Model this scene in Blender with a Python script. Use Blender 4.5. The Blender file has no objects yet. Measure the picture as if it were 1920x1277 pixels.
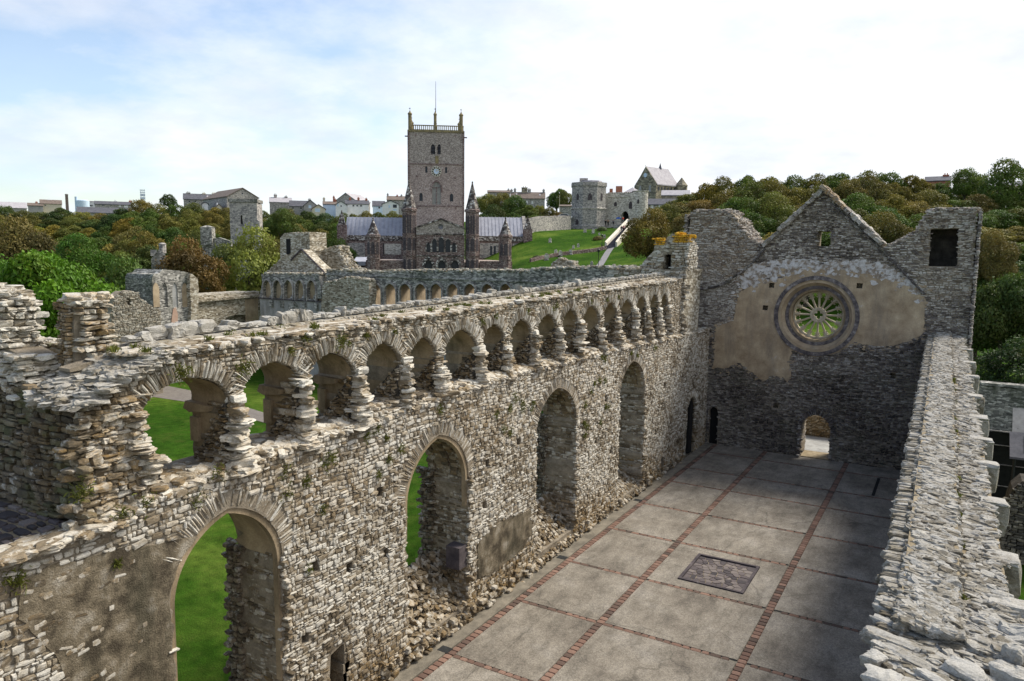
import bpy, math, random
import numpy as np
from mathutils import Vector, Matrix
from mathutils.geometry import tessellate_polygon
rng = np.random.default_rng(7); random.seed(7)
S = bpy.context.scene
COL = S.collection
# ------------------------------------------------------------------ camera
CP = np.array([10.15, -14.364, 10.0])
CR = np.array([0.86120292, 0.50815517, 0.01038557]); CU = np.array([-0.07014855, 0.09859761, 0.99265185]); CW = np.array([-0.50339718, 0.8556032, -0.1205589])
FPX = 1403.29
cd = bpy.data.cameras.new('camera'); cam = bpy.data.objects.new('camera', cd); COL.objects.link(cam)
cd.sensor_width = 36; cd.lens = 36*FPX/1920; cd.clip_end = 3000; cd.clip_start = 0.1
cam.matrix_world = Matrix(((CR[0], CU[0], -CW[0], CP[0]), (CR[1], CU[1], -CW[1], CP[1]), (CR[2], CU[2], -CW[2], CP[2]), (0, 0, 0, 1)))
S.camera = cam
# ------------------------------------------------------------------ light
SUN_AZ, SUN_EL = math.radians(32), math.radians(48)      # azimuth from +Y towards +X
sv = Vector((math.sin(SUN_AZ)*math.cos(SUN_EL), math.cos(SUN_AZ)*math.cos(SUN_EL), math.sin(SUN_EL)))
sl = bpy.data.lights.new('sun', 'SUN'); sl.energy = 3.3; sl.angle = math.radians(20.0); sl.color = (1.0, .93, .82)
so = bpy.data.objects.new('sun', sl); COL.objects.link(so); so.rotation_euler = (-sv).to_track_quat('-Z', 'Y').to_euler(); so.location = (0, 0, 60)
S.view_settings.view_transform = 'Standard'; S.view_settings.look = 'None'; S.view_settings.gamma = 1; S.view_settings.exposure = 0.75
S.view_settings.use_curve_mapping = False

def nd(nt, kind, inp=None, **kw):
    n = nt.nodes.new('ShaderNode'+kind)
    for k, v in kw.items(): setattr(n, k, v)
    for k, v in (inp or {}).items():
        s = n.inputs[k]
        if isinstance(v, bpy.types.NodeSocket): nt.links.new(v, s)
        else:
            if isinstance(v, tuple) and len(v) == 3 and s.type == 'RGBA': v = v+(1,)
            s.default_value = v
    return n
def ramp(nt, fac, stops, interp='LINEAR'):
    n = nt.nodes.new('ShaderNodeValToRGB'); nt.links.new(fac, n.inputs[0]); e = n.color_ramp.elements; n.color_ramp.interpolation = interp
    while len(e) > 1: e.remove(e[-1])
    for i, (p, c) in enumerate(stops):
        if isinstance(c, (int, float)): c = (c, c, c)
        el = e[0] if i == 0 else e.new(p)
        el.position = p; el.color = tuple(c)+(1,)
    return n.outputs[0]
def mth(nt, op, a, b=0.0, c=0.0, clamp=False):
    n = nt.nodes.new('ShaderNodeMath'); n.operation = op; n.use_clamp = clamp
    for i, v in enumerate((a, b, c)):
        if isinstance(v, bpy.types.NodeSocket): nt.links.new(v, n.inputs[i])
        else: n.inputs[i].default_value = v
    return n.outputs[0]
def mix(nt, f, a, b, mode='MIX'):
    n = nt.nodes.new('ShaderNodeMix'); n.data_type = 'RGBA'; n.blend_type = mode
    for i, v in ((0, f), (6, a), (7, b)):
        if isinstance(v, bpy.types.NodeSocket): nt.links.new(v, n.inputs[i])
        else: n.inputs[i].default_value = (tuple(v)+(1,)) if isinstance(v, tuple) else v
    return n.outputs[2]
def noise(nt, vec, scale, detail=4, rough=.6):
    n = nd(nt, 'TexNoise', {'Scale': scale, 'Detail': detail, 'Roughness': rough}); nt.links.new(vec, n.inputs['Vector']); return n.outputs['Fac']

# ------------------------------------------------------------------ sky
W = bpy.data.worlds.new('World'); S.world = W; W.use_nodes = True; nt = W.node_tree; nt.nodes.clear()
sky = nd(nt, 'TexSky', sky_type='NISHITA'); sky.sun_disc = False; sky.sun_elevation = SUN_EL; sky.sun_rotation = SUN_AZ
bg1 = nd(nt, 'Background', {'Color': sky.outputs[0], 'Strength': .12})
tc = nd(nt, 'TexCoord').outputs['Generated']
sep = nd(nt, 'SeparateXYZ', {0: tc})
zz = mth(nt, 'MAXIMUM', sep.outputs[2], 0.0); dn = mth(nt, 'ADD', zz, .22)
cx = mth(nt, 'DIVIDE', sep.outputs[0], dn); cy = mth(nt, 'DIVIDE', sep.outputs[1], dn)
cv = nd(nt, 'CombineXYZ', {0: cx, 1: cy, 2: 0.3}).outputs[0]
n1 = noise(nt, cv, 1.1, 9, .58)
n2 = noise(nt, cv, 3.1, 8, .6)
# towards the sun the layer is closed and bright, away from it it breaks up
dr = mth(nt, 'ADD', mth(nt, 'MULTIPLY', sep.outputs[0], .80), mth(nt, 'MULTIPLY', sep.outputs[1], .55))
b = mth(nt, 'ADD', mth(nt, 'MULTIPLY', dr, .32), mth(nt, 'MULTIPLY', mth(nt, 'SUBTRACT', .32, zz), .35))
cf = mth(nt, 'ADD', mth(nt, 'ADD', mth(nt, 'MULTIPLY', n1, .8), mth(nt, 'MULTIPLY', n2, .25)), b)
mask = ramp(nt, cf, [(.41, .14), (.52, .62), (.66, .985)])
shade = noise(nt, cv, 1.7, 6, .55)
sh2 = ramp(nt, noise(nt, cv, 2.6, 8, .6), [(.36, .87), (.6, 1.0)])
ccol = mix(nt, mth(nt, 'ADD', ramp(nt, shade, [(.35, 0.0), (.6, 1.0)]), mth(nt, 'MULTIPLY', dr, .7), clamp=True), (.76, .82, .94), (.95, .965, 1.0))
ccol = mix(nt, 1., ccol, sh2, 'MULTIPLY')
bg2 = nd(nt, 'Background', {'Color': ccol, 'Strength': .72})
mx = nd(nt, 'MixShader', {0: mask, 1: bg1.outputs[0], 2: bg2.outputs[0]})
nt.links.new(mx.outputs[0], nd(nt, 'OutputWorld').inputs[0])

# ------------------------------------------------------------------ surveying helpers: a sight line from the camera meets a known real plane
def ray(px, py): return CW+(px-960)/FPX*CR-(py-638.5)/FPX*CU
def on(px, py, **k):
    d = ray(px, py); a, v = list(k.items())[0]; i = 'xyz'.index(a)
    return CP+d*(v-CP[i])/d[i]
def at(px, py, D): return CP+ray(px, py)*D

# ------------------------------------------------------------------ object helpers
def thing(name, label, cat, loc=(0, 0, 0), group=None):
    o = bpy.data.objects.new(name, None); COL.objects.link(o); o.location = tuple(float(v) for v in loc); o.empty_display_size = .3
    o['label'] = label; o['category'] = cat
    if group: o['group'] = group
    return o
def tag(o, label=None, cat=None, group=None, kind=None):
    if label: o['label'] = label
    if cat: o['category'] = cat
    if group: o['group'] = group
    if kind: o['kind'] = kind
    return o
def mesh_obj(name, V, F, mat, parent=None, attr=None, smooth=False, loc=None):
    V = np.asarray(V, float).reshape(-1, 3)
    q = parent
    while q is not None: V = V-np.array(q.location); q = q.parent
    if loc is not None: V = V-np.array(loc)
    me = bpy.data.meshes.new(name)
    if isinstance(F, np.ndarray):
        k = F.shape[1]
        me.vertices.add(len(V)); me.vertices.foreach_set('co', V.astype(np.float32).ravel())
        me.loops.add(F.size); me.loops.foreach_set('vertex_index', F.astype(np.int32).ravel())
        me.polygons.add(len(F)); me.polygons.foreach_set('loop_start', np.arange(0, F.size, k, dtype=np.int32)); me.polygons.foreach_set('loop_total', np.full(len(F), k, np.int32))
        me.update(calc_edges=True)
    else: me.from_pydata([tuple(v) for v in V], [], [tuple(int(i) for i in f) for f in F])
    if attr is not None:
        a = me.attributes.new('sc', 'FLOAT_COLOR', 'POINT'); c = np.ones((len(V), 4), np.float32); c[:, :3] = attr; a.data.foreach_set('color', c.ravel())
    me.materials.append(mat); me.polygons.foreach_set('use_smooth', np.full(len(me.polygons), smooth))
    me.validate()
    o = bpy.data.objects.new(name, me); COL.objects.link(o)
    if parent is not None: o.parent = parent
    if loc is not None: o.location = tuple(loc)
    return o
def frame(O, ang=0.0):
    c, s = math.cos(ang), math.sin(ang)
    return np.array([[c, -s, 0, O[0]], [s, c, 0, O[1]], [0, 0, 1, O[2]], [0, 0, 0, 1.]])
I4 = np.eye(4)
class MB:
    def __init__(s, M=None): s.V = []; s.F = []; s.M = I4 if M is None else M; s.n = 0
    def add(s, V, F):
        V = np.asarray(V, float); V = V@s.M[:3, :3].T+s.M[:3, 3]
        s.V.append(V); s.F += [tuple(i+s.n for i in f) for f in F]; s.n += len(V); return s
    def box(s, x0, x1, y0, y1, z0, z1):
        return s.add([(x0, y0, z0), (x1, y0, z0), (x1, y1, z0), (x0, y1, z0), (x0, y0, z1), (x1, y0, z1), (x1, y1, z1), (x0, y1, z1)],
                     [(0, 3, 2, 1), (4, 5, 6, 7), (0, 1, 5, 4), (1, 2, 6, 5), (2, 3, 7, 6), (3, 0, 4, 7)])
    def prism(s, out, holes=(), O=(0, 0, 0), U=(1, 0, 0), Vv=(0, 0, 1), t0=0., t1=1., N=None, caps=True):
        """2D outline with holes in (U,V), extruded along N=UxV (or given) from t0 to t1"""
        U = np.array(U, float); Vv = np.array(Vv, float); N = np.cross(U, Vv) if N is None else np.array(N, float)
        loops = [list(out)]+[list(h) for h in holes]
        P = [p for l in loops for p in l]; n = len(P)
        V = [np.array(O)+U*p[0]+Vv*p[1]+N*t0 for p in P]+[np.array(O)+U*p[0]+Vv*p[1]+N*t1 for p in P]
        F = []
        if caps:
            tri = tessellate_polygon([[Vector((p[0], p[1], 0)) for p in l] for l in loops])
            for t in tri: F.append(tuple(t)); F.append(tuple(i+n for i in reversed(t)))
        k = 0
        for l in loops:
            m = len(l)
            for i in range(m):
                a, b = k+i, k+(i+1) % m; F.append((a, b, b+n, a+n))
            k += m
        return s.add(V, F)
    def lathe(s, prof, seg=12, c=(0, 0), a0=0.0):
        """profile [(r,z)] round the vertical through c"""
        V = []; F = []
        for r, z in prof:
            for i in range(seg):
                a = a0+2*math.pi*i/seg; V.append((c[0]+r*math.cos(a), c[1]+r*math.sin(a), z))
        for j in range(len(prof)-1):
            for i in range(seg):
                a, b = j*seg+i, j*seg+(i+1) % seg; F.append((a, b, b+seg, a+seg))
        F.append(tuple(range((len(prof)-1)*seg, len(prof)*seg))); F.append(tuple(reversed(range(seg))))
        return s.add(V, F)
    def tube(s, pts, r, seg=6):
        pts = [np.array(p, float) for p in pts]; V = []; F = []
        rs = r if isinstance(r, (list, tuple)) else [r]*len(pts)
        for i, p in enumerate(pts):
            d = pts[min(i+1, len(pts)-1)]-pts[max(i-1, 0)]; d = d/np.linalg.norm(d)
            a = np.cross(d, (0, 0, 1) if abs(d[2]) < .9 else (1, 0, 0)); a /= np.linalg.norm(a); b2 = np.cross(d, a)
            for k in range(seg):
                t = 2*math.pi*k/seg; V.append(p+rs[i]*(a*math.cos(t)+b2*math.sin(t)))
        for j in range(len(pts)-1):
            for k in range(seg):
                a, b2 = j*seg+k, j*seg+(k+1) % seg; F.append((a, b2, b2+seg, a+seg))
        F.append(tuple(range(seg))); F.append(tuple(range((len(pts)-1)*seg, len(pts)*seg)))
        return s.add(V, F)
    def build(s, name, mat, parent=None, smooth=False):
        return mesh_obj(name, np.concatenate(s.V), s.F, mat, parent, smooth=smooth)

# stones: batches of irregular rounded blocks, each with its own tone
def tmpl(k):
    V = {}; F = []
    def vid(p):
        if p not in V: V[p] = len(V)
        return V[p]
    for ax in range(3):
        for sd in (0, k):
            for i in range(k):
                for j in range(k):
                    q = []
                    for a, b in ((i, j), (i+1, j), (i+1, j+1), (i, j+1)):
                        p = [0, 0, 0]; p[ax] = sd; p[(ax+1) % 3] = a; p[(ax+2) % 3] = b; q.append(vid(tuple(p)))
                    F.append(q if sd == k else q[::-1])
    P = np.array(list(V.keys()), float)*2/k-1
    e = 5 if k == 2 else 9
    m = (np.abs(P)**e).sum(1)**(1./e)
    P = P/m[:, None]*1.02
    return P, np.array(F)
TM = {k: tmpl(k) for k in (2, 4, 6)}
class Stones:
    def __init__(s): s.V = []; s.F = []; s.A = []; s.n = 0
    def add(s, C, U, Vv, N, half, ang=0, tone=.5, lich=0, dark=0, k=2, jit=.13):
        C = np.atleast_2d(C).astype(float); n = len(C)
        if n == 0: return s
        P, F = TM[k]; m = len(P)
        def bc(x, w):
            x = np.asarray(x, float)
            return np.broadcast_to(x if x.ndim == 2 else x[None, :], (n, w)) if w > 1 else np.broadcast_to(x, (n,))
        U, Vv, N, half = bc(U, 3), bc(Vv, 3), bc(N, 3), bc(half, 3); ang = bc(ang, 1)
        c, sn = np.cos(ang)[:, None], np.sin(ang)[:, None]; U2 = U*c+Vv*sn; V2 = Vv*c-U*sn
        L = np.broadcast_to(P, (n, m, 3)).copy()
        if k == 2: L += rng.uniform(-jit, jit, (n, m, 3))*np.array([1, 1, .8])
        else:
            for f, a in ((1.7, .16), (3.4, .09), (6.5, .05)):
                D = rng.normal(0, 1, (n, 3, 3))*f; ph = rng.uniform(0, 6.28, (n, 1, 3))
                L += a*(jit/.13)*np.sin(np.einsum('nmk,nkj->nmj', np.broadcast_to(P, (n, m, 3)), D)+ph)
            L += rng.uniform(-.018, .018, (n, m, 3))
        L = L*half[:, None, :]
        Wd = C[:, None, :]+L[..., 0:1]*U2[:, None, :]+L[..., 1:2]*V2[:, None, :]+L[..., 2:3]*N[:, None, :]
        s.V.append(Wd.reshape(-1, 3)); s.F.append((F[None]+(s.n+np.arange(n)*m)[:, None, None]).reshape(-1, 4)); s.n += n*m
        A = np.stack([np.clip(bc(tone, 1), 0, 1), bc(lich, 1), bc(dark, 1)], -1); s.A.append(np.repeat(A, m, 0)); return s
    def build(s, name, mat, parent=None, smooth=False):
        return mesh_obj(name, np.concatenate(s.V), np.concatenate(s.F), mat, parent, attr=np.concatenate(s.A), smooth=smooth)
def inpoly(u, v, poly):
    u = np.asarray(u); v = np.asarray(v); r = np.zeros(u.shape, bool); n = len(poly)
    for i in range(n):
        (x0, y0), (x1, y1) = poly[i], poly[(i+1) % n]
        if y0 == y1: continue
        c = ((y0 > v) != (y1 > v)) & (u < (x1-x0)*(v-y0)/(y1-y0)+x0); r ^= c
    return r
def courses(u0, u1, v0, v1, hr, wr, wob=.06, gap=.012):
    """broken courses of rubble: returns u,v,half_u,half_v"""
    out = []; v = v0
    while v < v1:
        h = rng.uniform(*hr); u = u0-rng.uniform(0, wr[1])
        while u < u1:
            w = wr[0]+(wr[1]-wr[0])*rng.uniform()**1.7
            if rng.uniform() < .16 and h > hr[0]*1.3:   # split in two thin slabs
                out.append((u+w/2, v+h*.27, w/2-gap/2, h*.25-gap/3)); out.append((u+w/2+rng.uniform(-.03, .03), v+h*.76, w/2-gap/2, h*.23-gap/3))
            else: out.append((u+w/2, v+h/2, w/2-gap/2, h/2*rng.uniform(.85, 1.08)-gap/2))
            u += w
        v += h
    a = np.array(out); a[:, 1] += wob*np.sin(a[:, 0]*.8+a[:, 1]*1.3)+wob*.6*np.sin(a[:, 0]*2.1-a[:, 1]*.7+1)
    return a
def clad(st, O, U, Vv, N, box, test, hr=(.06, .15), wr=(.12, .42), prot=(.0, .05), depth=.07, tone=(.25, .9), lich=None, dark=None, k=2, ang=.05, wob=.06, tonef=None, jit=.13):
    a = courses(*box, hr, wr, wob); a = a[test(a[:, 0], a[:, 1])] if test else a
    if not len(a): return
    n = len(a); U = np.array(U, float); Vv = np.array(Vv, float); N = np.array(N, float)
    C = np.array(O)+a[:, 0:1]*U+a[:, 1:2]*Vv+rng.uniform(*prot, (n, 1))*N
    half = np.stack([a[:, 2], a[:, 3], np.full(n, depth)], -1)
    t = rng.uniform(*tone, n)
    if tonef: t = tonef(a[:, 0], a[:, 1], t)
    l = lich(a[:, 0], a[:, 1]) if lich else np.zeros(n); d = dark(a[:, 0], a[:, 1]) if dark else np.zeros(n)
    st.add(C, U, Vv, N, half, rng.normal(0, ang, n), t, l, d, k=k, jit=jit)
def rough(poly, step=.18, j=.05):
    o = []
    for i in range(len(poly)):
        p, q = np.array(poly[i], float), np.array(poly[(i+1) % len(poly)], float); m = max(1, int(np.hypot(*(q-p))/step))
        for t in range(m): o.append(tuple(p+(q-p)*t/m+(rng.uniform(-j, j, 2) if t else 0)))
    return o

# ------------------------------------------------------------------ materials
def newmat(name):
    m = bpy.data.materials.new(name); m.use_nodes = True; nt = m.node_tree; nt.nodes.clear()
    o = nd(nt, 'OutputMaterial'); p = nd(nt, 'BsdfPrincipled'); nt.links.new(p.outputs[0], o.inputs[0]); p.inputs['Specular IOR Level'].default_value = .25; p.inputs['Roughness'].default_value = .9
    return m, nt, p
def crd(nt, sc=(1, 1, 1)):
    t = nd(nt, 'NewGeometry').outputs['Position']
    return nd(nt, 'Mapping', {0: t, 'Scale': sc}).outputs[0]
def bump(nt, p, h, st=.5, dist=.02):
    b = nd(nt, 'Bump', {'Height': h, 'Strength': st, 'Distance': dist}); nt.links.new(b.outputs[0], p.inputs['Normal'])
def mat_stone(name, pal, ochre=(.34, .20, .05), white=(.66, .64, .58), wamt=.5, moss=(.05, .07, .02), bs=.6, fine=30):
    m, nt, p = newmat(name); g = crd(nt); g2 = crd(nt, (1, 1, 3.2))
    a = nd(nt, 'Attribute', attribute_name='sc'); s = nd(nt, 'SeparateColor', {0: a.outputs['Color']})
    f1 = noise(nt, g, 1.3, 5); f2 = noise(nt, g2, 9, 6, .7); f3 = noise(nt, g, fine*1.6, 4, .75); f4 = noise(nt, g, 5.5, 6, .7)
    t = mth(nt, 'ADD', s.outputs[0], mth(nt, 'MULTIPLY', mth(nt, 'SUBTRACT', f1, .5), .7)); t = mth(nt, 'ADD', t, mth(nt, 'MULTIPLY', mth(nt, 'SUBTRACT', f2, .5), .55), clamp=True)
    c = ramp(nt, t, [(0, pal[0]), (.35, pal[1]), (.65, pal[2]), (1, pal[3])])
    w = ramp(nt, mth(nt, 'ADD', f4, mth(nt, 'MULTIPLY', s.outputs[0], .22)), [(.60, 0.), (.68, wamt), (.8, wamt*1.3)])
    c = mix(nt, w, c, white)
    oc = mth(nt, 'MULTIPLY', ramp(nt, f2, [(.38, 0.), (.6, 1.)]), s.outputs[1], clamp=True); c = mix(nt, oc, c, ochre)
    ms = mth(nt, 'MULTIPLY', ramp(nt, f1, [(.45, 0.), (.62, .8)]), s.outputs[2], clamp=True); c = mix(nt, ms, c, moss)
    c = mix(nt, 1.0, c, ramp(nt, f3, [(.25, .55), (.6, 1.05)]), 'MULTIPLY')
    nt.links.new(c, p.inputs['Base Color'])
    bump(nt, p, mth(nt, 'ADD', mth(nt, 'MULTIPLY', f2, .8), mth(nt, 'MULTIPLY', f3, .35)), bs, .03)
    return m
SLATE = [(.065, .053, .038), (.205, .165, .112), (.36, .312, .235), (.58, .545, .465)]
M = {}
M['stone'] = mat_stone('lichen_rubble', SLATE)
M['stone_dark'] = mat_stone('doorway_shade_rubble', [(.02, .018, .015), (.05, .043, .034), (.09, .08, .062), (.17, .155, .13)], wamt=.1)  # darker copy of the rubble, doorway shade put into its palette
M['stone_white'] = mat_stone('weathered_white_stone', [(.075, .064, .05), (.18, .16, .125), (.28, .255, .21), (.39, .37, .325)], ochre=(.30, .22, .08), white=(.45, .435, .40), wamt=.5, fine=26, bs=.9)
M['stone_gable'] = mat_stone('purple_grey_slate', [(.042, .038, .038), (.15, .132, .125), (.31, .275, .24), (.50, .47, .43)], ochre=(.30, .19, .08), wamt=.35)
M['stone_far'] = mat_stone('far_rubble', [(.05, .05, .05), (.17, .155, .125), (.32, .295, .24), (.52, .49, .42)], wamt=.4)
def mat_plain(name, c1, c2, sc=2.0, c3=None, bs=.3, fine=40, rough_=.92, stretch=(1, 1, 1), stain=None, dist=.015, lo=.35, hi=.65):
    m, nt, p = newmat(name); g = crd(nt, stretch); f = noise(nt, g, sc, 7, .65); h = noise(nt, g, fine, 5, .7)
    c = ramp(nt, f, [(lo, c1), (hi, c2)]+([(min(.99, hi+.14), c3)] if c3 else []))
    if stain:
        v = noise(nt, crd(nt, (1, 1, .22)), 1.6, 5, .7); c = mix(nt, ramp(nt, v, [(.46, 0.), (.66, .75)]), c, stain)
    c = mix(nt, 1.0, c, ramp(nt, h, [(.25, .72), (.65, 1.08)]), 'MULTIPLY')
    nt.links.new(c, p.inputs['Base Color']); p.inputs['Roughness'].default_value = rough_
    bump(nt, p, mth(nt, 'ADD', h, mth(nt, 'MULTIPLY', f, 1.5)), bs, dist); return m
M['mortar'] = mat_plain('earth_mortar', (.18, .15, .11), (.34, .29, .22), 3, (.46, .41, .33), .8, 25, dist=.04)
M['mortar_dark'] = mat_plain('dark_mortar', (.035, .032, .028), (.085, .075, .062), 3, None, .8, 25, dist=.04)
M['mortar_top'] = mat_plain('buff_mortar', (.22, .17, .10), (.40, .33, .22), 5, (.5, .44, .33), .9, 60, dist=.03)
M['plaster_tan'] = mat_plain('ochre_tan_plaster', (.30, .225, .145), (.50, .40, .27), 1.6, (.60, .57, .52), .7, 30, stain=(.24, .195, .145), dist=.01)
M['plaster_white'] = mat_plain('limewash_patch', (.26, .21, .16), (.52, .50, .48), 4, (.62, .61, .60), .5, 30, dist=.02, lo=.42, hi=.52)
M['plaster_brown'] = mat_plain('brown_reveal_plaster', (.22, .165, .10), (.40, .31, .20), 1.7, (.30, .26, .18), .4, 30, stain=(.09, .075, .045), dist=.02)
M['plaster_grime'] = mat_plain('grimy_render', (.075, .06, .04), (.23, .19, .13), 2.1, (.42, .38, .31), .9, 34, stain=(.06, .055, .035), dist=.04, lo=.40, hi=.55)
M['plaster_grey'] = mat_plain('grey_render', (.28, .28, .27), (.42, .42, .40), 1.2, None, .2, 20, stain=(.2, .19, .17))
M['dressed'] = mat_plain('dark_dressed_stone', (.042, .036, .042), (.105, .088, .09), 3, (.30, .28, .28), .4, 25, dist=.01, hi=.62)
M['tracery'] = mat_plain('pale_tracery_stone', (.36, .30, .21), (.55, .49, .37), 4, None, .3, 40)
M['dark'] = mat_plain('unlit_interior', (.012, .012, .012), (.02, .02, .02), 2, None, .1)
def mat_masonry(name, cols, sc=3.0, asp=2.4, mort=(.10, .09, .08), big=.22, stain=None, bs=.5):
    m, nt, p = newmat(name); g = crd(nt, (1, 1, asp))
    v = nd(nt, 'TexVoronoi', {'Vector': g, 'Scale': sc, 'Randomness': .9}); e = nd(nt, 'TexVoronoi', {'Vector': g, 'Scale': sc, 'Randomness': .9}, feature='DISTANCE_TO_EDGE')
    sv_ = nd(nt, 'SeparateColor', {0: v.outputs['Color']}); f = noise(nt, crd(nt), .35, 5, .7); h = noise(nt, crd(nt), 7, 5, .75)
    t = mth(nt, 'ADD', sv_.outputs[0], mth(nt, 'MULTIPLY', mth(nt, 'SUBTRACT', f, .5), big*2)); t = mth(nt, 'ADD', t, mth(nt, 'MULTIPLY', mth(nt, 'SUBTRACT', h, .5), .6), clamp=True)
    n = len(cols); c = ramp(nt, t, [(i/(n-1), x) for i, x in enumerate(cols)])
    c = mix(nt, ramp(nt, e.outputs['Distance'], [(.0, .75), (.07, 0.)]), c, mort)
    if stain: c = mix(nt, ramp(nt, noise(nt, crd(nt, (1, 1, .3)), .8, 5, .7), [(.5, 0.), (.68, .75)]), c, stain)
    nt.links.new(c, p.inputs['Base Color']); bump(nt, p, mth(nt, 'ADD', e.outputs['Distance'], mth(nt, 'MULTIPLY', h, .3)), bs, .05); return m
M['cath'] = mat_masonry('purple_sandstone', [(.17, .135, .12), (.29, .23, .20), (.37, .305, .265), (.48, .42, .38)], 4.6, 2.0, (.12, .10, .09))
M['cath_low'] = mat_masonry('dark_purple_sandstone', [(.07, .05, .047), (.16, .108, .098), (.235, .17, .15), (.37, .32, .29)], 4.0, 2.0, (.06, .045, .045))
M['cath_top'] = mat_masonry('grey_tower_rubble', [(.16, .135, .12), (.275, .235, .205), (.36, .315, .275), (.50, .45, .40)], 4.6, 1.6, (.13, .12, .11))
M['spire'] = mat_masonry('lichened_spire_stone', [(.03, .027, .027), (.10, .08, .075), (.24, .21, .18), (.6, .58, .55)], 2.6, 1.5, (.04, .035, .035), .2)
M['gate'] = mat_masonry('gatehouse_limestone', [(.28, .26, .22), (.46, .43, .375), (.60, .565, .49), (.70, .67, .60)], 2.2, 1.8, (.2, .18, .15))
M['gate_dark'] = mat_masonry('gatehouse_grey_rubble', [(.16, .155, .155), (.29, .275, .26), (.39, .365, .33), (.50, .47, .42)], 2.4, 1.8, (.12, .115, .11))
M['church'] = mat_masonry('church_stone', [(.10, .09, .07), (.20, .18, .13), (.28, .25, .17), (.38, .34, .25)], 1.3, 1.8, (.14, .12, .09))
M['ruin_grey'] = mat_masonry('blue_grey_rubble', [(.09, .088, .08), (.20, .193, .175), (.33, .315, .28), (.56, .54, .49)], 4.2, 2.6, (.07, .07, .065), .4, stain=(.06, .07, .045))
M['ruin_tan'] = mat_masonry('tan_rubble', [(.12, .10, .07), (.27, .23, .165), (.40, .36, .28), (.60, .57, .49)], 4.2, 2.6, (.13, .11, .075), .4)
M['lead'] = mat_plain('lead_roof', (.30, .31, .36), (.42, .43, .48), .8, None, .1, 12)
M['slate'] = mat_plain('slate_roof', (.07, .072, .085), (.13, .13, .145), 1.2, None, .2, 9)
M['slate_pale'] = mat_plain('pale_roof', (.34, .32, .34), (.46, .44, .45), 1.0, None, .1, 9)
M['roof_brown'] = mat_plain('brown_roof', (.13, .10, .085), (.21, .17, .14), 1.2, None, .2, 9)
M['glass'] = mat_plain('dark_glass', (.02, .028, .035), (.04, .05, .06), 1.2, None, .05, 5, .15)
M['white_paint'] = mat_plain('white_render', (.70, .70, .69), (.80, .80, .80), .5, None, .05, 5)
M['blue_paint'] = mat_plain('pale_blue_render', (.50, .62, .75), (.58, .70, .82), .5, None, .05, 5)
M['cream_paint'] = mat_plain('cream_render', (.55, .50, .38), (.66, .60, .47), .5, None, .05, 5)
M['grey_render'] = mat_plain('house_grey_render', (.28, .28, .27), (.38, .37, .35), .8, None, .1, 5)
M['brick'] = mat_plain('red_brick', (.33, .13, .08), (.45, .20, .13), 3, None, .2, 12)
M['metal_dark'] = mat_plain('dark_metal', (.02, .022, .022), (.035, .037, .037), 3, None, .05, 9, .5)
M['yellow_stone'] = mat_plain('yellow_lichen_stone', (.15, .13, .085), (.31, .25, .12), 1.6, (.26, .23, .17), .3, 14)
# ================================================================== the great hall
# ---- ground: one sheet of terrain, height from bearing and distance
DC = [0, 40, 62, 80, 100, 125, 155, 190, 235, 290, 350, 450, 700, 2600]
PC = [-1500, 0, 350, 620, 820, 990, 1120, 1250, 1450, 1700, 1920, 3400]
CT = -1.5
ZT = np.array([  # rows: bearing column, cols: distance
 [CT, CT, -1.5, -1.5, -1, 1, 4, 8.5, 13, 18, 22, 24, 26, 30],
 [CT, CT, -1.5, -1.5, -1, 1, 4, 8.5, 13, 18, 22, 24, 26, 30],
 [CT, CT, -1.5, -1.5, -1, 1, 4, 8.5, 13, 18, 22, 24, 26, 30],
 [CT, CT, -1.5, -1.5, -1, 1, 2.5, 7, 12, 18, 22, 25, 27, 30],
 [CT, CT, -1.5, -1, 0, 1, 2, 4, 9, 16, 22, 25, 27, 30],
 [CT, CT, -1.5, 0.5, 3.2, 6.2, 9.6, 14.6, 18, 20, 24, 26, 28, 30],
 [CT, CT, -1.3, 1.0, 4.0, 7.2, 10.2, 15.0, 17, 21, 26, 28, 29, 30],
 [CT, CT, -1, 1.5, 5, 9, 13.5, 17, 20, 24, 28, 30, 30, 30],
 [CT, CT, -.6, 1.5, 6, 10, 14, 19, 21, 24, 28, 30, 30, 30],
 [CT, CT, 0, 3.0, 7, 11, 15, 20, 23, 26, 29, 30, 30, 30],
 [CT, CT, 0, 3.0, 7, 11, 15, 21, 25, 28, 30, 30, 30, 30],
 [CT, CT, 0, 3.0, 7, 11, 15, 21, 25, 28, 30, 30, 30, 30]], float)
def ground_z(x, y):
    d = np.array([x-CP[0], y-CP[1]]); f = CW[:2]/np.linalg.norm(CW[:2]); r = np.array([f[1], -f[0]])
    D = d@f; X = d@r
    if D < 1: return CT
    px = 960+X/D*FPX
    i = min(max(np.searchsorted(PC, px)-1, 0), len(PC)-2); j = min(max(np.searchsorted(DC, D)-1, 0), len(DC)-2)
    a = min(max((px-PC[i])/(PC[i+1]-PC[i]), 0), 1); b = min(max((D-DC[j])/(DC[j+1]-DC[j]), 0), 1)
    b = b*b*(3-2*b)*.5+b*.5
    return float((ZT[i, j]*(1-b)+ZT[i, j+1]*b)*(1-a)+(ZT[i+1, j]*(1-b)+ZT[i+1, j+1]*b)*a)
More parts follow.
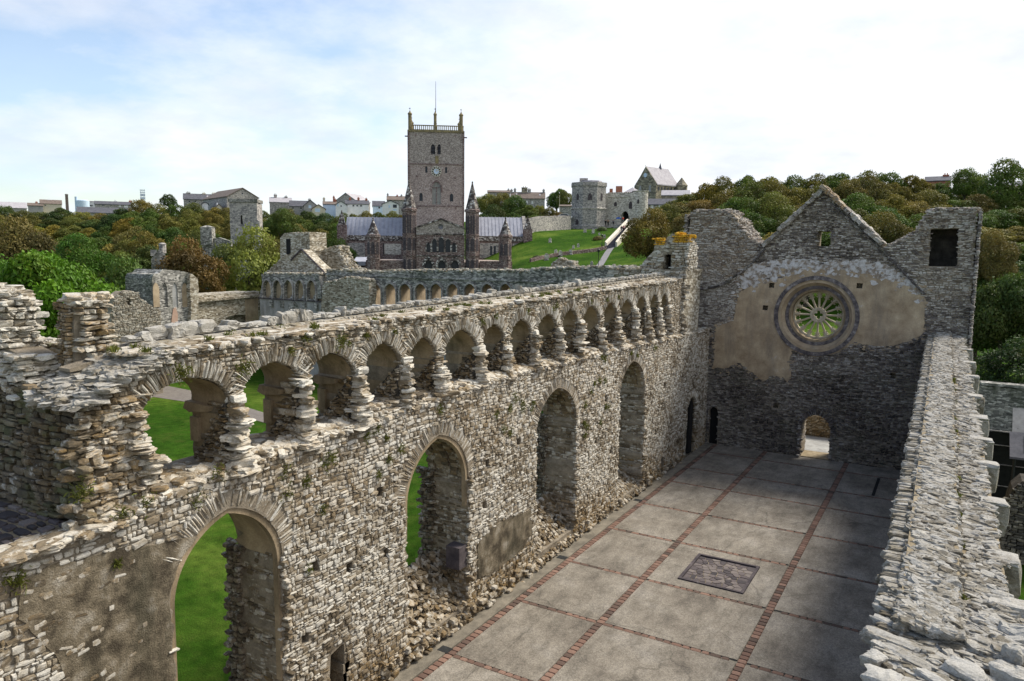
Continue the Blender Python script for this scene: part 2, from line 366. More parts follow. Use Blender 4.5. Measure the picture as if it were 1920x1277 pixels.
def build_terrain():
    xs = np.unique(np.concatenate([np.linspace(-2400, -400, 12), np.linspace(-400, -60, 60), np.linspace(-60, 120, 80), np.linspace(120, 400, 30), np.linspace(400, 2400, 12)]))
    ys = np.unique(np.concatenate([np.linspace(-300, -30, 12), np.linspace(-30, 70, 45), np.linspace(70, 330, 100), np.linspace(330, 600, 20), np.linspace(600, 2600, 14)]))
    V = [(x, y, ground_z(x, y)) for y in ys for x in xs]; nx = len(xs)
    F = [(j*nx+i, j*nx+i+1, (j+1)*nx+i+1, (j+1)*nx+i) for j in range(len(ys)-1) for i in range(nx-1)]
    m, nt, p = newmat('mown_grass'); g = crd(nt)
    a = noise(nt, g, .07, 8, .7); b2 = noise(nt, g, 2.2, 6, .7); c3 = noise(nt, g, 22, 4, .8)
    c = ramp(nt, a, [(.34, (.019, .056, .005)), (.5, (.038, .092, .008)), (.64, (.11, .165, .024))])
    c = mix(nt, 1., c, ramp(nt, b2, [(.3, .62), (.68, 1.25)]), 'MULTIPLY'); c = mix(nt, ramp(nt, noise(nt, g, .9, 6, .75), [(.52, 0.), (.75, .45)]), c, (.12, .13, .03)); c = mix(nt, 1., c, ramp(nt, c3, [(.3, .45), (.62, 1.25)]), 'MULTIPLY')
    nt.links.new(c, p.inputs['Base Color']); p.inputs['Specular IOR Level'].default_value = .03; p.inputs['Roughness'].default_value = 1.; bump(nt, p, mth(nt, 'ADD', c3, b2), .8, .08); M['grass'] = m
    o = mesh_obj('ground', V, np.array(F), m, smooth=True); tag(o, kind='structure')
build_terrain()

# ---- paved hall floor
def mat_brickattr(name, stops):
    m, nt, p = newmat(name); a = nd(nt, 'Attribute', attribute_name='sc'); s = nd(nt, 'SeparateColor', {0: a.outputs['Color']})
    g = crd(nt); h = noise(nt, g, 30, 5, .75); f = noise(nt, g, 1.1, 4)
    t = mth(nt, 'ADD', s.outputs[0], mth(nt, 'MULTIPLY', mth(nt, 'SUBTRACT', f, .5), .6), clamp=True); c = ramp(nt, t, stops)
    c = mix(nt, 1., c, ramp(nt, h, [(.25, .65), (.65, 1.1)]), 'MULTIPLY'); nt.links.new(c, p.inputs['Base Color']); bump(nt, p, h, .4, .01); return m
M['tile'] = mat_brickattr('terracotta_brick', [(0, (.085, .062, .05)), (.4, (.165, .098, .073)), (1, (.25, .155, .115))])
m, nt, p = newmat('exposed_aggregate'); g = crd(nt)
f = noise(nt, g, .55, 7, .7); h = nd(nt, 'TexVoronoi', {'Vector': g, 'Scale': 38.0}).outputs['Color']; h2 = noise(nt, g, 55, 4, .8); f2 = noise(nt, crd(nt, (1, .35, 1)), 2.6, 6, .75)
c = ramp(nt, f, [(.32, (.135, .115, .092)), (.5, (.232, .205, .165)), (.66, (.315, .285, .24))]); hs = nd(nt, 'SeparateColor', {0: h}).outputs[0]
c = mix(nt, 1., c, ramp(nt, hs, [(0, .68), (1, 1.2)]), 'MULTIPLY'); c = mix(nt, 1., c, ramp(nt, h2, [(.3, .7), (.65, 1.12)]), 'MULTIPLY'); cw_ = nd(nt, 'Mapping', {0: g}); wv = nd(nt, 'TexNoise', {'Vector': g, 'Scale': 1.3, 'Detail': 5.}); ce = nd(nt, 'TexVoronoi', {'Vector': mix(nt, .35, g, wv.outputs['Color']), 'Scale': .27}, feature='DISTANCE_TO_EDGE')
c = mix(nt, 1., c, ramp(nt, ce.outputs['Distance'], [(0, .66), (.002, .78), (.005, 1.)]), 'MULTIPLY')
c = mix(nt, 1., c, ramp(nt, f2, [(.32, .62), (.55, 1.06)]), 'MULTIPLY')
nt.links.new(c, p.inputs['Base Color']); p.inputs['Roughness'].default_value = .75; bump(nt, p, mth(nt, 'ADD', hs, h2), .35, .008); M['aggregate'] = m
M['kerb'] = mat_plain('grey_kerb_cement', (.13, .115, .09), (.25, .22, .17), 2.2, None, .5, 35)
fl = thing('hall_floor', '', 'floor', (4, 4, 0)); del fl['category']; del fl['label']; fl['kind'] = 'structure'
XC = [0.0, 2.53, 6.31]; YR = [-9.9, -6.6, -3.3, 0, 3.42, 6.64, 10.06, 13.23, 16.63, 19.05, 22.3]; sw = .115
b = MB(); b.box(-.6, 9.75, -21, 24.4, CT-.5, -.035); b.build('bedding', M['kerb'], fl)
b = MB(); xe = [-.0]+XC[1:]+[9.7]; ye = [-21]+YR+[23.95]
for i in range(3):
    for j in range(len(ye)-1):
        x0, x1 = xe[i]+sw, xe[i+1]-(sw if i < 2 else 0); y0, y1 = ye[j]+(.08 if j else 0), ye[j+1]-(.08 if j < len(ye)-2 else 0)
        if i == 1 and j == 6:
            b.box(x0, 3.45, y0, y1, -.2, -.001); b.box(5.45, x1, y0, y1, -.2, 0.0); b.box(3.45, 5.45, y0, 7.2, -.2, -.001); b.box(3.45, 5.45, 9.43, y1, -.2, -.002)
        else: b.box(x0, x1, y0, y1, -.2, rng.uniform(-.004, .003))
b.build('concrete_panel', M['aggregate'], fl)
st = Stones(); C = []; H = []
for x in XC:
    y = -20.
    while y < 23.9:
        if x == 0.0: C.append((x, y+.1, -.03)); H.append((sw-.006, .1-.006, .036)); y += .20
        else: C.append((x, y+.1, -.03)); H.append((sw-.006, .1-.006, .036)); y += .20
for y in YR:
    x = sw
    while x < 9.6:
        w = rng.choice([.2, .2, .3])
        if all(abs(x+w/2-q) > sw+w/2-.03 for q in XC[1:]): C.append((x+w/2, y, -.03)); H.append((w/2-.007, .073, .035+rng.uniform(-.003, .003)))
        x += w
C = np.array(C); H = np.array(H); P_, F_ = TM[2]; Pb = np.sign(P_)*(np.abs(P_) > .5); st.add(C, (1, 0, 0), (0, 1, 0), (0, 0, 1), H, 0, rng.uniform(0, 1, len(C)), jit=.03)
st.build('brick_strip', M['tile'], fl)
b = MB(); b.box(-.56, -.12, -20, 23.6, -.3, .012); b.build('edge_kerb', M['kerb'], fl)
b = MB(); pA, pB = on(1648, 897, z=0), on(1640, 930, z=0); b.box(pA[0]-.06, pA[0]+.06, pB[1], pA[1], -.1, .008); b.build('drain_slot', M['dark'], fl)
# low floor grilles by the wall
for px, py in ((845, 1222), (1063, 1048), (1204, 940)):
    q = on(px, py, z=0); b = MB(); b.box(q[0]-.33, q[0]-.02, q[1]-.13, q[1]+.13, -.1, .016); b.build('drain_grille', M['metal_dark'], fl)
# ---- the stone mosaic panel in the floor
t = thing('mosaic_panel', 'rectangular crazy-paved slate panel in a dark frame set into the hall floor', 'floor panel', (4.45, 8.3, 0))
b = MB(); x0, x1, y0, y1 = 3.46, 5.44, 7.21, 9.42
b.prism([(x0, y0), (x1, y0), (x1, y1), (x0, y1)], [[(x0+.09, y0+.09), (x1-.09, y0+.09), (x1-.09, y1-.09), (x0+.09, y1-.09)]], U=(1, 0, 0), Vv=(0, 1, 0), t0=-.12, t1=.035); b.build('frame', M['dressed'], t)
b = MB(); b.box(x0+.09, x1-.09, y0+.09, y1-.09, -.12, -.03); b.build('joint_bed', M['mortar_top'], t)
st = Stones(); pts = []
while len(pts) < 88:
    q = rng.uniform((x0+.17, y0+.17), (x1-.17, y1-.17))
    if all(np.hypot(*(q-o)) > .155 for o in pts) or rng.uniform() < .003: pts.append(q)
pts = np.array(pts)
# voronoi cells clipped to the frame -> flat slabs
def cell(i, poly):
    for j in range(len(pts)):
        if j == i: continue
        mid = (pts[i]+pts[j])/2; n = pts[j]-pts[i]; n = n/np.hypot(*n); out = []; off = .011
        for k in range(len(poly)):
            a, c = poly[k], poly[(k+1) % len(poly)]; da, dc = (a-mid)@n+off, (c-mid)@n+off
            if da <= 0: out.append(a)
            if (da < 0) != (dc < 0): out.append(a+(c-a)*da/(da-dc))
        poly = out
        if len(poly) < 3: return None
    return poly
Vs, Fs, As = [], [], []
box = [np.array(q) for q in ((x0+.1, y0+.1), (x1-.1, y0+.1), (x1-.1, y1-.1), (x0+.1, y1-.1))]
for i in range(len(pts)):
    c = cell(i, box)
    if c is None: continue
    k = len(Vs); n = len(c); z = -.012+rng.uniform(-.006, .006); Vs += [(q[0], q[1], -.06) for q in c]+[(q[0], q[1], z) for q in c]; Fs.append(tuple(range(k+n, k+2*n)))
    Fs += [(k+a, k+(a+1) % n, k+n+(a+1) % n, k+n+a) for a in range(n)]; As += [[rng.uniform(0, .9), 0, 0]]*(2*n)
M['mosaic'] = mat_brickattr('purple_slate_slab', [(0, (.05, .045, .048)), (.5, (.12, .10, .10)), (1, (.22, .19, .17))])
mesh_obj('slabs', Vs, Fs, M['mosaic'], t, attr=np.array(As))

# ---- left wall with the arcaded parapet
AR = [(-7.34, -5.67, 7.83, 7.28), (-5.38, -3.97, 7.87, 7.32), (-3.87, -2.46, 7.86, 7.31), (-2.14, -.90, 7.92, 7.34), (-.62, .50, 7.89, 7.34), (.79, 2.33, 7.95, 7.30), (2.60, 3.70, 7.95, 7.50),
      (4.04, 5.31, 7.98, 7.47), (5.68, 6.97, 8.02, 7.55), (7.35, 8.56, 8.08, 7.53), (8.86, 10.39, 8.10, 7.45), (10.69, 11.95, 8.12, 7.58), (12.28, 13.61, 8.15, 7.6), (13.94, 15.06, 8.20, 7.74), (15.5, 16.56, 8.2, 7.71), (16.79, 17.78, 8.18, 7.7)]
WN = [(-7.12, -4.72, 5.42, 4.1, 1.0, .50), (-.98, 1.68, 5.42, 4.0, .45, .5), (5.42, 8.25, 5.60, 4.35, .45, .5), (12.05, 14.75, 5.66, 4.4, .3, .5), (20.3, 22.1, 2.95, 2.0, -.3, .5)]
def arch_pts(yl, yr, za, zs, n=12, k=1.38):
    yc = (yl+yr)/2; o = []
    for t in np.linspace(0, 1, n): o.append((yl+(yc-yl)*(1-math.cos(t*k))/(1-math.cos(k)), zs+(za-zs)*math.sin(t*k)/math.sin(k)))
    return o+[(2*yc-y, z) for y, z in reversed(o[:-1])]
def ragged_side(y, z0, z1, s, j=.09):
    z = z0; o = []
    while z < z1-.06: o.append((y+s*rng.uniform(-j, j*.3), z)); z += rng.uniform(.08, .2)
    return o
def arch_hole(yl, yr, za, zs, zb, j=.07, k=1.38):
    L = ragged_side(yl, zb, zs, -1, j); R = ragged_side(yr, zb, zs, 1, j)
    return L+arch_pts(yl, yr, za, zs, 12, k)+R[::-1]
def voussoirs(st, O, U, V, N, pts, L, th=(.045, .085), prot=.03, depth=.12, tone=(.35, 1.), lich=.15, jl=.08, side=None):
    pts = np.array(pts); d = np.diff(pts, axis=0); sl_ = np.hypot(d[:, 0], d[:, 1]); cum = np.concatenate([[0], np.cumsum(sl_)]); s = 0.; mid = pts.mean(0)
    while s < cum[-1]:
        w = rng.uniform(*th); q = min(s+w/2, cum[-1]-1e-4); i = np.searchsorted(cum, q)-1; f = (q-cum[i])/sl_[i]; p = pts[i]+d[i]*f; tg = d[i]/sl_[i]; nr = np.array([-tg[1], tg[0]])
        if nr@(p-mid) < 0 and nr[1] < 0: nr = -nr
        l = L*(1+rng.uniform(-.25, .2)); c = p+nr*(l/2+rng.uniform(-.02, .02))
        ang = math.atan2(nr[1], nr[0])+rng.normal(0, .05)
        C = np.array(O)+np.array(U)*c[0]+np.array(V)*c[1]+np.array(N)*(prot+rng.uniform(-.018, .018))
        st.add(C, U, V, N, (l/2, w/2-.002, depth), ang, rng.uniform(*tone), lich*rng.uniform(), 0, jit=.09); s += w
def ztop(y): return 8.33+.0165*(y+6)
def zback(y): return 8.44+.019*(y+6)
XL, XA, XB = -.58, -.76, -1.85           # hall face, arcade face, outer face
lw = thing('hall_wall', 'long arcaded ruin wall of pale lichened rubble along the left side of the paved hall', 'ruined wall', (-1.6, 6, 0))
Yn, Zv, Xp = (0, 1, 0), (0, 0, 1), (1, 0, 0)
holes = [arch_hole(a, b_, za, zs, zb) for a, b_, za, zs, zb, _ in WN]
put = [(2.45, 3.0), (2.6, 4.15), (-2.9, 3.2), (-3.9, 3.6), (-1.7, 3.1), (4.3, 4.4), (3.6, 2.75), (9.9, 3.2), (17.2, 4.1), (-3.05, 1.0), (-1.9, 4.6), (10.7, 4.6), (16.2, 2.2), (18.9, 1.0), (11.3, 2.5), (-4.2, 2.2)]
ph = [[(y-.09, z-.11), (y+.10, z-.12), (y+.11, z+.12), (y-.08, z+.10)] for y, z in put]+[[(17.1, .02), (17.5, .02), (17.45, .85), (17.15, .8)], [(-3.6, .2), (-3.05, .25), (-3.1, 1.6), (-3.5, 1.5)]]
lo = [(-20, CT-.3), (24.3, CT-.3), (24.3, 6.02), (19.6, 6.05), (15, 6.22), (9, 6.36), (3, 6.42), (-2, 6.38), (-3.9, 6.22), (-5.4, 6.1), (-7.3, 6.02), (-8.2, 5.80), (-8.4, 5.76), (-20, 5.70)]
b = MB(); b.prism(lo, holes+ph, O=(0, 0, 0), U=Yn, Vv=Zv, t0=-1.05, t1=XL-.002)
b.prism([(y, z-.003) for y, z in lo], holes, U=Yn, Vv=Zv, t0=XB, t1=-1.052); b.build('wall_core', M['mortar'], lw)
# upper wall
KA = [1.38, 1.3, 1.3]+[1.12]*13
ZS = [6.14, 6.22, 6.32]+[6.5]*13
uh = [arch_hole(a, b_, za, zs, q, .03, k) for (a, b_, za, zs), k, q in zip(AR, KA, ZS)]
uo = [(-8.35, 5.9), (19.7, 5.9), (19.7, ztop(19.7)-.06)]+[(y, ztop(y)-.08) for y in np.linspace(17, -6.8, 14)]+[(-7.6, 8.0), (-8.35, 7.62)]
b = MB(); b.prism(uo, uh, U=Yn, Vv=Zv, t0=XB+.05, t1=XA-.003)
# raised back of the wall-walk
b.prism([(-8.0, 8.05), (-7, 8.12), (19.7, 8.4), (19.7, zback(19.7)-.05), (-6.8, zback(-6.8)-.06), (-8.0, 8.1)], U=Yn, Vv=Zv, t0=XB+.04, t1=-1.5); b.build('arcade_core', M['mortar'], lw)
# facing stones
allwin = [(a, b_, za, zs, zb) for a, b_, za, zs, zb, _ in WN]
def near_arch(u, v, lst, g):
    r = np.zeros(u.shape, bool)
    for a in lst:
        yl, yr, za, zs = a[:4]; zb = a[4] if len(a) > 4 else (6.72 if a[0] > -2.5 else 6.4)
        pts = arch_pts(yl-g, yr+g, za+g, zs, 9); r |= inpoly(u, v, [(yl+.02, zb-.2), (yl+.02, zs)]+pts[1:-1]+[(yr-.02, zs), (yr-.02, zb-.2)])
    return r
plast = [(-9.35, 5.42), (-9.0, 5.50), (-8.13, 5.40), (-7.3, 5.25), (-6.9, 5.2), (-6.55, 5.12), (-6.9, 4.86), (-7.12, 4.4), (-7.13, 2.0), (-7.1, .3), (-8.3, .3), (-8.5, 1.4), (-8.6, 2.6), (-8.75, 3.5), (-8.9, 4.0), (-9.15, 4.5), (-9.4, 4.9)]
plast2 = [(2.14, 1.01), (2.10, 1.6), (2.13, 2.0), (2.5, 2.15), (3.18, 2.25), (4.1, 2.2), (5.1, 2.05), (5.15, 1.6), (5.18, 1.29), (4.59, .98), (3.8, .93), (3.0, .86)]
def test_low(u, v):
    r = inpoly(u, v, lo)&(v > -.05)&~near_arch(u, v, allwin, .33)
    for y, z in put: r &= ~((np.abs(u-y) < .14)&(np.abs(v-z) < .13))
    r &= ~((u > 17.05)&(u < 17.5)&(v < .85)); r &= ~inpoly(u, v, plast)&~inpoly(u, v, plast2)&~((u > -3.6)&(u < -3.05)&(v > .2)&(v < 1.6)); return r
def lich_low(u, v): return np.clip(np.where(v < 1.6, (1.7-v)*.55, .08)+.25*(np.sin(u*.9+v)*.5+.5)*(v > 4.5), 0, .9)*rng.uniform(.2, 1, u.shape)
def tone_low(u, v, t): return np.clip(t+np.where(v < 1.2, -.14, 0)+.10*np.sin(u*1.1+1.7*v)+.08*np.sin(u*2.9-2.1*v), .03, 1)
st = Stones()
clad(st, (XL, 0, 0), Yn, Zv, Xp, (-11, 24.0, -.02, 6.5), test_low, hr=(.035, .13), wr=(.06, .28), prot=(-.038, .002), depth=.05, ang=.12, jit=.17, tone=(.25, 1.), lich=lich_low, tonef=tone_low)
# projecting foundation course / decayed wall foot
clad(st, (XL+.05, 0, 0), Yn, Zv, Xp, (-4.6, 20.2, -.03, .62), lambda u, v: (rng.uniform(0, 1, u.shape) < .42-.6*v)&~((u > 12.3)&(u < 14.4))&~((u > 5.8)&(u < 8.2)), hr=(.05, .15), wr=(.08, .3), prot=(-.05, .06), depth=.08, tone=(.1, .7), lich=lambda u, v: rng.uniform(.0, .55, u.shape), jit=.2)
st.build('facing_stones', M['stone'], lw)
# rendered patches
for nm, poly, mt, px_ in (('render_patch', plast, 'plaster_grime', XL+.02), ('render_patch', plast2, 'plaster_grime', XL+.03)):
    b = MB(); b.prism(rough(poly, .15, .03), U=Yn, Vv=Zv, t0=px_-.1, t1=px_); b.build(nm, M[mt], lw)
st = Stones(); n = 90; y = -7.3-rng.beta(2.4, 1.2, n)*2.0; z = 5.4-rng.beta(1, 1.6, n)*4.0; k_ = inpoly(y, z, plast)&(y < -7.4)
st.add(np.stack([np.full(k_.sum(), XL+.008), y[k_], z[k_]], -1), Yn, Zv, Xp, np.stack([rng.uniform(.03, .11, k_.sum()), rng.uniform(.02, .05, k_.sum()), np.full(k_.sum(), .018)], -1), rng.normal(0, .2, k_.sum()), rng.uniform(.1, .9, k_.sum()), rng.uniform(0, .3, k_.sum())); st.build('exposed_stones', M['stone'], lw)
# ledge under the arcade: sloping rubble
def ledge(y): return np.interp(y, [-8.2, -6.6, -4, 3, 9, 15, 19.6, 24.3], [5.88, 6.02, 6.18, 6.42, 6.36, 6.22, 6.05, 6.02])
st = Stones(); n = 1500; y = rng.uniform(-8.1, 19.8, n); f = rng.uniform(0, 1, n)
C = np.stack([XL-.02-f*.30, y, ledge(y)+.0+f*.12+rng.uniform(-.03, .03, n)], -1); sz = np.stack([rng.uniform(.05, .19, n), rng.uniform(.04, .11, n), rng.uniform(.025, .06, n)], -1)
st.add(C, Yn, (-.95, 0, .3), (.3, 0, .95), sz, rng.uniform(-1.2, 1.2, n), rng.uniform(.25, 1., n), rng.uniform(0, .4, n), jit=.2)
n = 500; y = rng.uniform(19.5, 24.2, n); C = np.stack([rng.uniform(-1.85, XL+.02, n), y, ledge(y)+rng.uniform(-.01, .05, n)], -1)
st.add(C, Yn, (-1, 0, 0), Zv, np.stack([rng.uniform(.07, .2, n), rng.uniform(.06, .14, n), rng.uniform(.03, .06, n)], -1), rng.uniform(-1.5, 1.5, n), rng.uniform(.3, .95, n), 0, jit=.18)
st.build('ledge_rubble', M['stone'], lw)
# arcade facing
def test_up(u, v): return inpoly(u, v, uo)&(v > ledge(u))&~near_arch(u, v, AR, .26)
st = Stones()
clad(st, (XA, 0, 0), Yn, Zv, Xp, (-8.4, 19.8, 6.3, 8.75), test_up, hr=(.03, .085), wr=(.06, .26), prot=(-.036, .004), depth=.05, ang=.1, jit=.16, tone=(.2, .9), lich=lambda u, v: rng.uniform(0, .35, u.shape))
clad(st, (0, 19.72, 0), (-1, 0, 0), Zv, (0, 1, 0), (.8, 1.8, 6.0, 8.7), None, hr=(.06, .12), wr=(.1, .3))
# near block: bigger weathered courses on its two faces
clad(st, (XA+.0, 0, 0), Yn, Zv, Xp, (-8.35, -7.45, 5.85, 7.75), lambda u, v: v < 7.55+(u+8.4)*.35, hr=(.06, .14), wr=(.10, .32), prot=(-.06, .02), depth=.10, tone=(.15, .8), lich=lambda u, v: rng.uniform(.0, .6, u.shape), k=4)
clad(st, (0, -8.36, 0), Xp, Zv, (0, -1, 0), (-2.0, XA+.05, 5.85, 7.8), lambda u, v: v < 7.7-(u+.8)*.15, hr=(.06, .14), wr=(.15, .4), prot=(-.04, .04), depth=.08, tone=(.0, .3), lich=lambda u, v: rng.uniform(.0, .3, u.shape), dark=lambda u, v: rng.uniform(0, 1, u.shape))  # end face in dark tones, its shadow put into the stone colour
st.build('arcade_facing', M['stone'], lw)
# ragged left edge of the first opening: a toothing of slabs stepping in and out
st = Stones()
for z in np.arange(6.2, 7.4, .075):
    e = -7.30+.22*math.exp(-((z-6.5)/.22)**2)+rng.uniform(-.08, .06)
    for q in range(3): st.add((XA+.02-q*.3+rng.uniform(-.05, .05), e-.12, z+rng.uniform(-.02, .02)), Yn, Xp, Zv, (rng.uniform(.08, .20), rng.uniform(.10, .2), rng.uniform(.025, .045)), rng.normal(0, .4), rng.uniform(.3, .9), rng.uniform(0, .4), k=4)
st.build('broken_edge', M['stone'], lw)
for i, (a, b_, za, zs) in enumerate(AR):
    st = Stones(); voussoirs(st, (XA, 0, 0), Yn, Zv, Xp, arch_pts(a, b_, za, zs, 14, KA[i]), .34, th=(.026, .055), prot=-.06, depth=.12, tone=(.35, 1.), jl=.1); st.build('arch_ring', M['stone'], lw)
    # plastered reveal lining, turned inside the opening
    pts = [(a+.015, ZS[i])]+[(y+(.015 if y < (a+b_)/2 else -.015), z-.015) for y, z in arch_pts(a, b_, za, zs, 14, KA[i])]+[(b_-.015, ZS[i])]
    V = [(XA-.06, y, z) for y, z in pts]+[(XB+.09, y, z) for y, z in pts]; n = len(pts); mesh_obj('reveal', V, [(k, k+1, n+k+1, n+k) for k in range(n-1)], M['plaster_brown'], lw, smooth=False)
    # far jamb: raking rubble core left where the facing has fallen
    zc = zs-.02; zq = ZS[i]-.08; tri = [(XA-.02, zc), (XA-.02, zq), (XB+.15, zq)]
    st = Stones()
    for yy, N_, w in ((b_-.10, (0, -1, 0), .1),):
        bb = MB(); bb.prism([(x, z) for x, z in tri], U=Xp, Vv=Zv, O=(0, yy, 0), N=(0, 1, 0), t0=.0, t1=.16); bb.build('jamb_core', M['mortar_dark'], lw)
        clad(st, (0, yy, 0), Xp, Zv, N_, (XB, XA+.05, zq, zc), lambda u, v: inpoly(u, v, tri), hr=(.03, .08), wr=(.06, .2), prot=(-.03, .03), depth=.05, tone=(.05, .6), ang=.3, jit=.2, lich=lambda u, v: rng.uniform(.0, .5, u.shape))
    # stacked slabs of the pier beyond this opening, stepping out at the foot
    yn = AR[i+1][0] if i+1 < len(AR) else b_+.25
    pc = (b_+yn)/2; top = zs-rng.uniform(-.05, .45); z = ZS[i]-.14
    lean, squat = rng.uniform(-.06, .06), rng.uniform(.7, 1.35)
    while z < top:
        t_ = (z-6.36)/(top-6.36); h = rng.uniform(.025, .065); wd = (.23*squat-.11*t_*squat)*rng.uniform(.45, 1.25)
        st.add((XA+.10-.10*t_+rng.uniform(-.05, .07), pc-.06+(.06+lean)*t_+rng.uniform(-.07, .06), z), Yn, Xp, Zv, (wd, rng.uniform(.10, .22), h), rng.normal(0, .35), rng.uniform(.35, 1.), rng.uniform(0, .4), k=4)
        if rng.uniform() < .8: st.add((XA-.3+rng.uniform(-.08, .07), pc-.1+.05*t_+rng.uniform(-.06, .04), z), Yn, Xp, Zv, (wd*.9, rng.uniform(.13, .24), h), rng.normal(0, .15), rng.uniform(.1, .6), rng.uniform(0, .6), k=2)
        z += h*1.7
    st.add((XA+.0, pc, top+.05), Yn, Xp, Zv, (.15, .13, .07), 0, 1.0, 0, k=4)
    n = 46; st.add(np.stack([rng.uniform(XB+.1, XA+.05, n), rng.uniform(a+.05, b_+.1, n), ZS[i]-.01+rng.uniform(-.04, .03, n)], -1), Yn, (-1, 0, 0), Zv, np.stack([rng.uniform(.06, .2, n), rng.uniform(.05, .13, n), rng.uniform(.025, .05, n)], -1), rng.uniform(-1.4, 1.4, n), rng.uniform(.15, .9, n), rng.uniform(0, .5, n), jit=.18)
    st.build('pier_rubble', M['stone'], lw)
    if i < 3:      # dressed string at the springing of the inner rib, far jamb
        bb = MB(); bb.prism([(XA-.45, zs-.22), (XA-.4, zs-.12), (XB+.05, zs-.08), (XB-.02, zs-.22), (XB+.15, zs-.28)], U=Xp, Vv=Zv, O=(0, b_-.14, 0), N=(0, 1, 0), t0=0, t1=.14); bb.box(XB+.08, XB+.3, b_-.08, b_, 6.45, zs-.38); bb.build('springer', M['plaster_brown'], lw)
# lower windows: rings, jamb masonry, plaster soffit, rubble sills
for i, (a, b_, za, zs, zb, _) in enumerate(WN):
    st = Stones(); pts = arch_pts(a, b_, za, zs, 18)
    if i < 4: voussoirs(st, (XL, 0, 0), Yn, Zv, Xp, (arch_pts(a-.04, b_+.04, za+.05, zs-.25, 18) if i else arch_pts(a-.04, b_+.04, za+.05, zs-.25, 18)[7:-2]), .42 if i else .46, th=(.03, .06), prot=-.095, depth=.11, tone=(.3, .85))
    else: voussoirs(st, (XL, 0, 0), Yn, Zv, Xp, pts, .3, prot=.0)
    st.build('arch_ring', M['stone'], lw)
    bb = MB(); pi = [(y+(.10 if y < (a+b_)/2 else -.10)*1.0, z-.07) for y, z in arch_pts(a, b_, za, zs, 18)]
    po = arch_pts(a, b_, za, zs, 18)
    if i < 2:
        zlo = 1.6 if i == 0 else 3.2
        pl_ = [(a, zlo)]+po+[(b_, zlo)]+[(b_-.09, zlo)]+pi[::-1]+[(a+.09, zlo)]
        bb.prism(pl_, U=Yn, Vv=Zv, t0=XL-.16, t1=XL-.03); bb.build('moulded_rib', M['plaster_brown' if i < 2 else 'dressed'], lw)
    st = Stones()
    zc = zs-.15 if i == 0 else za
    clad(st, (0, b_+.0, 0), Xp, Zv, (0, -1, 0), (XB, XL-.1, zb-.2, zs+.05), lambda u, v: v < zs, hr=(.06, .14), wr=(.12, .38), prot=(-.05, .0), depth=.06, tone=(.1, .75), lich=lambda u, v: np.where(v < 1.5, .6, .15)*rng.uniform(.2, 1, u.shape))
    clad(st, (0, b_-.05, 0), (.7, 0, 0), Zv, (0, -1, 0), (XB/.7-.3, XB/.7+.15, zb-.2, zs), None, hr=(.06, .14), wr=(.12, .3), prot=(-.05, .05), depth=.08, tone=(.05, .5))
    # ragged outer edge of far jamb and stones over the soffit
    if i > 0:
        for q in range(len(po)//2, len(po)-1):
            p0, p1 = np.array(po[q]), np.array(po[q+1]); tg = (p1-p0)/np.hypot(*(p1-p0)); L_ = np.hypot(*(p1-p0))
            for xx in np.arange(XB+.1, XL-.15, .24): st.add((xx+rng.uniform(-.05, .05), *( (p0+p1)/2+np.array([-tg[1], tg[0]])*.01)), Xp, (0, tg[0], tg[1]), (0, -tg[1], tg[0]), (.13, L_*.6, .07), rng.normal(0, .06), rng.uniform(.05, .55), rng.uniform(0, .4))
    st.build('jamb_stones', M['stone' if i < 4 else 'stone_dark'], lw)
    if i == 4:
        bb = MB(); bb.box(XB-.3, XL-.10, b_-.62, b_-.12, -.02, za+.1); bb.build('door_shade_box', M['dark'], lw)  # solid near-black box added to paint the shade in the doorway
    if i == 0:
        n = 16; V = []; F = []
        for q, (y, z) in enumerate(po[len(po)//2-2:]):
            V += [(XL-.15, y-.02, z-.04), (XB+.12+.12*math.sin(q*1.7)+.1*math.sin(q*4.1), y-.02, z-.04)]
        F = [(2*q, 2*q+2, 2*q+3, 2*q+1) for q in range(len(V)//2-1)]; mesh_obj('soffit_plaster', V, F, M['plaster_tan'], lw)
    if 0 < i < 4:   # decayed sill: a ramp of rubble falling into the hall
        zs0, zs1 = (0.15, 1.75) if i == 1 else ((.1, 1.5) if i == 2 else (.1, .8))
        bb = MB(); bb.prism([(XL-.05, -.1), (XL-.05, zs0), (XB+.2, zs1), (XB+.1, -.1)], U=Xp, Vv=Zv, O=(0, a-.1, 0), N=(0, 1, 0), t0=0, t1=b_-a+.2); bb.build('sill_core', M['mortar_dark'], lw)
        st = Stones(); n = 620; f = rng.uniform(-.02, 1, n); y = rng.uniform(a-.15, b_+.15, n)
        C = np.stack([XL+.05-f*(XL-XB-.2), y, zs0+f*(zs1-zs0)+rng.uniform(-.05, .09, n)], -1); st.add(C, Yn, (-.8, 0, .5), (.5, 0, .8), np.stack([rng.uniform(.04, .16, n), rng.uniform(.03, .10, n), rng.uniform(.03, .07, n)], -1), rng.uniform(-1.5, 1.5, n), rng.uniform(.02, .7, n), rng.uniform(.0, .4, n), jit=.25)
        st.build('sill_rubble', M['stone'], lw)
b = MB(); b.box(XL-.45, XL-.02, 1.28, 1.66, 1.55, 2.15); b.build('stone_tablet', M['dressed'], lw)
bk = MB(); bk.box(XB-1.5, XB-1.4, 19.5, 23, -.5, 3.4); bk.box(XB-1.4, XB+.02, 19.9, 20.2, -.5, 3.4); bk.box(XB-1.4, XB+.02, 22.2, 22.5, -.5, 3.4); bk.box(XB-1.4, XB+.02, 19.9, 22.5, 3.2, 3.5); bk.build('doorway_lobby', M['dark'], lw)  # lobby walls near-black, the darkness behind the door put into their colour
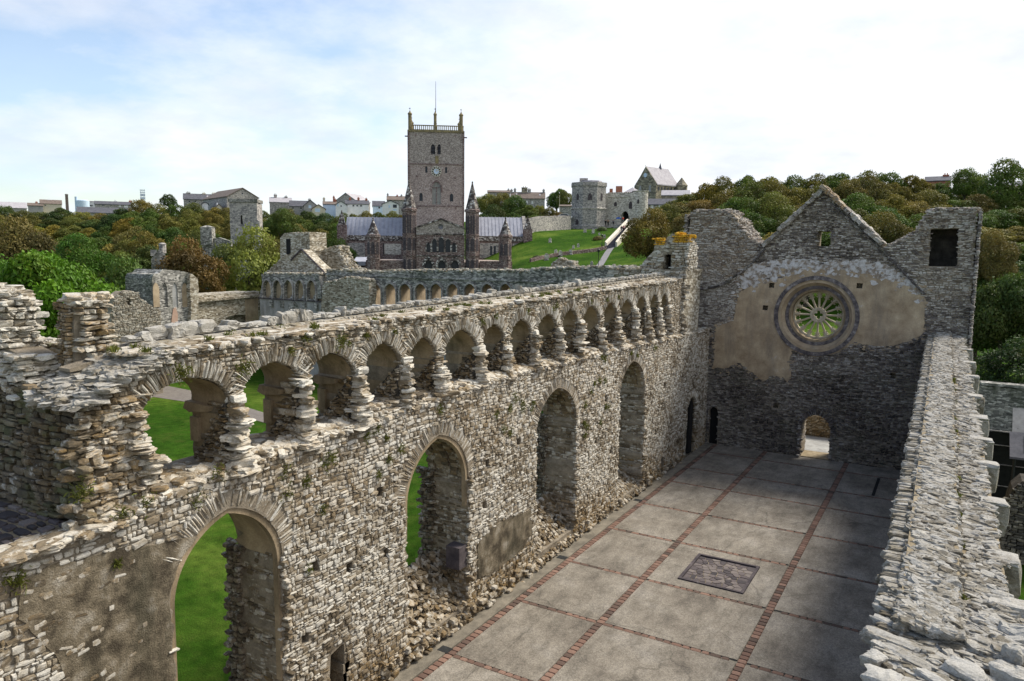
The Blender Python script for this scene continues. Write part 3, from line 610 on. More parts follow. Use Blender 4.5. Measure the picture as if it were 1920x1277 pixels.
# wall-walk top: long thin flags and a raised back row of blocks
b = MB(); st = Stones(); n = 1900; y = rng.uniform(-7.2, 19.6, n); x = rng.uniform(-1.52, XA+.03, n); f = (XA-x)/1.4
edge = rng.uniform(0, 1, n) < np.clip((x-XA+.5)*2, 0, 1)
C = np.stack([x, y, ztop(y)-.05+f*.05+rng.uniform(-.02, .035, n)], -1); sz = np.stack([np.where(edge, rng.uniform(.06, .17, n), rng.uniform(.14, .42, n)), np.where(edge, rng.uniform(.05, .12, n), rng.uniform(.04, .11, n)), rng.uniform(.02, .05, n)], -1)
st.add(C, Yn, (-1, 0, .03), (.03, 0, 1), sz, np.where(edge, rng.uniform(-1.4, 1.4, n), rng.normal(0, .10, n)), rng.uniform(.2, .95, n), rng.uniform(0, .3, n), jit=.18)
st.build('wall_walk_flags', M['stone'], lw)
st = Stones(); y = -7.0
while y < 19.5:
    big = y < -3; l = rng.uniform(.12, .42) if big else rng.uniform(.1, .26); h = rng.uniform(.04, .09) if big else rng.uniform(.035, .07)
    if rng.uniform() < (.30 if big else .05): h = rng.uniform(.09, .14)
    st.add((-1.66+rng.uniform(-.06, .06), y+l/2, zback(y)+h*.7), Yn, (-1, 0, 0), Zv, (l/2, rng.uniform(.09, .15), h), rng.normal(0, .12), rng.uniform(.7, 1.), 0, k=4)
    for q in range(2): st.add((-1.50+rng.uniform(-.03, .03), y+l/2, zback(y)-.08-q*.09), Yn, (-1, 0, 0), Zv, (l/2, .12, .045), rng.normal(0, .06), rng.uniform(.4, .9), .3, k=2)
    y += l*.93
st.build('parapet_stones', M['stone_white'], lw)
# near top of the wall where it falls to the corner
st = Stones(); n = 520; y = rng.uniform(-8.4, -6.6, n); x = rng.uniform(-1.85, XA+.08, n)
C = np.stack([x, y, np.interp(y, [-8.4, -7.6, -6.8], [7.62, 8.0, 8.26])-.05*(x-XA)+rng.uniform(-.02, .05, n)], -1)
st.add(C, Yn, (-1, 0, 0), Zv, np.stack([rng.uniform(.07, .22, n), rng.uniform(.06, .15, n), rng.uniform(.025, .06, n)], -1), rng.uniform(-.9, .9, n), rng.uniform(.5, 1., n), rng.uniform(0, .3, n), k=4, jit=.2)
st.build('corner_flags', M['stone_white'], lw)
# ================================================================== gable wall with the wheel window
YE = 24.0
gw = thing('gable_wall', 'tall gabled end wall with a stone wheel window, patchy tan plaster and a small arched doorway', 'ruined wall', (4.5, 24.5, 0))
Xv, Nm = (1, 0, 0), (0, -1, 0)
GO = [(-2.35, CT), (-2.3, 6.0), (-1.95, 9.0), (-1.8, 11.82), (-1.53, 12.03), (-1.0, 12.1), (-.44, 12.09), (.1, 12.0), (.37, 11.87), (.60, 11.6), (.62, 11.3), (.73, 11.07), (.95, 11.0), (1.08, 10.86), (1.3, 10.6), (1.56, 10.47), (1.78, 10.26), (2.13, 10.39),
      (2.84, 11.24), (3.53, 12.08), (4.56, 12.90), (5.42, 12.05), (6.38, 11.15), (7.09, 10.42), (7.37, 10.28), (7.95, 10.62), (8.57, 10.92), (8.68, 11.2), (8.81, 11.5), (9.03, 11.90), (9.53, 12.01), (10.8, 11.92), (10.84, 6.6), (10.9, CT)]
def circ(cx, cz, r, n=48, s=1): return [(cx+r*math.cos(2*math.pi*i/n), cz+r*math.sin(2*math.pi*i/n)*s) for i in range(n)]
RX, RZ = 4.53, 6.98
door = ragged_side(4.17, -.5, 1.45, -1, .03)+arch_pts(4.17, 5.50, 2.15, 1.45, 8, 1.5)+ragged_side(5.50, -.5, 1.45, 1, .03)[::-1]
win = [(4.38, 10.32), (5.0, 10.30), (4.96, 11.03), (4.38, 11.04)]
nook = [(9.10, 9.45), (10.22, 9.46), (10.15, 11.12), (9.08, 11.10)]
side_door = [(-.42, -.5), (-.42, 1.75), (-.25, 2.0), (-.02, 1.9), (.06, 1.6), (.06, -.5)]
pq = [(2.41, 8.39), (1.04, 8.26), (2.16, 7.27), (6.36, 8.50), (8.37, 8.50), (8.92, 7.28), (6.68, 5.53), (2.9, 2.4), (8.0, 4.4)]
pqh = [[(x-.13, z-.12), (x+.12, z-.13), (x+.14, z+.11), (x-.12, z+.12)] for x, z in pq]
b = MB(); GR = rough(GO, .3, .03)
b.prism(GR, [circ(RX, RZ, 1.64), door, win, nook, side_door]+pqh, O=(0, YE+.01, 0), U=Xv, Vv=Zv, N=(0, 1, 0), t0=0, t1=.35)
b.prism([(x, z-.01) for x, z in GR], [circ(RX, RZ, 1.2), door, win, [(x, z) for x, z in nook]], O=(0, YE+.362, 0), U=Xv, Vv=Zv, N=(0, 1, 0), t0=0, t1=.9)
b.prism([(-2.3, CT), (-1.8, 11.7), (-1.5, 11.9), (.2, 11.8), (.5, 11.2), (1.2, 10.4), (1.2, CT)], O=(0, YE+1.27, 0), U=Xv, Vv=Zv, N=(0, 1, 0), t0=0, t1=1.9)
b.prism([(8.5, CT), (8.6, 10.7), (9.1, 11.8), (10.78, 11.8), (10.85, CT)], O=(0, YE+1.27, 0), U=Xv, Vv=Zv, N=(0, 1, 0), t0=0, t1=1.6)
b.build('wall_core', M['mortar'], gw)
b = MB(); b.box(-.5, .12, YE+.30, YE+.345, -.1, 2.1); b.build('side_door_shade', M['dark'], gw)  # near-black plate closing the opening, stands for the shade inside
b = MB(); b.box(9.0, 10.3, YE+1.2, YE+1.26, 9.4, 11.2); b.build('recess_back', M['mortar_dark'], gw)  # dark plate, shade of the recess put into its colour
PL = [(-.30, 4.02), (-.25, 6.1), (.30, 6.4), (.62, 6.57), (.83, 7.93), (1.21, 8.21), (1.97, 8.5), (2.97, 8.79), (4.17, 9.21), (5.12, 9.31), (6.06, 9.13), (7.19, 8.91), (8.08, 8.69), (8.75, 8.36), (9.09, 8.01), (9.12, 6.5), (8.9, 6.25), (8.47, 5.99), (7.8, 5.78),
      (7.17, 5.72), (6.3, 5.84), (5.6, 5.3), (4.6, 5.0), (3.5, 5.2), (3.45, 4.6), (3.55, 4.1), (3.40, 3.62), (3.1, 3.9), (2.8, 3.95), (2.45, 3.8), (2.21, 3.55), (2.0, 3.75), (1.7, 4.0), (1.4, 4.10), (1.1, 4.4), (.86, 4.35), (.5, 4.1)]
WP = [(.9, 8.15), (1.0, 8.7), (1.16, 9.14), (1.6, 9.45), (2.18, 9.56), (3.0, 9.7), (3.67, 9.66), (4.4, 9.62), (5.11, 9.60), (6.1, 9.7), (6.93, 9.64), (7.7, 9.35), (8.27, 9.0), (9.0, 8.25), (8.75, 8.30), (8.08, 8.60), (7.19, 8.80), (6.06, 9.05), (5.12, 9.2), (4.17, 9.12), (2.97, 8.7), (1.97, 8.42)]
b = MB(); b.prism(rough(PL, .12, .05), [circ(RX, RZ, 1.88)]+[pqh[i] for i in (0, 2, 3)], O=(0, YE-.04, 0), U=Xv, Vv=Zv, N=(0, 1, 0), t0=0, t1=.09)
def blob(cx_, cz_, r): n = 9; return [(cx_+r*rng.uniform(.5, 1.25)*math.cos(6.283*i/n), cz_+r*.7*rng.uniform(.5, 1.25)*math.sin(6.283*i/n)) for i in range(n)]
PLa = np.array(PL+[PL[0]]); chips = []
for (p0_, p1_) in zip(PLa[:-1], PLa[1:]):
    for q in range(int(np.hypot(*(p1_-p0_))/.085)):
        f = rng.uniform(); d_ = rng.normal(0, .13); tg_ = (p1_-p0_)/np.hypot(*(p1_-p0_)); pp = p0_+(p1_-p0_)*f+np.array([-tg_[1], tg_[0]])*d_
        if (pp[0]-RX)**2+(pp[1]-RZ)**2 > 2.1**2 and pp[0] < 9.3: chips.append((pp, rng.uniform(.03, .14)))
for k, (pp, r) in enumerate(chips): b.prism(blob(pp[0], pp[1], r), O=(0, YE-.038+.0002*(k % 60), 0), U=Xv, Vv=Zv, N=(0, 1, 0), t0=0, t1=.08)
b.build('plaster', M['plaster_tan'], gw)
b = MB(); b.prism(rough(WP, .10, .07), O=(0, YE-.025, 0), U=Xv, Vv=Zv, N=(0, 1, 0), t0=0, t1=.07); 
for k in range(150):
    x_ = rng.uniform(.4, 9.0); zc_0 = float(np.interp(x_, [0, 1.2, 2, 4.2, 6, 8, 9], [7.9, 8.5, 8.9, 9.4, 9.35, 8.9, 8.2])); zz_ = zc_0+rng.normal(0, .28)
    if (x_-RX)**2+(zz_-RZ)**2 > 2.0**2: b.prism(blob(x_, zz_, rng.uniform(.04, .17)), O=(0, YE-.055+.0002*(k % 60), 0), U=Xv, Vv=Zv, N=(0, 1, 0), t0=0, t1=.09)
b.build('limewash_plaster', M['plaster_white'], gw)
def in_ring(u, v): return (u-RX)**2+(v-RZ)**2 < 1.9**2
def tg(u, v):
    r = inpoly(u, v, GO)&(v > -.05)&(u > -2.2)&~in_ring(u, v)&~(inpoly(u, v, PL))&~inpoly(u, v, nook)&~inpoly(u, v, win)&~((u > 4.17)&(u < 5.5)&(v < 1.5))&~inpoly(u, v, arch_pts(3.92, 5.75, 2.42, 1.45, 8, 1.5)+[(5.7, 1.4), (3.95, 1.4)])&~inpoly(u, v, side_door)
    r &= ~(inpoly(u, v, WP)&(rng.uniform(0, 1, u.shape) < .8))
    for x, z in pq: r &= ~((np.abs(u-x) < .15)&(np.abs(v-z) < .14))
    return r
def tone_g(u, v, t): return np.clip(t*np.where(v < 5.9, .66, np.where(v > 8.5, 1.0, .8))+np.where((u < 1.6)&(v > 6), .26, 0)+np.where((u > 8.6)&(v > 8), .2, 0)+.1*np.sin(u*1.3+v)+np.where((v > 4.2)&(v < 5.1)&(np.abs(u-RX) < 1.6), .22, 0), .02, 1)  # lower stones toned down: dark weathering plus shade put into the colour
def lich_g(u, v): return (np.where((u < 1.6)&(v > 8.5), .8, .1)+np.where((u > 8.6)&(v > 8), .45, 0))*rng.uniform(0, 1, u.shape)
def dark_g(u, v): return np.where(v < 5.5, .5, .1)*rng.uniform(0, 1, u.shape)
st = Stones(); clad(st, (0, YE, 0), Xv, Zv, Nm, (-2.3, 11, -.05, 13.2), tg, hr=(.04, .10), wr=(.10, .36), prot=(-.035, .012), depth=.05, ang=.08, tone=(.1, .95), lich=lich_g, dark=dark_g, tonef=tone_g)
clad(st, (-2.0, 0, 0), (0, -1, 0), Zv, (-1, 0, 0), (-27, -24, 0, 11.8), None, tone=(.2, .8)); clad(st, (10.9, 0, 0), Yn, Zv, Xp, (24, 26.5, 0, 11.8), None, tone=(.2, .8))
# broken tops
for pa, pb, wd in (((-1.8, 11.9), (-1.5, 12.1), 1), ((-1.5, 12.05), (.1, 12.08), 2), ((.1, 12.0), (.62, 11.5), 2), ((.62, 11.4), (1.1, 10.85), 2), ((1.1, 10.8), (1.78, 10.3), 1.5), ((7.37, 10.3), (8.57, 10.95), 1.5), ((8.57, 10.95), (9.03, 11.9), 2), ((9.03, 11.95), (10.85, 11.98), 2)):
    n = int(70*wd*math.hypot(pb[0]-pa[0], pb[1]-pa[1])); f = rng.uniform(0, 1, n); C = np.stack([pa[0]+(pb[0]-pa[0])*f, YE+rng.uniform(0, 1.3*wd, n), pa[1]+(pb[1]-pa[1])*f+rng.uniform(-.08, .06, n)], -1)
    st.add(C, Xv, Yn, Zv, np.stack([rng.uniform(.07, .2, n), rng.uniform(.07, .16, n), rng.uniform(.025, .055, n)], -1), rng.uniform(-1, 1, n), rng.uniform(.4, 1, n), rng.uniform(0, .5, n), jit=.2)
voussoirs(st, (0, YE-.02, 0), Xv, Zv, Nm, arch_pts(4.15, 5.52, 2.17, 1.3, 10, 1.5), .26, th=(.05, .09), tone=(.1, .5))
for x_, s_ in ((4.12, 1), (5.55, -1)): clad(st, (x_, YE, 0), (0, s_*1., 0), Zv, (s_*1., 0, 0), (0, 1.2, 0, 1.5) if s_ > 0 else (-1.2, 0, 0, 1.5), None, tone=(.3, .8), prot=(-.03, .01))
st.build('facing_stones', M['stone_gable'], gw)
# gable coping: raked slabs
st = Stones()
for pa, pb in (((1.95, 10.25), (4.56, 12.93)), ((7.2, 10.35), (4.56, 12.93))):
    pa, pb = np.array(pa), np.array(pb); L_ = np.hypot(*(pb-pa)); d = (pb-pa)/L_; nrm = np.array([-d[1], d[0]]); nrm = nrm if nrm[1] > 0 else -nrm; s = 0
    while s < L_:
        l = rng.uniform(.14, .38); p = pa+d*(s+l/2)+nrm*.05; yel = float(pb[0] < pa[0] and s > L_*.60)
        for yy in (YE+.0, YE+.36, YE+.75, YE+1.1): st.add((p[0]+rng.uniform(-.02, .02), yy-.06+rng.uniform(-.05, .03), p[1]+rng.uniform(-.02, .04)), (d[0], 0, d[1]), Yn, (nrm[0], 0, nrm[1]), (l/2, .22, rng.uniform(.08, .13)), rng.normal(0, .08), rng.uniform(.35, .95), yel*rng.uniform(.7, 1.3), .3, k=4)
        s += l*.95
for line in ([(4.9, 12.30), (6.86, 10.51), (9.05, 8.2)], [(2.05, 10.2), (1.2, 9.2), (.0, 8.35)], [(-1.9, 7.9), (-.4, 8.2), (.4, 8.5)]):
    for (xa, za_), (xb, zb_) in zip(line[:-1], line[1:]):
        L_ = math.hypot(xb-xa, zb_-za_); d = ((xb-xa)/L_, 0, (zb_-za_)/L_); n = int(L_/.28)
        for q in range(n): f = (q+.5)/n; st.add((xa+(xb-xa)*f, YE-.06, za_+(zb_-za_)*f), d, (-d[2], 0, d[0]), Nm, (.15, .05, .10), rng.normal(0, .05), rng.uniform(.1, .5), 0, .4)
st.build('gable_coping', M['stone_gable'], gw)
# the wheel window
wh = []
def ringy(b, r0, r1, y0, y1, n=64):
    b.prism(circ(RX, RZ, r1, n), [circ(RX, RZ, r0, n)], O=(0, y0, 0), U=Xv, Vv=Zv, N=(0, 1, 0), t0=0, t1=y1-y0)
M['ring'] = mat_plain('weathered_ring_stone', (.075, .066, .068), (.16, .14, .135), 4.5, (.36, .335, .32), .5, 25, dist=.02, lo=.4, hi=.55)
b = MB(); ringy(b, 1.745, 1.93, YE-.09, YE+.05); hood = b.build('outer_moulding', M['ring'], gw)
b = MB(); ringy(b, 1.60, 1.744, YE-.03, YE+.1); b.build('outer_band', M['plaster_tan'], gw)
def cone(r0, y0, r1, y1, n=64): return [(RX+r*math.cos(2*math.pi*i/n), y, RZ+r*math.sin(2*math.pi*i/n)) for r, y in ((r0, y0), (r1, y1)) for i in range(n)], [(i, (i+1) % n, (i+1) % n+n, i+n) for i in range(n)]
b = MB(); b.add(*cone(1.62, YE+.04, 1.44, YE+.26)); b.build('outer_splay', M['plaster_tan'], gw)
b = MB(); ringy(b, 1.30, 1.45, YE+.22, YE+.37); b.build('inner_moulding', M['ring'], gw)
b = MB(); ringy(b, 1.20, 1.299, YE+.30, YE+.40); b.build('inner_band', M['plaster_brown'], gw)
b = MB(); b.add(*cone(1.205, YE+.4, 1.16, YE+.8)); b.build('inner_splay', M['plaster_brown'], gw)
wn = MB(); yt0, yt1 = YE+.72, YE+.90
ringy(wn, 1.08, 1.20, yt0, yt1); ringy(wn, .27, .37, yt0-.03, yt1)
wo = wn.build('tracery_rim', M['tracery'], gw)
q4 = []
for k in range(4):
    a0 = k*math.pi/2
    for t in np.linspace(-2.05, 2.05, 9): q4.append((RX+.125*math.cos(a0)+.082*math.cos(a0+t), RZ+.125*math.sin(a0)+.082*math.sin(a0+t)))
b = MB(); b.prism(circ(RX, RZ, .275, 40), [q4], O=(0, yt0+.03, 0), U=Xv, Vv=Zv, N=(0, 1, 0), t0=0, t1=.10); b.build('hub', M['tracery'], gw)
for k in range(16):
    a = math.pi/2+2*math.pi*k/16; dx, dz = math.cos(a), math.sin(a); nx_, nz_ = -dz, dx
    b = MB(); sec = [(-.042, yt0+.03), (0, yt0-.01), (.042, yt0+.03), (.042, yt1-.03), (0, yt1), (-.042, yt1-.03)]
    V = []
    for r, s_ in ((.35, 1), (.86, 1.0), (1.09, 1.9)):
        for w_, y_ in sec: V.append((RX+dx*r+nx_*w_*s_, y_, RZ+dz*r+nz_*w_*s_))
    F = [(j*6+i, j*6+(i+1) % 6, (j+1)*6+(i+1) % 6, (j+1)*6+i) for j in range(2) for i in range(6)]+[(0, 1, 2, 3, 4, 5)]; b.add(V, F)
    # cusped head between this spoke and the next
    a2 = a+math.pi/16; r_c = .93; c0 = (RX+math.cos(a2)*r_c, RZ+math.sin(a2)*r_c)
    for s_ in (-1, 1):
        arc = [(c0[0]+.125*math.cos(a2+s_*t), yt0+.09, c0[1]+.125*math.sin(a2+s_*t)) for t in np.linspace(.5, 2.2, 7)]; b.tube(arc, .028, 5)
        b.tube([arc[-1], (c0[0]+.045*math.cos(a2+s_*2.0), yt0+.09, c0[1]+.045*math.sin(a2+s_*2.0))], [.028, .014], 5)
    b.build('spoke', M['tracery'], gw)
# cobwebbed ivy hanging in the recess
# small path and wall seen through the doorway
t = thing('low_wall', 'low brown stone wall seen through the arched doorway of the gable wall', 'wall', (4.5, 29.2, 0))
b = MB(); b.prism(rough([(.5, CT), (8.5, CT), (8.5, 1.05), (.5, 1.15)], .3, .06), O=(0, 28.9, 0), U=Xv, Vv=Zv, N=(0, 1, 0), t0=0, t1=.5); b.build('core', M['mortar'], t)
st = Stones(); clad(st, (0, 28.9, 0), Xv, Zv, Nm, (.5, 8.5, 0, 1.1), None, tone=(.15, .6), lich=lambda u, v: rng.uniform(0, .5, u.shape)); clad(st, (0, 28.9, 1.1), Xv, Yn, Zv, (.5, 8.5, 0, .5), None, tone=(.3, .9)); st.build('stones', M['stone'], t)
b = MB(); b.box(1.0, 8.0, 25.3, 28.9, CT, -.02); tag(b.build('path', M['plaster_grey'], None), kind='structure')
b = MB(); b.box(4.19, 5.48, 24.0, 25.28, -.3, .03); b.build('threshold', M['mortar_top'], gw)

# ================================================================== right-hand wall with its broad top
def zr(y): return 5.95+.0185*(y+5)
def xr(y): return 9.70-.0105*(y+5)
rw = thing('side_wall', 'broad flat-topped wall of whitened stones running away on the right with corbels on its outer edge', 'ruined wall', (10.2, 6, 0))
b = MB(); V = []; F = []
sec = lambda y: [(xr(y)+.03, -.5), (xr(y)+.03, zr(y)-.14), (xr(y)+.16, zr(y)-.14), (xr(y)+.17, zr(y)+.02), (xr(y)+.78, zr(y)+.02), (xr(y)+.80, zr(y)-.09), (xr(y)+1.30, zr(y)-.09), (xr(y)+1.36, -3.2)]
ys = list(np.arange(-4.6, 24.0, 1.0))+[24.05]
for y in ys: V += [(x, y, z) for x, z in sec(y)]
F = [(j*8+i, j*8+i+1, (j+1)*8+i+1, (j+1)*8+i) for j in range(len(ys)-1) for i in range(7)]+[tuple(range(8)), tuple(range((len(ys)-1)*8+7, (len(ys)-1)*8-1, -1))]
b.add(V, F)
b.prism([(9.72, -20), (10.62, -20), (10.62, -4.61), (9.72, -4.61)], U=Xp, Vv=Yn, t0=-3, t1=5.80); b.prism([(10.62, -6.14), (11.1, -6.14), (11.1, -4.62), (10.62, -4.62)], U=Xp, Vv=Yn, t0=-3, t1=5.74); b.prism([(10.62, -20), (11.6, -20), (11.6, -6.4), (10.95, -6.4), (10.95, -6.15), (11.6, -6.15), (11.3, -6.12), (10.9, -6.12), (10.9, -20+.1), (10.62, -19.9)][:4]+[(10.98, -6.4), (10.98, -19.9)], U=Xp, Vv=Yn, t0=-3, t1=5.70)
b.build('wall_core', M['mortar_top'], rw)
st = Stones()
clad(st, (0, 0, 0), Yn, Zv, (-1, 0, 0), (-8, 24, 0, 6.6), lambda u, v: v < zr(u)-.16, prot=(0, 0), tone=(.1, .6), hr=(.08, .16), wr=(.2, .45)); 
st.V = [v+np.stack([xr(v[:, 1])+.01, 0*v[:, 1], 0*v[:, 1]], -1) for v in st.V]
st.build('inner_facing', M['stone_gable'], rw)
st = Stones()
# inner stepped ledge of stacked slabs
y = -4.9
while y < 24:
    l = rng.uniform(.04, .12)
    st.add((xr(y)+.09+rng.uniform(-.035, .03), y+l/2, zr(y)-.12+rng.uniform(-.03, .02)), Yn, (-1, 0, 0), Zv, (l/2-.004, rng.uniform(.13, .18), .06), rng.normal(0, .12), rng.uniform(.2, .95), rng.uniform(0, .2), k=4, jit=.11); y += l*.95
st.build('inner_ledge', M['stone_white'], rw)
st = Stones()
def top_layer(n, x0, x1, zo, su, sv_, sz_, tone, ya=-5.4, yb=24, wj=.03):
    y = ya+(yb-ya)*rng.uniform(0, 1, n)**1.25; x = rng.uniform(x0, x1, n)
    C = np.stack([xr(y)+x, y, zr(y)+zo+rng.uniform(-wj, wj, n)], -1)
    sc = np.clip(1.0+.0*y, .8, 1.2)
    ax = rng.normal(0, .14, n); Nn = np.stack([np.sin(ax), rng.normal(0, .12, n)-.10, np.ones(n)], -1); Nn /= np.linalg.norm(Nn, axis=1)[:, None]
    U = np.stack([np.ones(n), 0*ax, -Nn[:, 0]], -1); U /= np.linalg.norm(U, axis=1)[:, None]; Vv_ = np.cross(Nn, U)
    st.add(C, U, Vv_, Nn, np.stack([rng.uniform(*su, n)*sc, rng.uniform(*sv_, n)*sc, rng.uniform(*sz_, n)], -1), rng.normal(-.32, .28, n), rng.uniform(*tone, n), rng.uniform(0, .12, n), 0, k=4, jit=.14)
top_layer(4000, .26, .74, .0, (.04, .11), (.022, .055), (.02, .04), (.2, 1.), wj=.022)
top_layer(500, .17, .26, -.03, (.04, .09), (.025, .06), (.03, .05), (.2, .9), wj=.02)
top_layer(1000, .32, .68, .012, (.06, .15), (.028, .06), (.018, .035), (.4, 1.), wj=.015)
top_layer(2600, .86, 1.26, -.10, (.04, .12), (.022, .06), (.02, .04), (.25, 1.), wj=.02)
st.build('top_stones', M['stone_white'], rw)
# big loose slabs at the near end
st = Stones()
big = [(1655, 1262, .16, .12, .07), (1668, 1190, .26, .10, .06), (1700, 1222, .30, .07, .05), (1640, 1225, .10, .09, .07), (1725, 1205, .16, .06, .035), (1690, 1140, .26, .06, .05), (1680, 1165, .28, .055, .045), (1790, 1145, .17, .11, .07), (1768, 1118, .14, .07, .05), (1835, 1150, .18, .10, .07), (1880, 1150, .15, .10, .07), (1905, 1185, .15, .10, .12),
       (1810, 1255, .18, .12, .10), (1745, 1262, .14, .07, .06), (1700, 1268, .12, .07, .05), (1740, 1160, .08, .04, .03), (1700, 1110, .17, .05, .04), (1672, 1125, .12, .06, .05), (1830, 1105, .12, .07, .06), (1875, 1108, .12, .08, .07), (1812, 1200, .16, .08, .05), (1905, 1225, .12, .10, .12), (1895, 1265, .16, .1, .14), (1750, 1085, .12, .05, .03), (1715, 1250, .10, .05, .04),
       (1755, 1190, .09, .04, .03), (1835, 1180, .12, .06, .05), (1718, 1185, .07, .04, .03), (1775, 1225, .10, .05, .04), (1780, 1170, .08, .04, .03), (1800, 1175, .1, .05, .03), (1650, 1200, .08, .05, .05), (1730, 1232, .12, .05, .03), (1855, 1265, .08, .06, .05)]
for px, py, a, c, h in big:
    q = on(px, py, z=5.90); st.add((q[0], q[1], 5.80+h*.30), (1, 0, 0), Yn, Zv, (a, c, h), -.38+rng.normal(0, .15), rng.uniform(.6, 1), 0, 0, k=6, jit=.12)
n = 1500; y = rng.uniform(-7.3, -4.3, n); x = rng.uniform(9.74, 11.25, n); keep = ~((x > 10.58)&(x < 11.0)&(y < -5.75)&(y > -7)); x, y = x[keep], y[keep]; n = len(x)
st.add(np.stack([x, y, 5.79+rng.uniform(-.02, .05, n)+np.clip((y+5.1)*.15, 0, .12)*(x < 10.5)], -1), (1, 0, 0), Yn, Zv, np.stack([rng.uniform(.03, .12, n), rng.uniform(.015, .05, n), rng.uniform(.015, .03, n)], -1), rng.normal(-.3, .4, n), rng.uniform(.1, 1, n), rng.uniform(0, .2, n), k=4, jit=.16)
st.build('end_slabs', M['stone_white'], rw)
# corbels hanging on the outer edge
y = 20.5; ks = [(1820, 680), (1823, 712), (1826, 743), (1830, 768), (1836, 800), (1843, 828), (1850, 862), (1857, 905), (1870, 950), (1890, 1010), (1905, 1085)]
for px, py in [(1812, 645), (1815, 662)]+ks:
    q = on(px, py, x=11.02); 
    if q[1] > 23: continue
    st = Stones(); st.add((xr(q[1])+1.33, q[1], zr(q[1])-.36), Xp, Yn, Zv, (.19, .14, .27), rng.normal(0, .06), rng.uniform(.3, .8), .1, k=4, jit=.06); st.add((xr(q[1])+1.30, q[1]+.02, zr(q[1])-.10), Xp, Yn, Zv, (.2, .17, .05), rng.normal(0, .1), .8, .0, k=4, jit=.1)
    st.build('corbel', M['stone_white'], rw)

# ================================================================== cross wall, piers and paved platform at the near left
cw = thing('cross_wall', 'broken cross wall with stacked white slabs at the near left, behind the cobbled platform', 'ruined wall', (-3.5, -8, 5.8))
b = MB(); b.prism([(-9, 5.0), (-1.95, 5.0), (-1.95, 7.65), (-3.4, 7.75), (-9, 7.7)], O=(0, -8.30, 0), U=Xv, Vv=Zv, N=(0, 1, 0), t0=0, t1=.35); b.prism([(-9, 7.3), (-1.9, 7.38), (-1.9, 7.64), (-3.4, 7.74), (-9, 7.69)], O=(0, -7.96, 0), U=Xv, Vv=Zv, N=(0, 1, 0), t0=0, t1=1.1)
b.prism([(-4.5, 7.6), (-2.25, 7.6), (-2.3, 8.25), (-2.8, 8.35), (-2.85, 8.8), (-3.0, 9.2), (-4.5, 9.3)], O=(0, -8.25, 0), U=Xv, Vv=Zv, N=(0, 1, 0), t0=0, t1=.5)
b.prism([(-4.9, 7.6), (-2.2, 7.6), (-2.2, 8.2), (-4.9, 8.15)], O=(0, -7.28, 0), U=Xv, Vv=Zv, N=(0, 1, 0), t0=0, t1=.45)
b.prism([(-7.75, 7.7), (-7.0, 7.9), (-7.08, 8.3), (-7.2, 9.05), (-7.7, 9.08)], O=(-2.1, 0, 0), U=Yn, Vv=Zv, N=(1, 0, 0), t0=0, t1=.28)
b.build('wall_core', M['mortar'], cw)
st = Stones(); clad(st, (0, -8.32, 0), Xv, Zv, Nm, (-9, -1.9, 5.7, 7.7), None, tone=(.05, .4), dark=lambda u, v: rng.uniform(0, .8, u.shape))
clad(st, (0, -8.27, 0), Xv, Zv, Nm, (-4.5, -2.3, 7.6, 9.3), lambda u, v: (v < 8.3)|(u < -2.9), hr=(.06, .12), wr=(.12, .34), prot=(-.06, .05), depth=.12, tone=(.6, 1.), k=4, lich=lambda u, v: rng.uniform(0, .2, u.shape))
clad(st, (-2.28, 0, 0), Yn, Zv, Xp, (-8.25, -7.8, 7.6, 8.3), None, hr=(.06, .12), wr=(.12, .3), prot=(-.06, .05), depth=.12, tone=(.6, 1.), k=4)
clad(st, (-2.86, 0, 0), Yn, Zv, Xp, (-8.25, -7.8, 8.4, 9.1), None, hr=(.06, .12), wr=(.12, .3), prot=(-.06, .05), depth=.12, tone=(.6, 1.), k=4)
clad(st, (0, -7.3, 0), Xv, Zv, Nm, (-4.9, -2.3, 7.7, 8.2), None, tone=(.1, .6), dark=lambda u, v: rng.uniform(0, .8, u.shape))
clad(st, (0, -7.28, 8.2), Xv, Yn, Zv, (-4.9, -2.3, 0, .45), None, tone=(.6, 1.), k=4, hr=(.08, .16), wr=(.12, .3), prot=(-.02, .04))
clad(st, (0, -7.77, 0), Xv, Zv, Nm, (-2.08, -1.88, 7.7, 9.1), None, hr=(.04, .09), wr=(.05, .12), prot=(-.02, .02), depth=.06, tone=(.1, .5), lich=lambda u, v: rng.uniform(.2, .6, u.shape))
clad(st, (-1.83, 0, 0), Yn, Zv, Xp, (-7.7, -6.95, 7.8, 9.12), lambda u, v: (u < -7.02-.12*(v-7.9))&(u > -7.68), hr=(.05, .12), wr=(.10, .30), prot=(-.06, .05), depth=.13, tone=(.35, 1.), k=4, lich=lambda u, v: rng.uniform(.0, .7, u.shape))
n = 40; st.add(np.stack([rng.uniform(-2.1, -1.85, n), rng.uniform(-7.72, -7.1, n), rng.uniform(9.08, 9.2, n)], -1), Xv, Yn, Zv, np.stack([rng.uniform(.08, .16, n), rng.uniform(.06, .13, n), rng.uniform(.03, .05, n)], -1), rng.uniform(-1, 1, n), rng.uniform(.5, 1., n), rng.uniform(0, .8, n), k=4)
n = 320; x = rng.uniform(-4.5, -1.85, n); st.add(np.stack([x, rng.uniform(-8.3, -7.2, n), 7.72+rng.uniform(-.02, .05, n)], -1), Xv, Yn, Zv, np.stack([rng.uniform(.06, .22, n), rng.uniform(.05, .13, n), rng.uniform(.025, .05, n)], -1), rng.uniform(-.7, .7, n), rng.uniform(.1, .9, n), rng.uniform(0, .3, n), rng.uniform(0, .8, n), k=4)
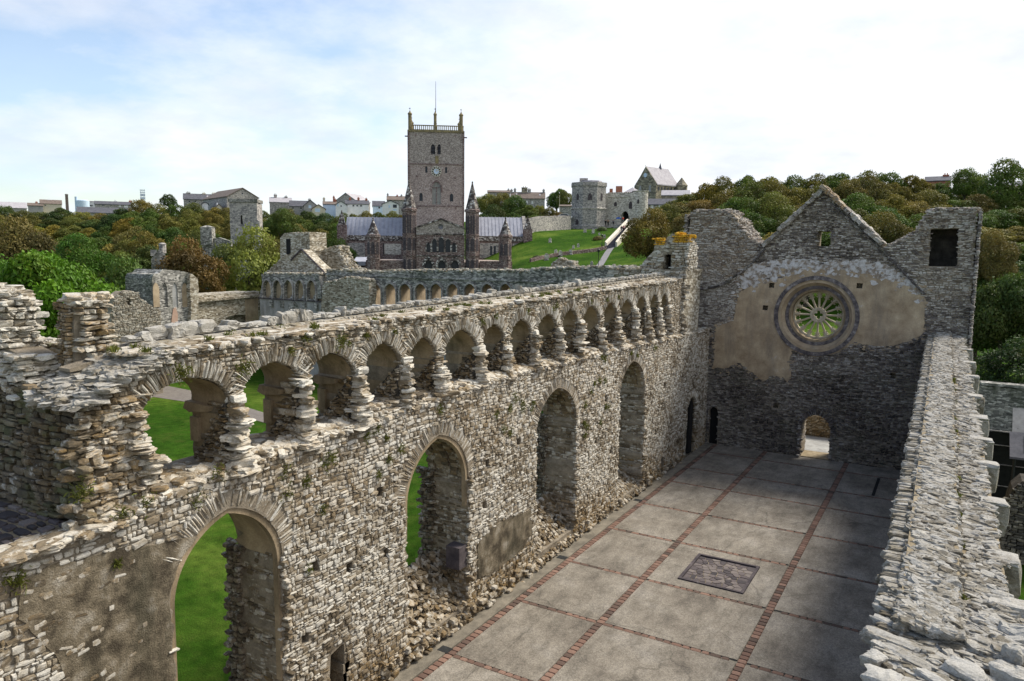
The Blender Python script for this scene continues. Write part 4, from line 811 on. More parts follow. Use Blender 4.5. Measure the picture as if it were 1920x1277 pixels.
n = 160; x = rng.uniform(-4.5, -2.85, n); st.add(np.stack([x, rng.uniform(-8.25, -7.8, n), np.interp(x, [-4.5, -3.0, -2.87, -2.85], [9.3, 9.2, 8.9, 8.5])+rng.uniform(-.03, .05, n)], -1), Xv, Yn, Zv, np.stack([rng.uniform(.08, .2, n), rng.uniform(.06, .14, n), rng.uniform(.03, .05, n)], -1), rng.uniform(-.7, .7, n), rng.uniform(.4, 1, n), 0, k=4)
st.build('stones', M['stone'], cw)
# cobbled platform on the wall top
pt = thing('cobbled_platform', 'worn cobbled walkway of square setts on the wall top at the near left corner', 'walkway', (-3, -11, 5.8))
b = MB(); b.box(-9, -.62, -20, -8.3, 5.2, 5.80); b.build('bed', M['mortar_top'], pt)
a = courses(-9, -.80, -13, -8.5, (.20, .30), (.22, .42), .04, .035); a = a[(a[:, 1] > -13)]
st = Stones(); n = len(a); st.add(np.stack([a[:, 0], a[:, 1], np.full(n, 5.80)], -1), Xv, Yn, Zv, np.stack([a[:, 2]-.015, a[:, 3]-.015, np.full(n, .045)], -1), rng.normal(0, .05, n), rng.uniform(0, .9, n), k=4, jit=.07); st.build('setts', M['mosaic'], pt)
st = Stones(); n = 420; x = rng.uniform(-.85, -.52, n); y = rng.uniform(-12.5, -7.9, n); st.add(np.stack([x, y, 5.80+rng.uniform(-.03, .04, n)], -1), Yn, (-1, 0, 0), Zv, np.stack([rng.uniform(.07, .3, n), rng.uniform(.05, .14, n), rng.uniform(.03, .05, n)], -1), rng.uniform(-.8, .8, n), rng.uniform(.2, .9, n), rng.uniform(0, .4, n), k=4)
st.build('edge_stones', M['stone'], pt)

# ================================================================== porch turret at the far end of the arcade
tp = thing('stair_turret', 'ruined corner stair turret with a dark doorway and orange lichen, at the arcade far end', 'turret', (-2, 20.8, 6))
b = MB(); b.prism(rough([(-4.3, CT), (-.82, CT), (-.74, 8.7), (-.64, 9.15), (-4.3, 9.10)], .4, .02), O=(0, 20.0, 0), U=Xv, Vv=Zv, N=(0, 1, 0), t0=0, t1=2.6)
dr_ = [(-1.90, 9.14), (-1.52, 9.14), (-1.52, 9.85), (-1.88, 9.85)]
b.prism(rough([(-3.1, 9.05), (-.80, 9.05), (-.72, 10.68), (-1.28, 10.70), (-1.30, 10.86), (-1.5, 10.85), (-1.75, 10.65), (-1.85, 10.48), (-2.35, 10.5), (-2.4, 10.0), (-2.6, 9.8), (-2.9, 9.5)], .2, .02), [dr_], O=(0, 20.3, 0), U=Xv, Vv=Zv, N=(0, 1, 0), t0=0, t1=1.1); b.build('masonry', M['ruin_tan'], tp)
b = MB(); b.box(-1.95, -1.45, 21.0, 21.3, 9.1, 9.9); b.build('doorway', M['dark'], tp)
M['orange_lichen'] = mat_plain('orange_lichen', (.22, .16, .05), (.62, .33, .02), 5, (.70, .42, .05), .7, 22, lo=.3, hi=.5)
st = Stones(); clad(st, (0, 20.2, 0), Xv, Zv, Nm, (-1.28, -.66, 10.42, 10.74), None, prot=(-.05, .03), hr=(.06, .1), wr=(.08, .2)); n = 90; st.add(np.stack([rng.uniform(-1.28, -.68, n), rng.uniform(20.2, 21.4, n), rng.uniform(10.66, 10.76, n)], -1), Xv, Yn, Zv, np.stack([rng.uniform(.05, .12, n), rng.uniform(.05, .1, n), rng.uniform(.03, .06, n)], -1), rng.uniform(-1, 1, n), .8)
n = 14; st.add(np.stack([rng.uniform(-1.3, -1.12, n), rng.uniform(20.2, 21.3, n), rng.uniform(10.76, 10.9, n)], -1), Xv, Yn, Zv, np.stack([rng.uniform(.05, .12, n), rng.uniform(.05, .1, n), rng.uniform(.03, .06, n)], -1), rng.uniform(-1, 1, n), .8); st.build('lichened_parapet', M['orange_lichen'], tp)
st = Stones(); clad(st, (0, 20.24, 0), Xv, Zv, Nm, (-2.3, -1.92, 10.3, 10.56), None, prot=(-.05, .03), hr=(.06, .1), wr=(.08, .2)); n = 20; st.add(np.stack([rng.uniform(-2.3, -1.92, n), rng.uniform(20.25, 20.8, n), rng.uniform(10.5, 10.58, n)], -1), Xv, Yn, Zv, (.09, .07, .04), rng.uniform(-1, 1, n), .8); st.build('lichened_block', M['orange_lichen'], tp)
st = Stones(); clad(st, (0, 19.98, 0), Xv, Zv, Nm, (-4.3, -.7, 8.8, 9.15), None, tone=(.4, .9), lich=lambda u, v: rng.uniform(0, .4, u.shape)); clad(st, (0, 19.98, 0), Xv, Zv, Nm, (-2.4, -.78, 6, 8.65), None, tone=(.3, .9)); clad(st, (0, 20.28, 0), Xv, Zv, Nm, (-1.28, -.76, 9.2, 10.35), None, tone=(.4, 1.), lich=lambda u, v: rng.uniform(0, .6, u.shape)); clad(st, (0, 20.28, 0), Xv, Zv, Nm, (-3, -2.0, 9.1, 9.9), lambda u, v: v < 9.2+(u+3)*1.0, tone=(.4, 1.), lich=lambda u, v: rng.uniform(0, .6, u.shape))
clad(st, (-.72, 0, 0), Yn, Zv, Xp, (20.3, 21.4, 9.15, 10.4), None, tone=(.4, 1.))
for x in np.arange(-2.9, -.7, .17): st.add((x, 19.93, 8.74), Xv, Zv, Nm, (.045, .05, .08), 0, .6)
for x in np.arange(-1.22, -.68, .13): st.add((x, 20.2, 10.36), Xv, Zv, Nm, (.035, .04, .06), 0, .7)
st.build('facing_stones', M['stone'], tp)

# ================================================================== palace ranges across the courtyard
YR_ = 34.2
er = thing('palace_range', 'long grey arcaded parapet range of the palace crossing behind the pale wall', 'ruined building', (-18, 35, CT))
def pz(pts, y): return [(lambda q: (q[0], q[2]))(on(px, py, y=y)) for px, py in pts]
out = pz([(612, 506), (690, 510), (800, 507), (920, 507), (985, 508), (1000, 504), (1060, 503), (1130, 501), (1188, 502)], YR_); xa, xb = out[0][0], out[-1][0]
nich = []
for px in (705, 733, 761, 790, 819, 850, 882, 915, 949):
    q0, q1 = on(px-10.5, 550, y=YR_), on(px+10.5, 550, y=YR_); nich.append((q0[0], q1[0], on(px, 532, y=YR_)[2], on(px, 546, y=YR_)[2]))
hol = [[(a, on(705, 573, y=YR_)[2])]+arch_pts(a, c, za, zs, 7)+[(c, on(705, 573, y=YR_)[2])] for a, c, za, zs in nich]
q0, q1 = on(1003, 545, y=YR_), on(1022, 545, y=YR_); hol.append(arch_pts(q0[0], q1[0], on(1012, 536, y=YR_)[2], q0[2]-.4, 6)+[(q1[0], q0[2]-1)][:0])
hol[-1] = [(q0[0], q0[2]-.8)]+hol[-1]+[(q1[0], q0[2]-.8)]
b = MB(); b.prism(rough([(xb, CT), (xa, CT)][::-1]+out[::-1], .8, .03)[::1], hol, O=(0, YR_, 0), U=Xv, Vv=Zv, N=(0, 1, 0), t0=0, t1=1.3); b.box(xa, xb, YR_+6, YR_+7, CT, 6.5); b.build('parapet_wall', M['ruin_grey'], er)
for (a, c, za, zs) in nich:
    b = MB(); po = arch_pts(a, c, za, zs, 7); po2 = arch_pts(a-.09, c+.09, za+.16, zs, 7); b.prism([(a-.09, zs-1.2)]+po2+[(c+.09, zs-1.2), (c, zs-1.2)]+po[::-1]+[(a, zs-1.2)], O=(0, YR_-.16, 0), U=Xv, Vv=Zv, N=(0, 1, 0), t0=0, t1=.17); b.build('hood_mould', M['gate_dark'], er)
    V = [(a+.012, YR_+.1, zs-1.7)]+[(y+(.012 if y < (a+c)/2 else -.012), YR_+.1, z-.012) for y, z in po]+[(c-.012, YR_+.1, zs-1.7)]; n = len(V); V2 = [(v[0], YR_+1.29, v[2]) for v in V]
    mesh_obj('reveal', V+V2, [(k, k+1, n+k+1, n+k) for k in range(n-1)], M['plaster_tan'], er)
    b = MB(); b.prism([(YR_+.25, za-1.9), (YR_+1.25, za-1.9), (YR_+1.25, zs-.4)], O=(c-.35, 0, 0), U=Yn, Vv=Zv, N=(1, 0, 0), t0=0, t1=.34); b.build('raking_core', M['ruin_tan'], er)
b = MB(); b.box(xa, xb, YR_-.12, YR_+.02, on(700, 518, y=YR_)[2]-.05, on(700, 518, y=YR_)[2]+.05); b.build('string_course', M['ruin_grey'], er)
st = Stones()
for (pa, pb) in zip(out[:-1], out[1:]):
    n = int(60*abs(pb[0]-pa[0])); f = rng.uniform(0, 1, n); y = rng.uniform(0, 1.4, n); st.add(np.stack([pa[0]+(pb[0]-pa[0])*f, YR_+y, pa[1]+(pb[1]-pa[1])*f+rng.uniform(-.1, .05, n)+.12*(f*0+rng.uniform(0, 1, n)**8)], -1), Xv, Yn, Zv, np.stack([rng.uniform(.07, .25, n), rng.uniform(.07, .2, n), rng.uniform(.03, .08, n)], -1), rng.uniform(-1, 1, n), rng.uniform(.3, 1, n), rng.uniform(0, .3, n), rng.uniform(0, .9, n))
st.build('wall_head', M['stone_far'], er)
# farther parapet line with block merlons on the right of it
fr = thing('parapet_wall', 'lichened wall head with square merlon stubs in front of the churchyard lawn', 'ruined wall', (-5, 38, CT)); yb = 38.0
o2 = pz([(985, 513), (985, 508), (1010, 505), (1034, 505), (1036, 496), (1045, 487), (1050, 484), (1057, 489), (1073, 491), (1076, 505), (1118, 504), (1118, 501), (1132, 501), (1133, 504), (1150, 505), (1152, 502), (1163, 502), (1165, 505), (1169, 505), (1169, 499), (1181, 499), (1183, 505), (1205, 506), (1205, 530), (985, 530)], yb)
b = MB(); b.prism(rough([(x, z if i < 23 else CT) for i, (x, z) in enumerate(o2)], .5, .03), O=(0, yb, 0), U=Xv, Vv=Zv, N=(0, 1, 0), t0=0, t1=.9); b.build('masonry', M['ruin_tan'], fr)
st = Stones(); ox = [p for p in o2[1:23]]
for pa, pb in zip(ox[:-1], ox[1:]):
    L_ = math.hypot(pb[0]-pa[0], pb[1]-pa[1]); n = int(40*L_)+2; f = rng.uniform(0, 1, n); st.add(np.stack([pa[0]+(pb[0]-pa[0])*f, yb+rng.uniform(0, .9, n), pa[1]+(pb[1]-pa[1])*f], -1), Xv, Yn, Zv, np.stack([rng.uniform(.06, .18, n), rng.uniform(.06, .18, n), rng.uniform(.04, .09, n)], -1), rng.uniform(-1, 1, n), rng.uniform(.4, 1, n), rng.uniform(0, .6, n), rng.uniform(0, .5, n))
st.build('wall_head', M['stone_far'], fr)

# chapel block with its little arcade and gable
YC = 33.7
ch = thing('chapel_ruin', 'ruined chapel gable with a five-arched parapet over grey render and a square bell turret', 'ruined building', (-42, 35, CT))
nic = []
for px in (502, 521.5, 542, 563, 585):
    q0, q1 = on(px-8, 542, y=YC), on(px+8, 542, y=YC); nic.append((q0[0], q1[0], on(px, 525, y=YC)[2], q0[2]))
zsill = on(545, 562, y=YC)[2]
hol = [[(a, zsill+.05)]+arch_pts(a, c, za, zs, 6)+[(c, zsill+.05)] for a, c, za, zs in nic]
o3 = pz([(486, 560), (488, 545), (492, 535), (490, 514), (540, 513), (597, 514), (600, 530), (603, 560)], YC)
b = MB(); b.prism(rough(o3, .5, .03), hol, O=(0, YC, 0), U=Xv, Vv=Zv, N=(0, 1, 0), t0=0, t1=1.0); b.build('arcade', M['ruin_grey'], ch)
b = MB(); b.box(o3[0][0]+.3, o3[-1][0]-.3, YC+.30, YC+.36, zsill-1, nic[0][2]+.2); b.build('inner_face', M['plaster_tan'], ch)
for k, (a, c, za, zs) in enumerate(nic):
    b = MB(); b.prism([(YC+.05, zsill), (YC+.29, zsill), (YC+.29, zs-.5)], O=(c-.55, 0, 0), U=Yn, Vv=Zv, N=(1, 0, 0), t0=0, t1=.4); b.build('raking_core', M['ruin_grey'], ch)
    b = MB(); po = arch_pts(a, c, za, zs, 6); po2 = arch_pts(a-.1, c+.1, za+.15, zs, 6); b.prism([(a-.1, zsill)]+po2+[(c+.1, zsill), (c, zsill)]+po[::-1]+[(a, zsill)], O=(0, YC-.15, 0), U=Xv, Vv=Zv, N=(0, 1, 0), t0=0, t1=.16); b.build('hood_mould', M['gate_dark'], ch)
    b = MB(); b.box((a+c)/2+.4, (a+c)/2+.75, YC-.2, YC, zsill-.75, zsill-.15); b.build('corbel', M['ruin_grey'], ch)
b = MB(); b.box(o3[0][0]+.1, o3[-1][0], YC-.02, YC+1.3, CT, zsill-.05); b.build('rendered_wall', M['plaster_grey'], ch)
b = MB(); b.box(o3[0][0], o3[-1][0]+.1, YC-.14, YC+.3, zsill-.06, zsill+.04); b.build('string_course', M['dressed'], ch)
q = pz([(540, 585), (541, 572), (546, 567), (555, 567), (561, 575), (563, 585)], YC); b = MB(); b.prism([(x, z if i not in (0, 5) else CT) for i, (x, z) in enumerate(q)], O=(0, YC-.06, 0), U=Xv, Vv=Zv, N=(0, 1, 0), t0=0, t1=.1); b.build('blocked_arch', M['ruin_grey'], ch)
yg = YC+2.4
q = pz([(495, 530), (500, 512), (530, 482), (536, 478), (565, 468), (590, 492), (620, 520), (640, 560), (640, 600), (495, 600)], yg); b = MB(); b.prism(rough([(x, z) for x, z in q], .5, .05), O=(0, yg, 0), U=Xv, Vv=Zv, N=(0, 1, 0), t0=0, t1=1.2); b.build('gable', M['ruin_tan'], ch)
for A, B in (((545, 488), (565, 467)), ((565, 467), (621, 524))):
    p, r_ = on(*A, y=yg-.12), on(*B, y=yg-.12); b = MB(); b.tube([p, r_], .09, 4); b.build('roof_crease', M['dressed'], ch)
q0, q1 = on(529, 480, y=yg+1.5), on(583, 437, y=yg+1.5); qm = on(546, 480, y=yg+1.5); b = MB(); b.prism(rough([(q0[0], q0[2]-1), (q1[0]+.1, q0[2]-2.0), (q1[0], q1[2]+.1), (q1[0]-.6, q1[2]-.05), (q0[0]+.6, q1[2]), (q0[0], q1[2]-.5)], .4, .06), O=(0, yg+1.3, 0), U=Xv, Vv=Zv, N=(0, 1, 0), t0=0, t1=2.2); b.build('bell_turret', M['ruin_tan'], ch)
d0, d1 = on(536, 480, y=yg+1.2), on(543, 448, y=yg+1.2); b = MB(); b.box(d0[0], d1[0], yg+1.27, yg+1.35, d0[2], d1[2]); b.build('turret_door', M['dark'], ch)
for pl_, y0, d_ in (([(590, 560), (595, 478), (606, 468), (628, 461), (634, 462), (636, 475), (645, 492), (655, 503), (700, 515), (700, 560)], yg+3, 1.5), ([(600, 590), (606, 530), (625, 528), (650, 520), (692, 525), (692, 590)], YC-.7, .9)):
    q = pz(pl_, y0); bt = MB(); bt.prism(rough(q, .5, .07), O=(0, y0, 0), U=Xv, Vv=Zv, N=(0, 1, 0), t0=0, t1=d_); bt.build('broken_wall', M['ruin_tan'], ch)
st = Stones()
def head(pl_, y0, d_=1.0, n_=30, lo_=.07, hi_=.2):
    q = pz(pl_, y0)
    for pa, pb in zip(q[:-1], q[1:]):
        L_ = math.hypot(pb[0]-pa[0], pb[1]-pa[1]); n = int(n_*L_)+2; f = rng.uniform(0, 1, n); st.add(np.stack([pa[0]+(pb[0]-pa[0])*f, y0+rng.uniform(0, d_, n), pa[1]+(pb[1]-pa[1])*f+rng.uniform(-.08, .05, n)], -1), Xv, Yn, Zv, np.stack([rng.uniform(lo_, hi_, n), rng.uniform(lo_, hi_, n), rng.uniform(.05, .1, n)], -1), rng.uniform(-1, 1, n), rng.uniform(.3, 1, n), rng.uniform(0, .5, n), rng.uniform(0, .7, n))
head([(490, 513), (600, 513)], YC); head([(498, 512), (535, 478)], yg, 1.2); head([(535, 438), (580, 437)], yg+1.5, 2); head([(595, 478), (606, 468), (628, 461), (634, 462), (636, 475), (645, 492), (655, 503), (692, 513)], yg+3, 1.5); head([(606, 530), (625, 528), (650, 520), (692, 525)], YC-.7, .9)
st.build('wall_head', M['stone_far'], ch)
# low curtain wall
XW = 10.15-41.15*1.4
cu = thing('curtain_wall', 'low courtyard wall with a segmental arch between the chapel ruin and the blind-arched tower', 'ruined wall', (XW, 33, CT))
def py_(pts, x): return [(lambda q: (q[1], q[2]))(on(px, py, x=x)) for px, py in pts]
o = py_([(366, 555), (486, 546)], XW); ar = [on(420, 610, x=XW), on(474, 610, x=XW)]
hole = [(ar[0][1], 1.0)]+arch_pts(ar[0][1], ar[1][1], on(447, 590, x=XW)[2], on(422, 603, x=XW)[2], 6, 1.5)+[(ar[1][1], 1.0)]
b = MB(); b.prism(rough([(o[0][0], CT), (o[1][0], CT), o[1], o[0]], .6, .03), [hole], O=(XW, 0, 0), U=Yn, Vv=Zv, N=(-1, 0, 0), t0=0, t1=.8)
b.box(XW-3, XW-.8, o[0][0], o[1][0], CT, o[0][1]+.05); b.build('masonry', M['ruin_tan'], cu)
b = MB(); b.prism([(o[0][0], o[0][1]-.55), (o[1][0], o[1][1]-.50), (o[1][0], o[1][1]-.28), (o[0][0], o[0][1]-.33)], O=(XW+.35, 0, 0), U=Yn, Vv=Zv, N=(-1, 0, 0), t0=0, t1=.4); b.build('offset_course', M['ruin_tan'], cu)
b = MB(); pA, pB = on(462, 600, x=XW+.1), on(484, 560, x=XW+.1); b.box(XW-.02, XW+.06, pA[1], pB[1], CT, pB[2]); b.build('render_strip', M['plaster_tan'], cu)
# tower stub with blind arches
XT = 10.15-40.15*1.4
bl = thing('tower_stub', 'blue-grey tower stub with tall blind lancet arches, left of the low courtyard wall', 'ruined tower', (XT, 24, CT))
o = py_([(285, 640), (285, 522), (288, 514), (298, 512), (305, 505), (330, 507), (352, 511), (360, 513), (364, 640)], XT); o = [(y, z if 0 < i < 8 else CT) for i, (y, z) in enumerate(o)]
hs_ = []
for px, w in ((292, 6), (309, 5), (328, 5), (347, 6)):
    p0, p1 = on(px-w, 545, x=XT), on(px+w, 545, x=XT); hs_.append([(p0[1], on(px, 576, x=XT)[2])]+arch_pts(p0[1], p1[1], on(px, 530, x=XT)[2], p0[2], 6)+[(p1[1], on(px, 576, x=XT)[2])])
b = MB(); b.prism(rough(o, .5, .03), hs_[1:], O=(XT, 0, 0), U=Yn, Vv=Zv, N=(-1, 0, 0), t0=0, t1=.125); b.prism([(y, z-.03) for y, z in o], O=(XT-.13, 0, 0), U=Yn, Vv=Zv, N=(-1, 0, 0), t0=0, t1=3.5); b.build('masonry', M['ruin_grey'], bl)
for k in (0, 3, 2): b = MB(); b.prism(hs_[k], O=(XT-(.10 if k else -.02), 0, 0), U=Yn, Vv=Zv, N=(-1, 0, 0), t0=-.03, t1=.0); b.build('arch_plaster', M['plaster_tan' if k != 2 else 'plaster_grey'], bl)
q = py_([(322, 640), (321, 600), (324, 580), (329, 576), (333, 590), (331, 640)], XT); b = MB(); b.prism(q, O=(XT+.05, 0, 0), U=Yn, Vv=Zv, N=(-1, 0, 0), t0=0, t1=.1); b.build('pink_render', mat_plain('pink_render', (.42, .27, .20), (.50, .36, .28), 2), bl)
b = MB(); a_, c_ = on(358, 600, x=XT+.3), on(373, 600, x=XT+.3); b.prism(rough([(a_[1], CT), (c_[1], CT), (c_[1], on(372, 522, x=XT)[2]), (c_[1]-.5, on(368, 514, x=XT)[2]), (a_[1], on(358, 512, x=XT)[2])], .4, .1), O=(XT+.4, 0, 0), U=Yn, Vv=Zv, N=(-1, 0, 0), t0=0, t1=2.6); b.build('quoin_pier', M['ruin_tan'], bl)
# gabled fragment
XG = 10.15-34.15*1.55
gf = thing('gable_fragment', 'jagged fragment of pale rubble gable wall with a small slot, behind the near stacked pier', 'ruined wall', (XG, 11, CT))
o = py_([(205, 640), (208, 575), (214, 556), (228, 546), (245, 545), (258, 549), (262, 558), (275, 568), (290, 578), (300, 583), (302, 640)], XG); o = [(y, z if 0 < i < 10 else CT) for i, (y, z) in enumerate(o)]
s0, s1 = on(239, 572, x=XG), on(244, 559, x=XG)
b = MB(); b.prism(rough(o, .25, .04), [[(s0[1], s0[2]), (s1[1], s0[2]), (s1[1], s1[2]), (s0[1], s1[2])]], O=(XG, 0, 0), U=Yn, Vv=Zv, N=(-1, 0, 0), t0=0, t1=.8); b.build('wall_core', M['mortar'], gf)
st = Stones(); clad(st, (XG+.02, 0, 0), Yn, Zv, Xp, (o[0][0]-.5, o[-1][0]+.5, 3, 10), lambda u, v: inpoly(u, v, o)&~((u > s0[1])&(u < s1[1])&(v > s0[2])&(v < s1[2])), tone=(.3, .8), lich=lambda u, v: rng.uniform(0, .3, u.shape)); st.build('facing_stones', M['stone_far'], gf)
# courtyard path
b = MB(); P0 = [on(270, 742, z=CT), on(370, 757, z=CT), on(520, 800, z=CT), on(600, 830, z=CT)]; P1 = [on(270, 715, z=CT), on(370, 735, z=CT), on(520, 782, z=CT), on(600, 812, z=CT)]
V = [(p[0], p[1], CT+.02) for p in P0]+[(p[0], p[1], CT+.02) for p in P1]; mp = mesh_obj('courtyard_path', V, [(i, i+1, i+5, i+4) for i in range(3)], mat_plain('gravel_path', (.15, .13, .115), (.21, .19, .165), 3, None, .4, 30)); tag(mp, kind='structure')
# ================================================================== far buildings
def vang(px): d = ray(px, 470)[:2]; d = d/np.linalg.norm(d); return math.atan2(-d[0], d[1])
def vf(px, D, z, turn=0.0): p = at(px, 470, D); return frame((p[0], p[1], z), vang(px)+turn)
def ZP(py, px, D): return at(px, py, D)[2]
def gz(px, D): p = at(px, 470, D); return ground_z(p[0], p[1])
def wpt(fr, x, y, z): return (fr[:3, :3]@np.array([x, y, z])+fr[:3, 3])
def lancet(cx, z0, z1, w, n=6, k=1.38): return [(cx-w/2, z0)]+arch_pts(cx-w/2, cx+w/2, z1, z1-w*.8, n, k)+[(cx+w/2, z0)]
X3, Y3, Z3 = (1, 0, 0), (0, 1, 0), (0, 0, 1)
def panel(fr, poly, y0, y1): b = MB(fr); b.prism(poly, O=(0, y0, 0), U=X3, Vv=Z3, N=Y3, t0=0, t1=y1-y0); return b

# ---- cathedral
DT, DW, DX = 168., 131., 172.
g0 = 1.5
cat = thing('cathedral', 'purple sandstone cathedral with a square clock tower, spired turrets and lead transept roofs', 'cathedral', at(820, 470, DW)*np.array([1, 1, 0])+np.array([0, 0, g0]))
P0 = 818.; mt = DT/FPX; mw = DW/FPX; mxx = DX/FPX
ft = vf(P0, DT, 0); zt_ = lambda py: ZP(py, P0, DT)
xt = lambda px: (px-P0)*mt
HW = 5.95
b = MB(ft); 
wl = [lancet(xt(818.5), zt_(384), zt_(342), 1.9, 8), lancet(xt(790), zt_(378), zt_(363), .75), lancet(xt(846.5), zt_(378), zt_(363), .75), lancet(xt(800), zt_(326), zt_(314), .5), lancet(xt(836.5), zt_(326), zt_(314), .5)]
b.prism([(-HW, g0), (HW, g0), (HW, zt_(310)), (-HW, zt_(310))], wl, O=(0, 0, 0), U=X3, Vv=Z3, N=Y3, t0=0, t1=.5); b.box(-HW, HW, .502, 12.2, g0, zt_(310)-.01); b.build('tower_lower_stage', M['cath'], cat)
b = MB(ft); w2 = [lancet(xt(812.3), zt_(292), zt_(273.5), .9, 6), lancet(xt(823.5), zt_(292), zt_(273.5), .7, 6)]
b.prism([(-HW-.15, zt_(310)), (HW+.1, zt_(310)), (HW+.1, zt_(252)), (-HW-.15, zt_(252))], w2, O=(0, -.02, 0), U=X3, Vv=Z3, N=Y3, t0=0, t1=.5); b.box(-HW-.14, HW+.09, .49, 12.3, zt_(310), zt_(252)-.01); b.build('tower_belfry_stage', M['cath_top'], cat)
for zz_ in (310, 387): b = MB(ft); b.box(-HW-.22, HW+.2, -.18, .0, zt_(zz_)-.12, zt_(zz_)+.12); b.build('string_course', M['cath_low'], cat)
b = MB(ft); b.box(-HW-.3, HW+.3, -.3, 12.5, zt_(252), zt_(252)+.35); b.build('cornice', M['yellow_stone'], cat)
for s_ in (-1, 1):
    b = MB(ft); b.box(s_*HW-.18+s_*.12, s_*HW+.18+s_*.12, -.22, .1, zt_(440), zt_(252)); b.build('corner_shaft', M['cath_low'], cat)
for i, (px, c) in enumerate(((812.3, .9), (823.5, .7))):
    b = MB(ft)
    for q in range(7): z = zt_(291-2.6*q); b.box(xt(px)-c/2+.05, xt(px)+c/2-.05, .15, .4, z, z+.12)
    b.build('louvre', M['slate'], cat)
    b = MB(ft); b.box(xt(px)-c/2-.1, xt(px)+c/2+.1, .42, .5, zt_(294), zt_(272)); b.build('belfry_opening', M['dark'], cat)
b = MB(ft); b.box(-.16, .12, -.2, -.02, zt_(310), zt_(252)); cb = b.build('centre_buttress', M['cath_top'], cat)
b = MB(ft); b.box(-.17, .55, -.22, -.03, zt_(309), zt_(295)); b.build('lichen_stain', M['yellow_stone'], cb)
for px, w_ in ((790, .75), (846.5, .75), (800, .5), (836.5, .5)): b = MB(ft); py0, py1 = (380, 361) if w_ > .6 else (328, 312); b.box(xt(px)-w_/2-.05, xt(px)+w_/2+.05, .4, .5, zt_(py0), zt_(py1)); b.build('slit_window', M['glass'], cat)
M['pale_window'] = mat_plain('pale_window_light', (.22, .22, .20), (.32, .32, .29), 2)
b = MB(ft); b.box(xt(818.5)-.95, xt(818.5)+.95, .3, .48, zt_(386), zt_(341)); wnd = b.build('west_light', M['pale_window'], cat)
b = MB(ft); b.box(xt(818.5)-.08, xt(818.5)+.08, .12, .3, zt_(384), zt_(352)); b.box(xt(818.5)-.9, xt(818.5)+.9, .14, .3, zt_(353)-.06, zt_(353)+.06); b.build('mullion', M['cath_low'], wnd)
o_ = lancet(xt(818.5), zt_(362), zt_(339.5), 2.6, 8); i_ = lancet(xt(818.5), zt_(362), zt_(342), 1.9, 8); b = MB(ft); b.prism(o_+i_[::-1], O=(0, -.12, 0), U=X3, Vv=Z3, N=Y3, t0=0, t1=.14); b.build('window_hood', M['cath_low'], cat)
for px, py in ((781, 258), (853, 258), (783, 333), (853, 334), (783, 391), (854, 391)):
    b = MB(ft); b.prism([(xt(px), zt_(py)-.33), (xt(px)+.33, zt_(py)), (xt(px), zt_(py)+.33), (xt(px)-.33, zt_(py))], O=(0, -.05, 0), U=X3, Vv=Z3, N=Y3, t0=0, t1=.06); b.build('putlog_quatrefoil', M['cath_low'], cat)
# clock
zc = zt_(323.3); xc = xt(818.3); b = MB(ft); b.prism(circ(xc, zc, 1.12, 40), [circ(xc, zc, .56, 40)], O=(0, -.22, 0), U=X3, Vv=Z3, N=Y3, t0=0, t1=.14); ck = b.build('clock_dial', mat_plain('cream_dial', (.62, .60, .48), (.7, .68, .56), 2), cat)
b = MB(ft); b.prism(circ(xc, zc, .56, 40), O=(0, -.17, 0), U=X3, Vv=Z3, N=Y3, t0=0, t1=.08); b.build('dial_centre', M['blue_paint'], ck)
for k in range(12):
    a = math.pi*k/6; b = MB(ft); dx, dz = math.sin(a), math.cos(a)
    b.prism([(xc+dx*.62-dz*.12, zc+dz*.62+dx*.12), (xc+dx*.62+dz*.12, zc+dz*.62-dx*.12), (xc+dx*1.02+dz*.17, zc+dz*1.02-dx*.17), (xc+dx*1.02-dz*.17, zc+dz*1.02+dx*.17)], O=(0, -.25, 0), U=X3, Vv=Z3, N=Y3, t0=0, t1=.03); b.build('numeral', M['metal_dark'], ck)
for a, L_ in ((math.radians(3), .95), (math.radians(62), .6)):
    b = MB(ft); dx, dz = math.sin(a), math.cos(a); b.prism([(xc-dz*.07, zc+dx*.07), (xc+dz*.07, zc-dx*.07), (xc+dx*L_+dz*.03, zc+dz*L_-dx*.03), (xc+dx*L_-dz*.03, zc+dz*L_+dx*.03)], O=(0, -.31, 0), U=X3, Vv=Z3, N=Y3, t0=0, t1=.03); b.build('clock_hand', M['cream_paint'], ck)
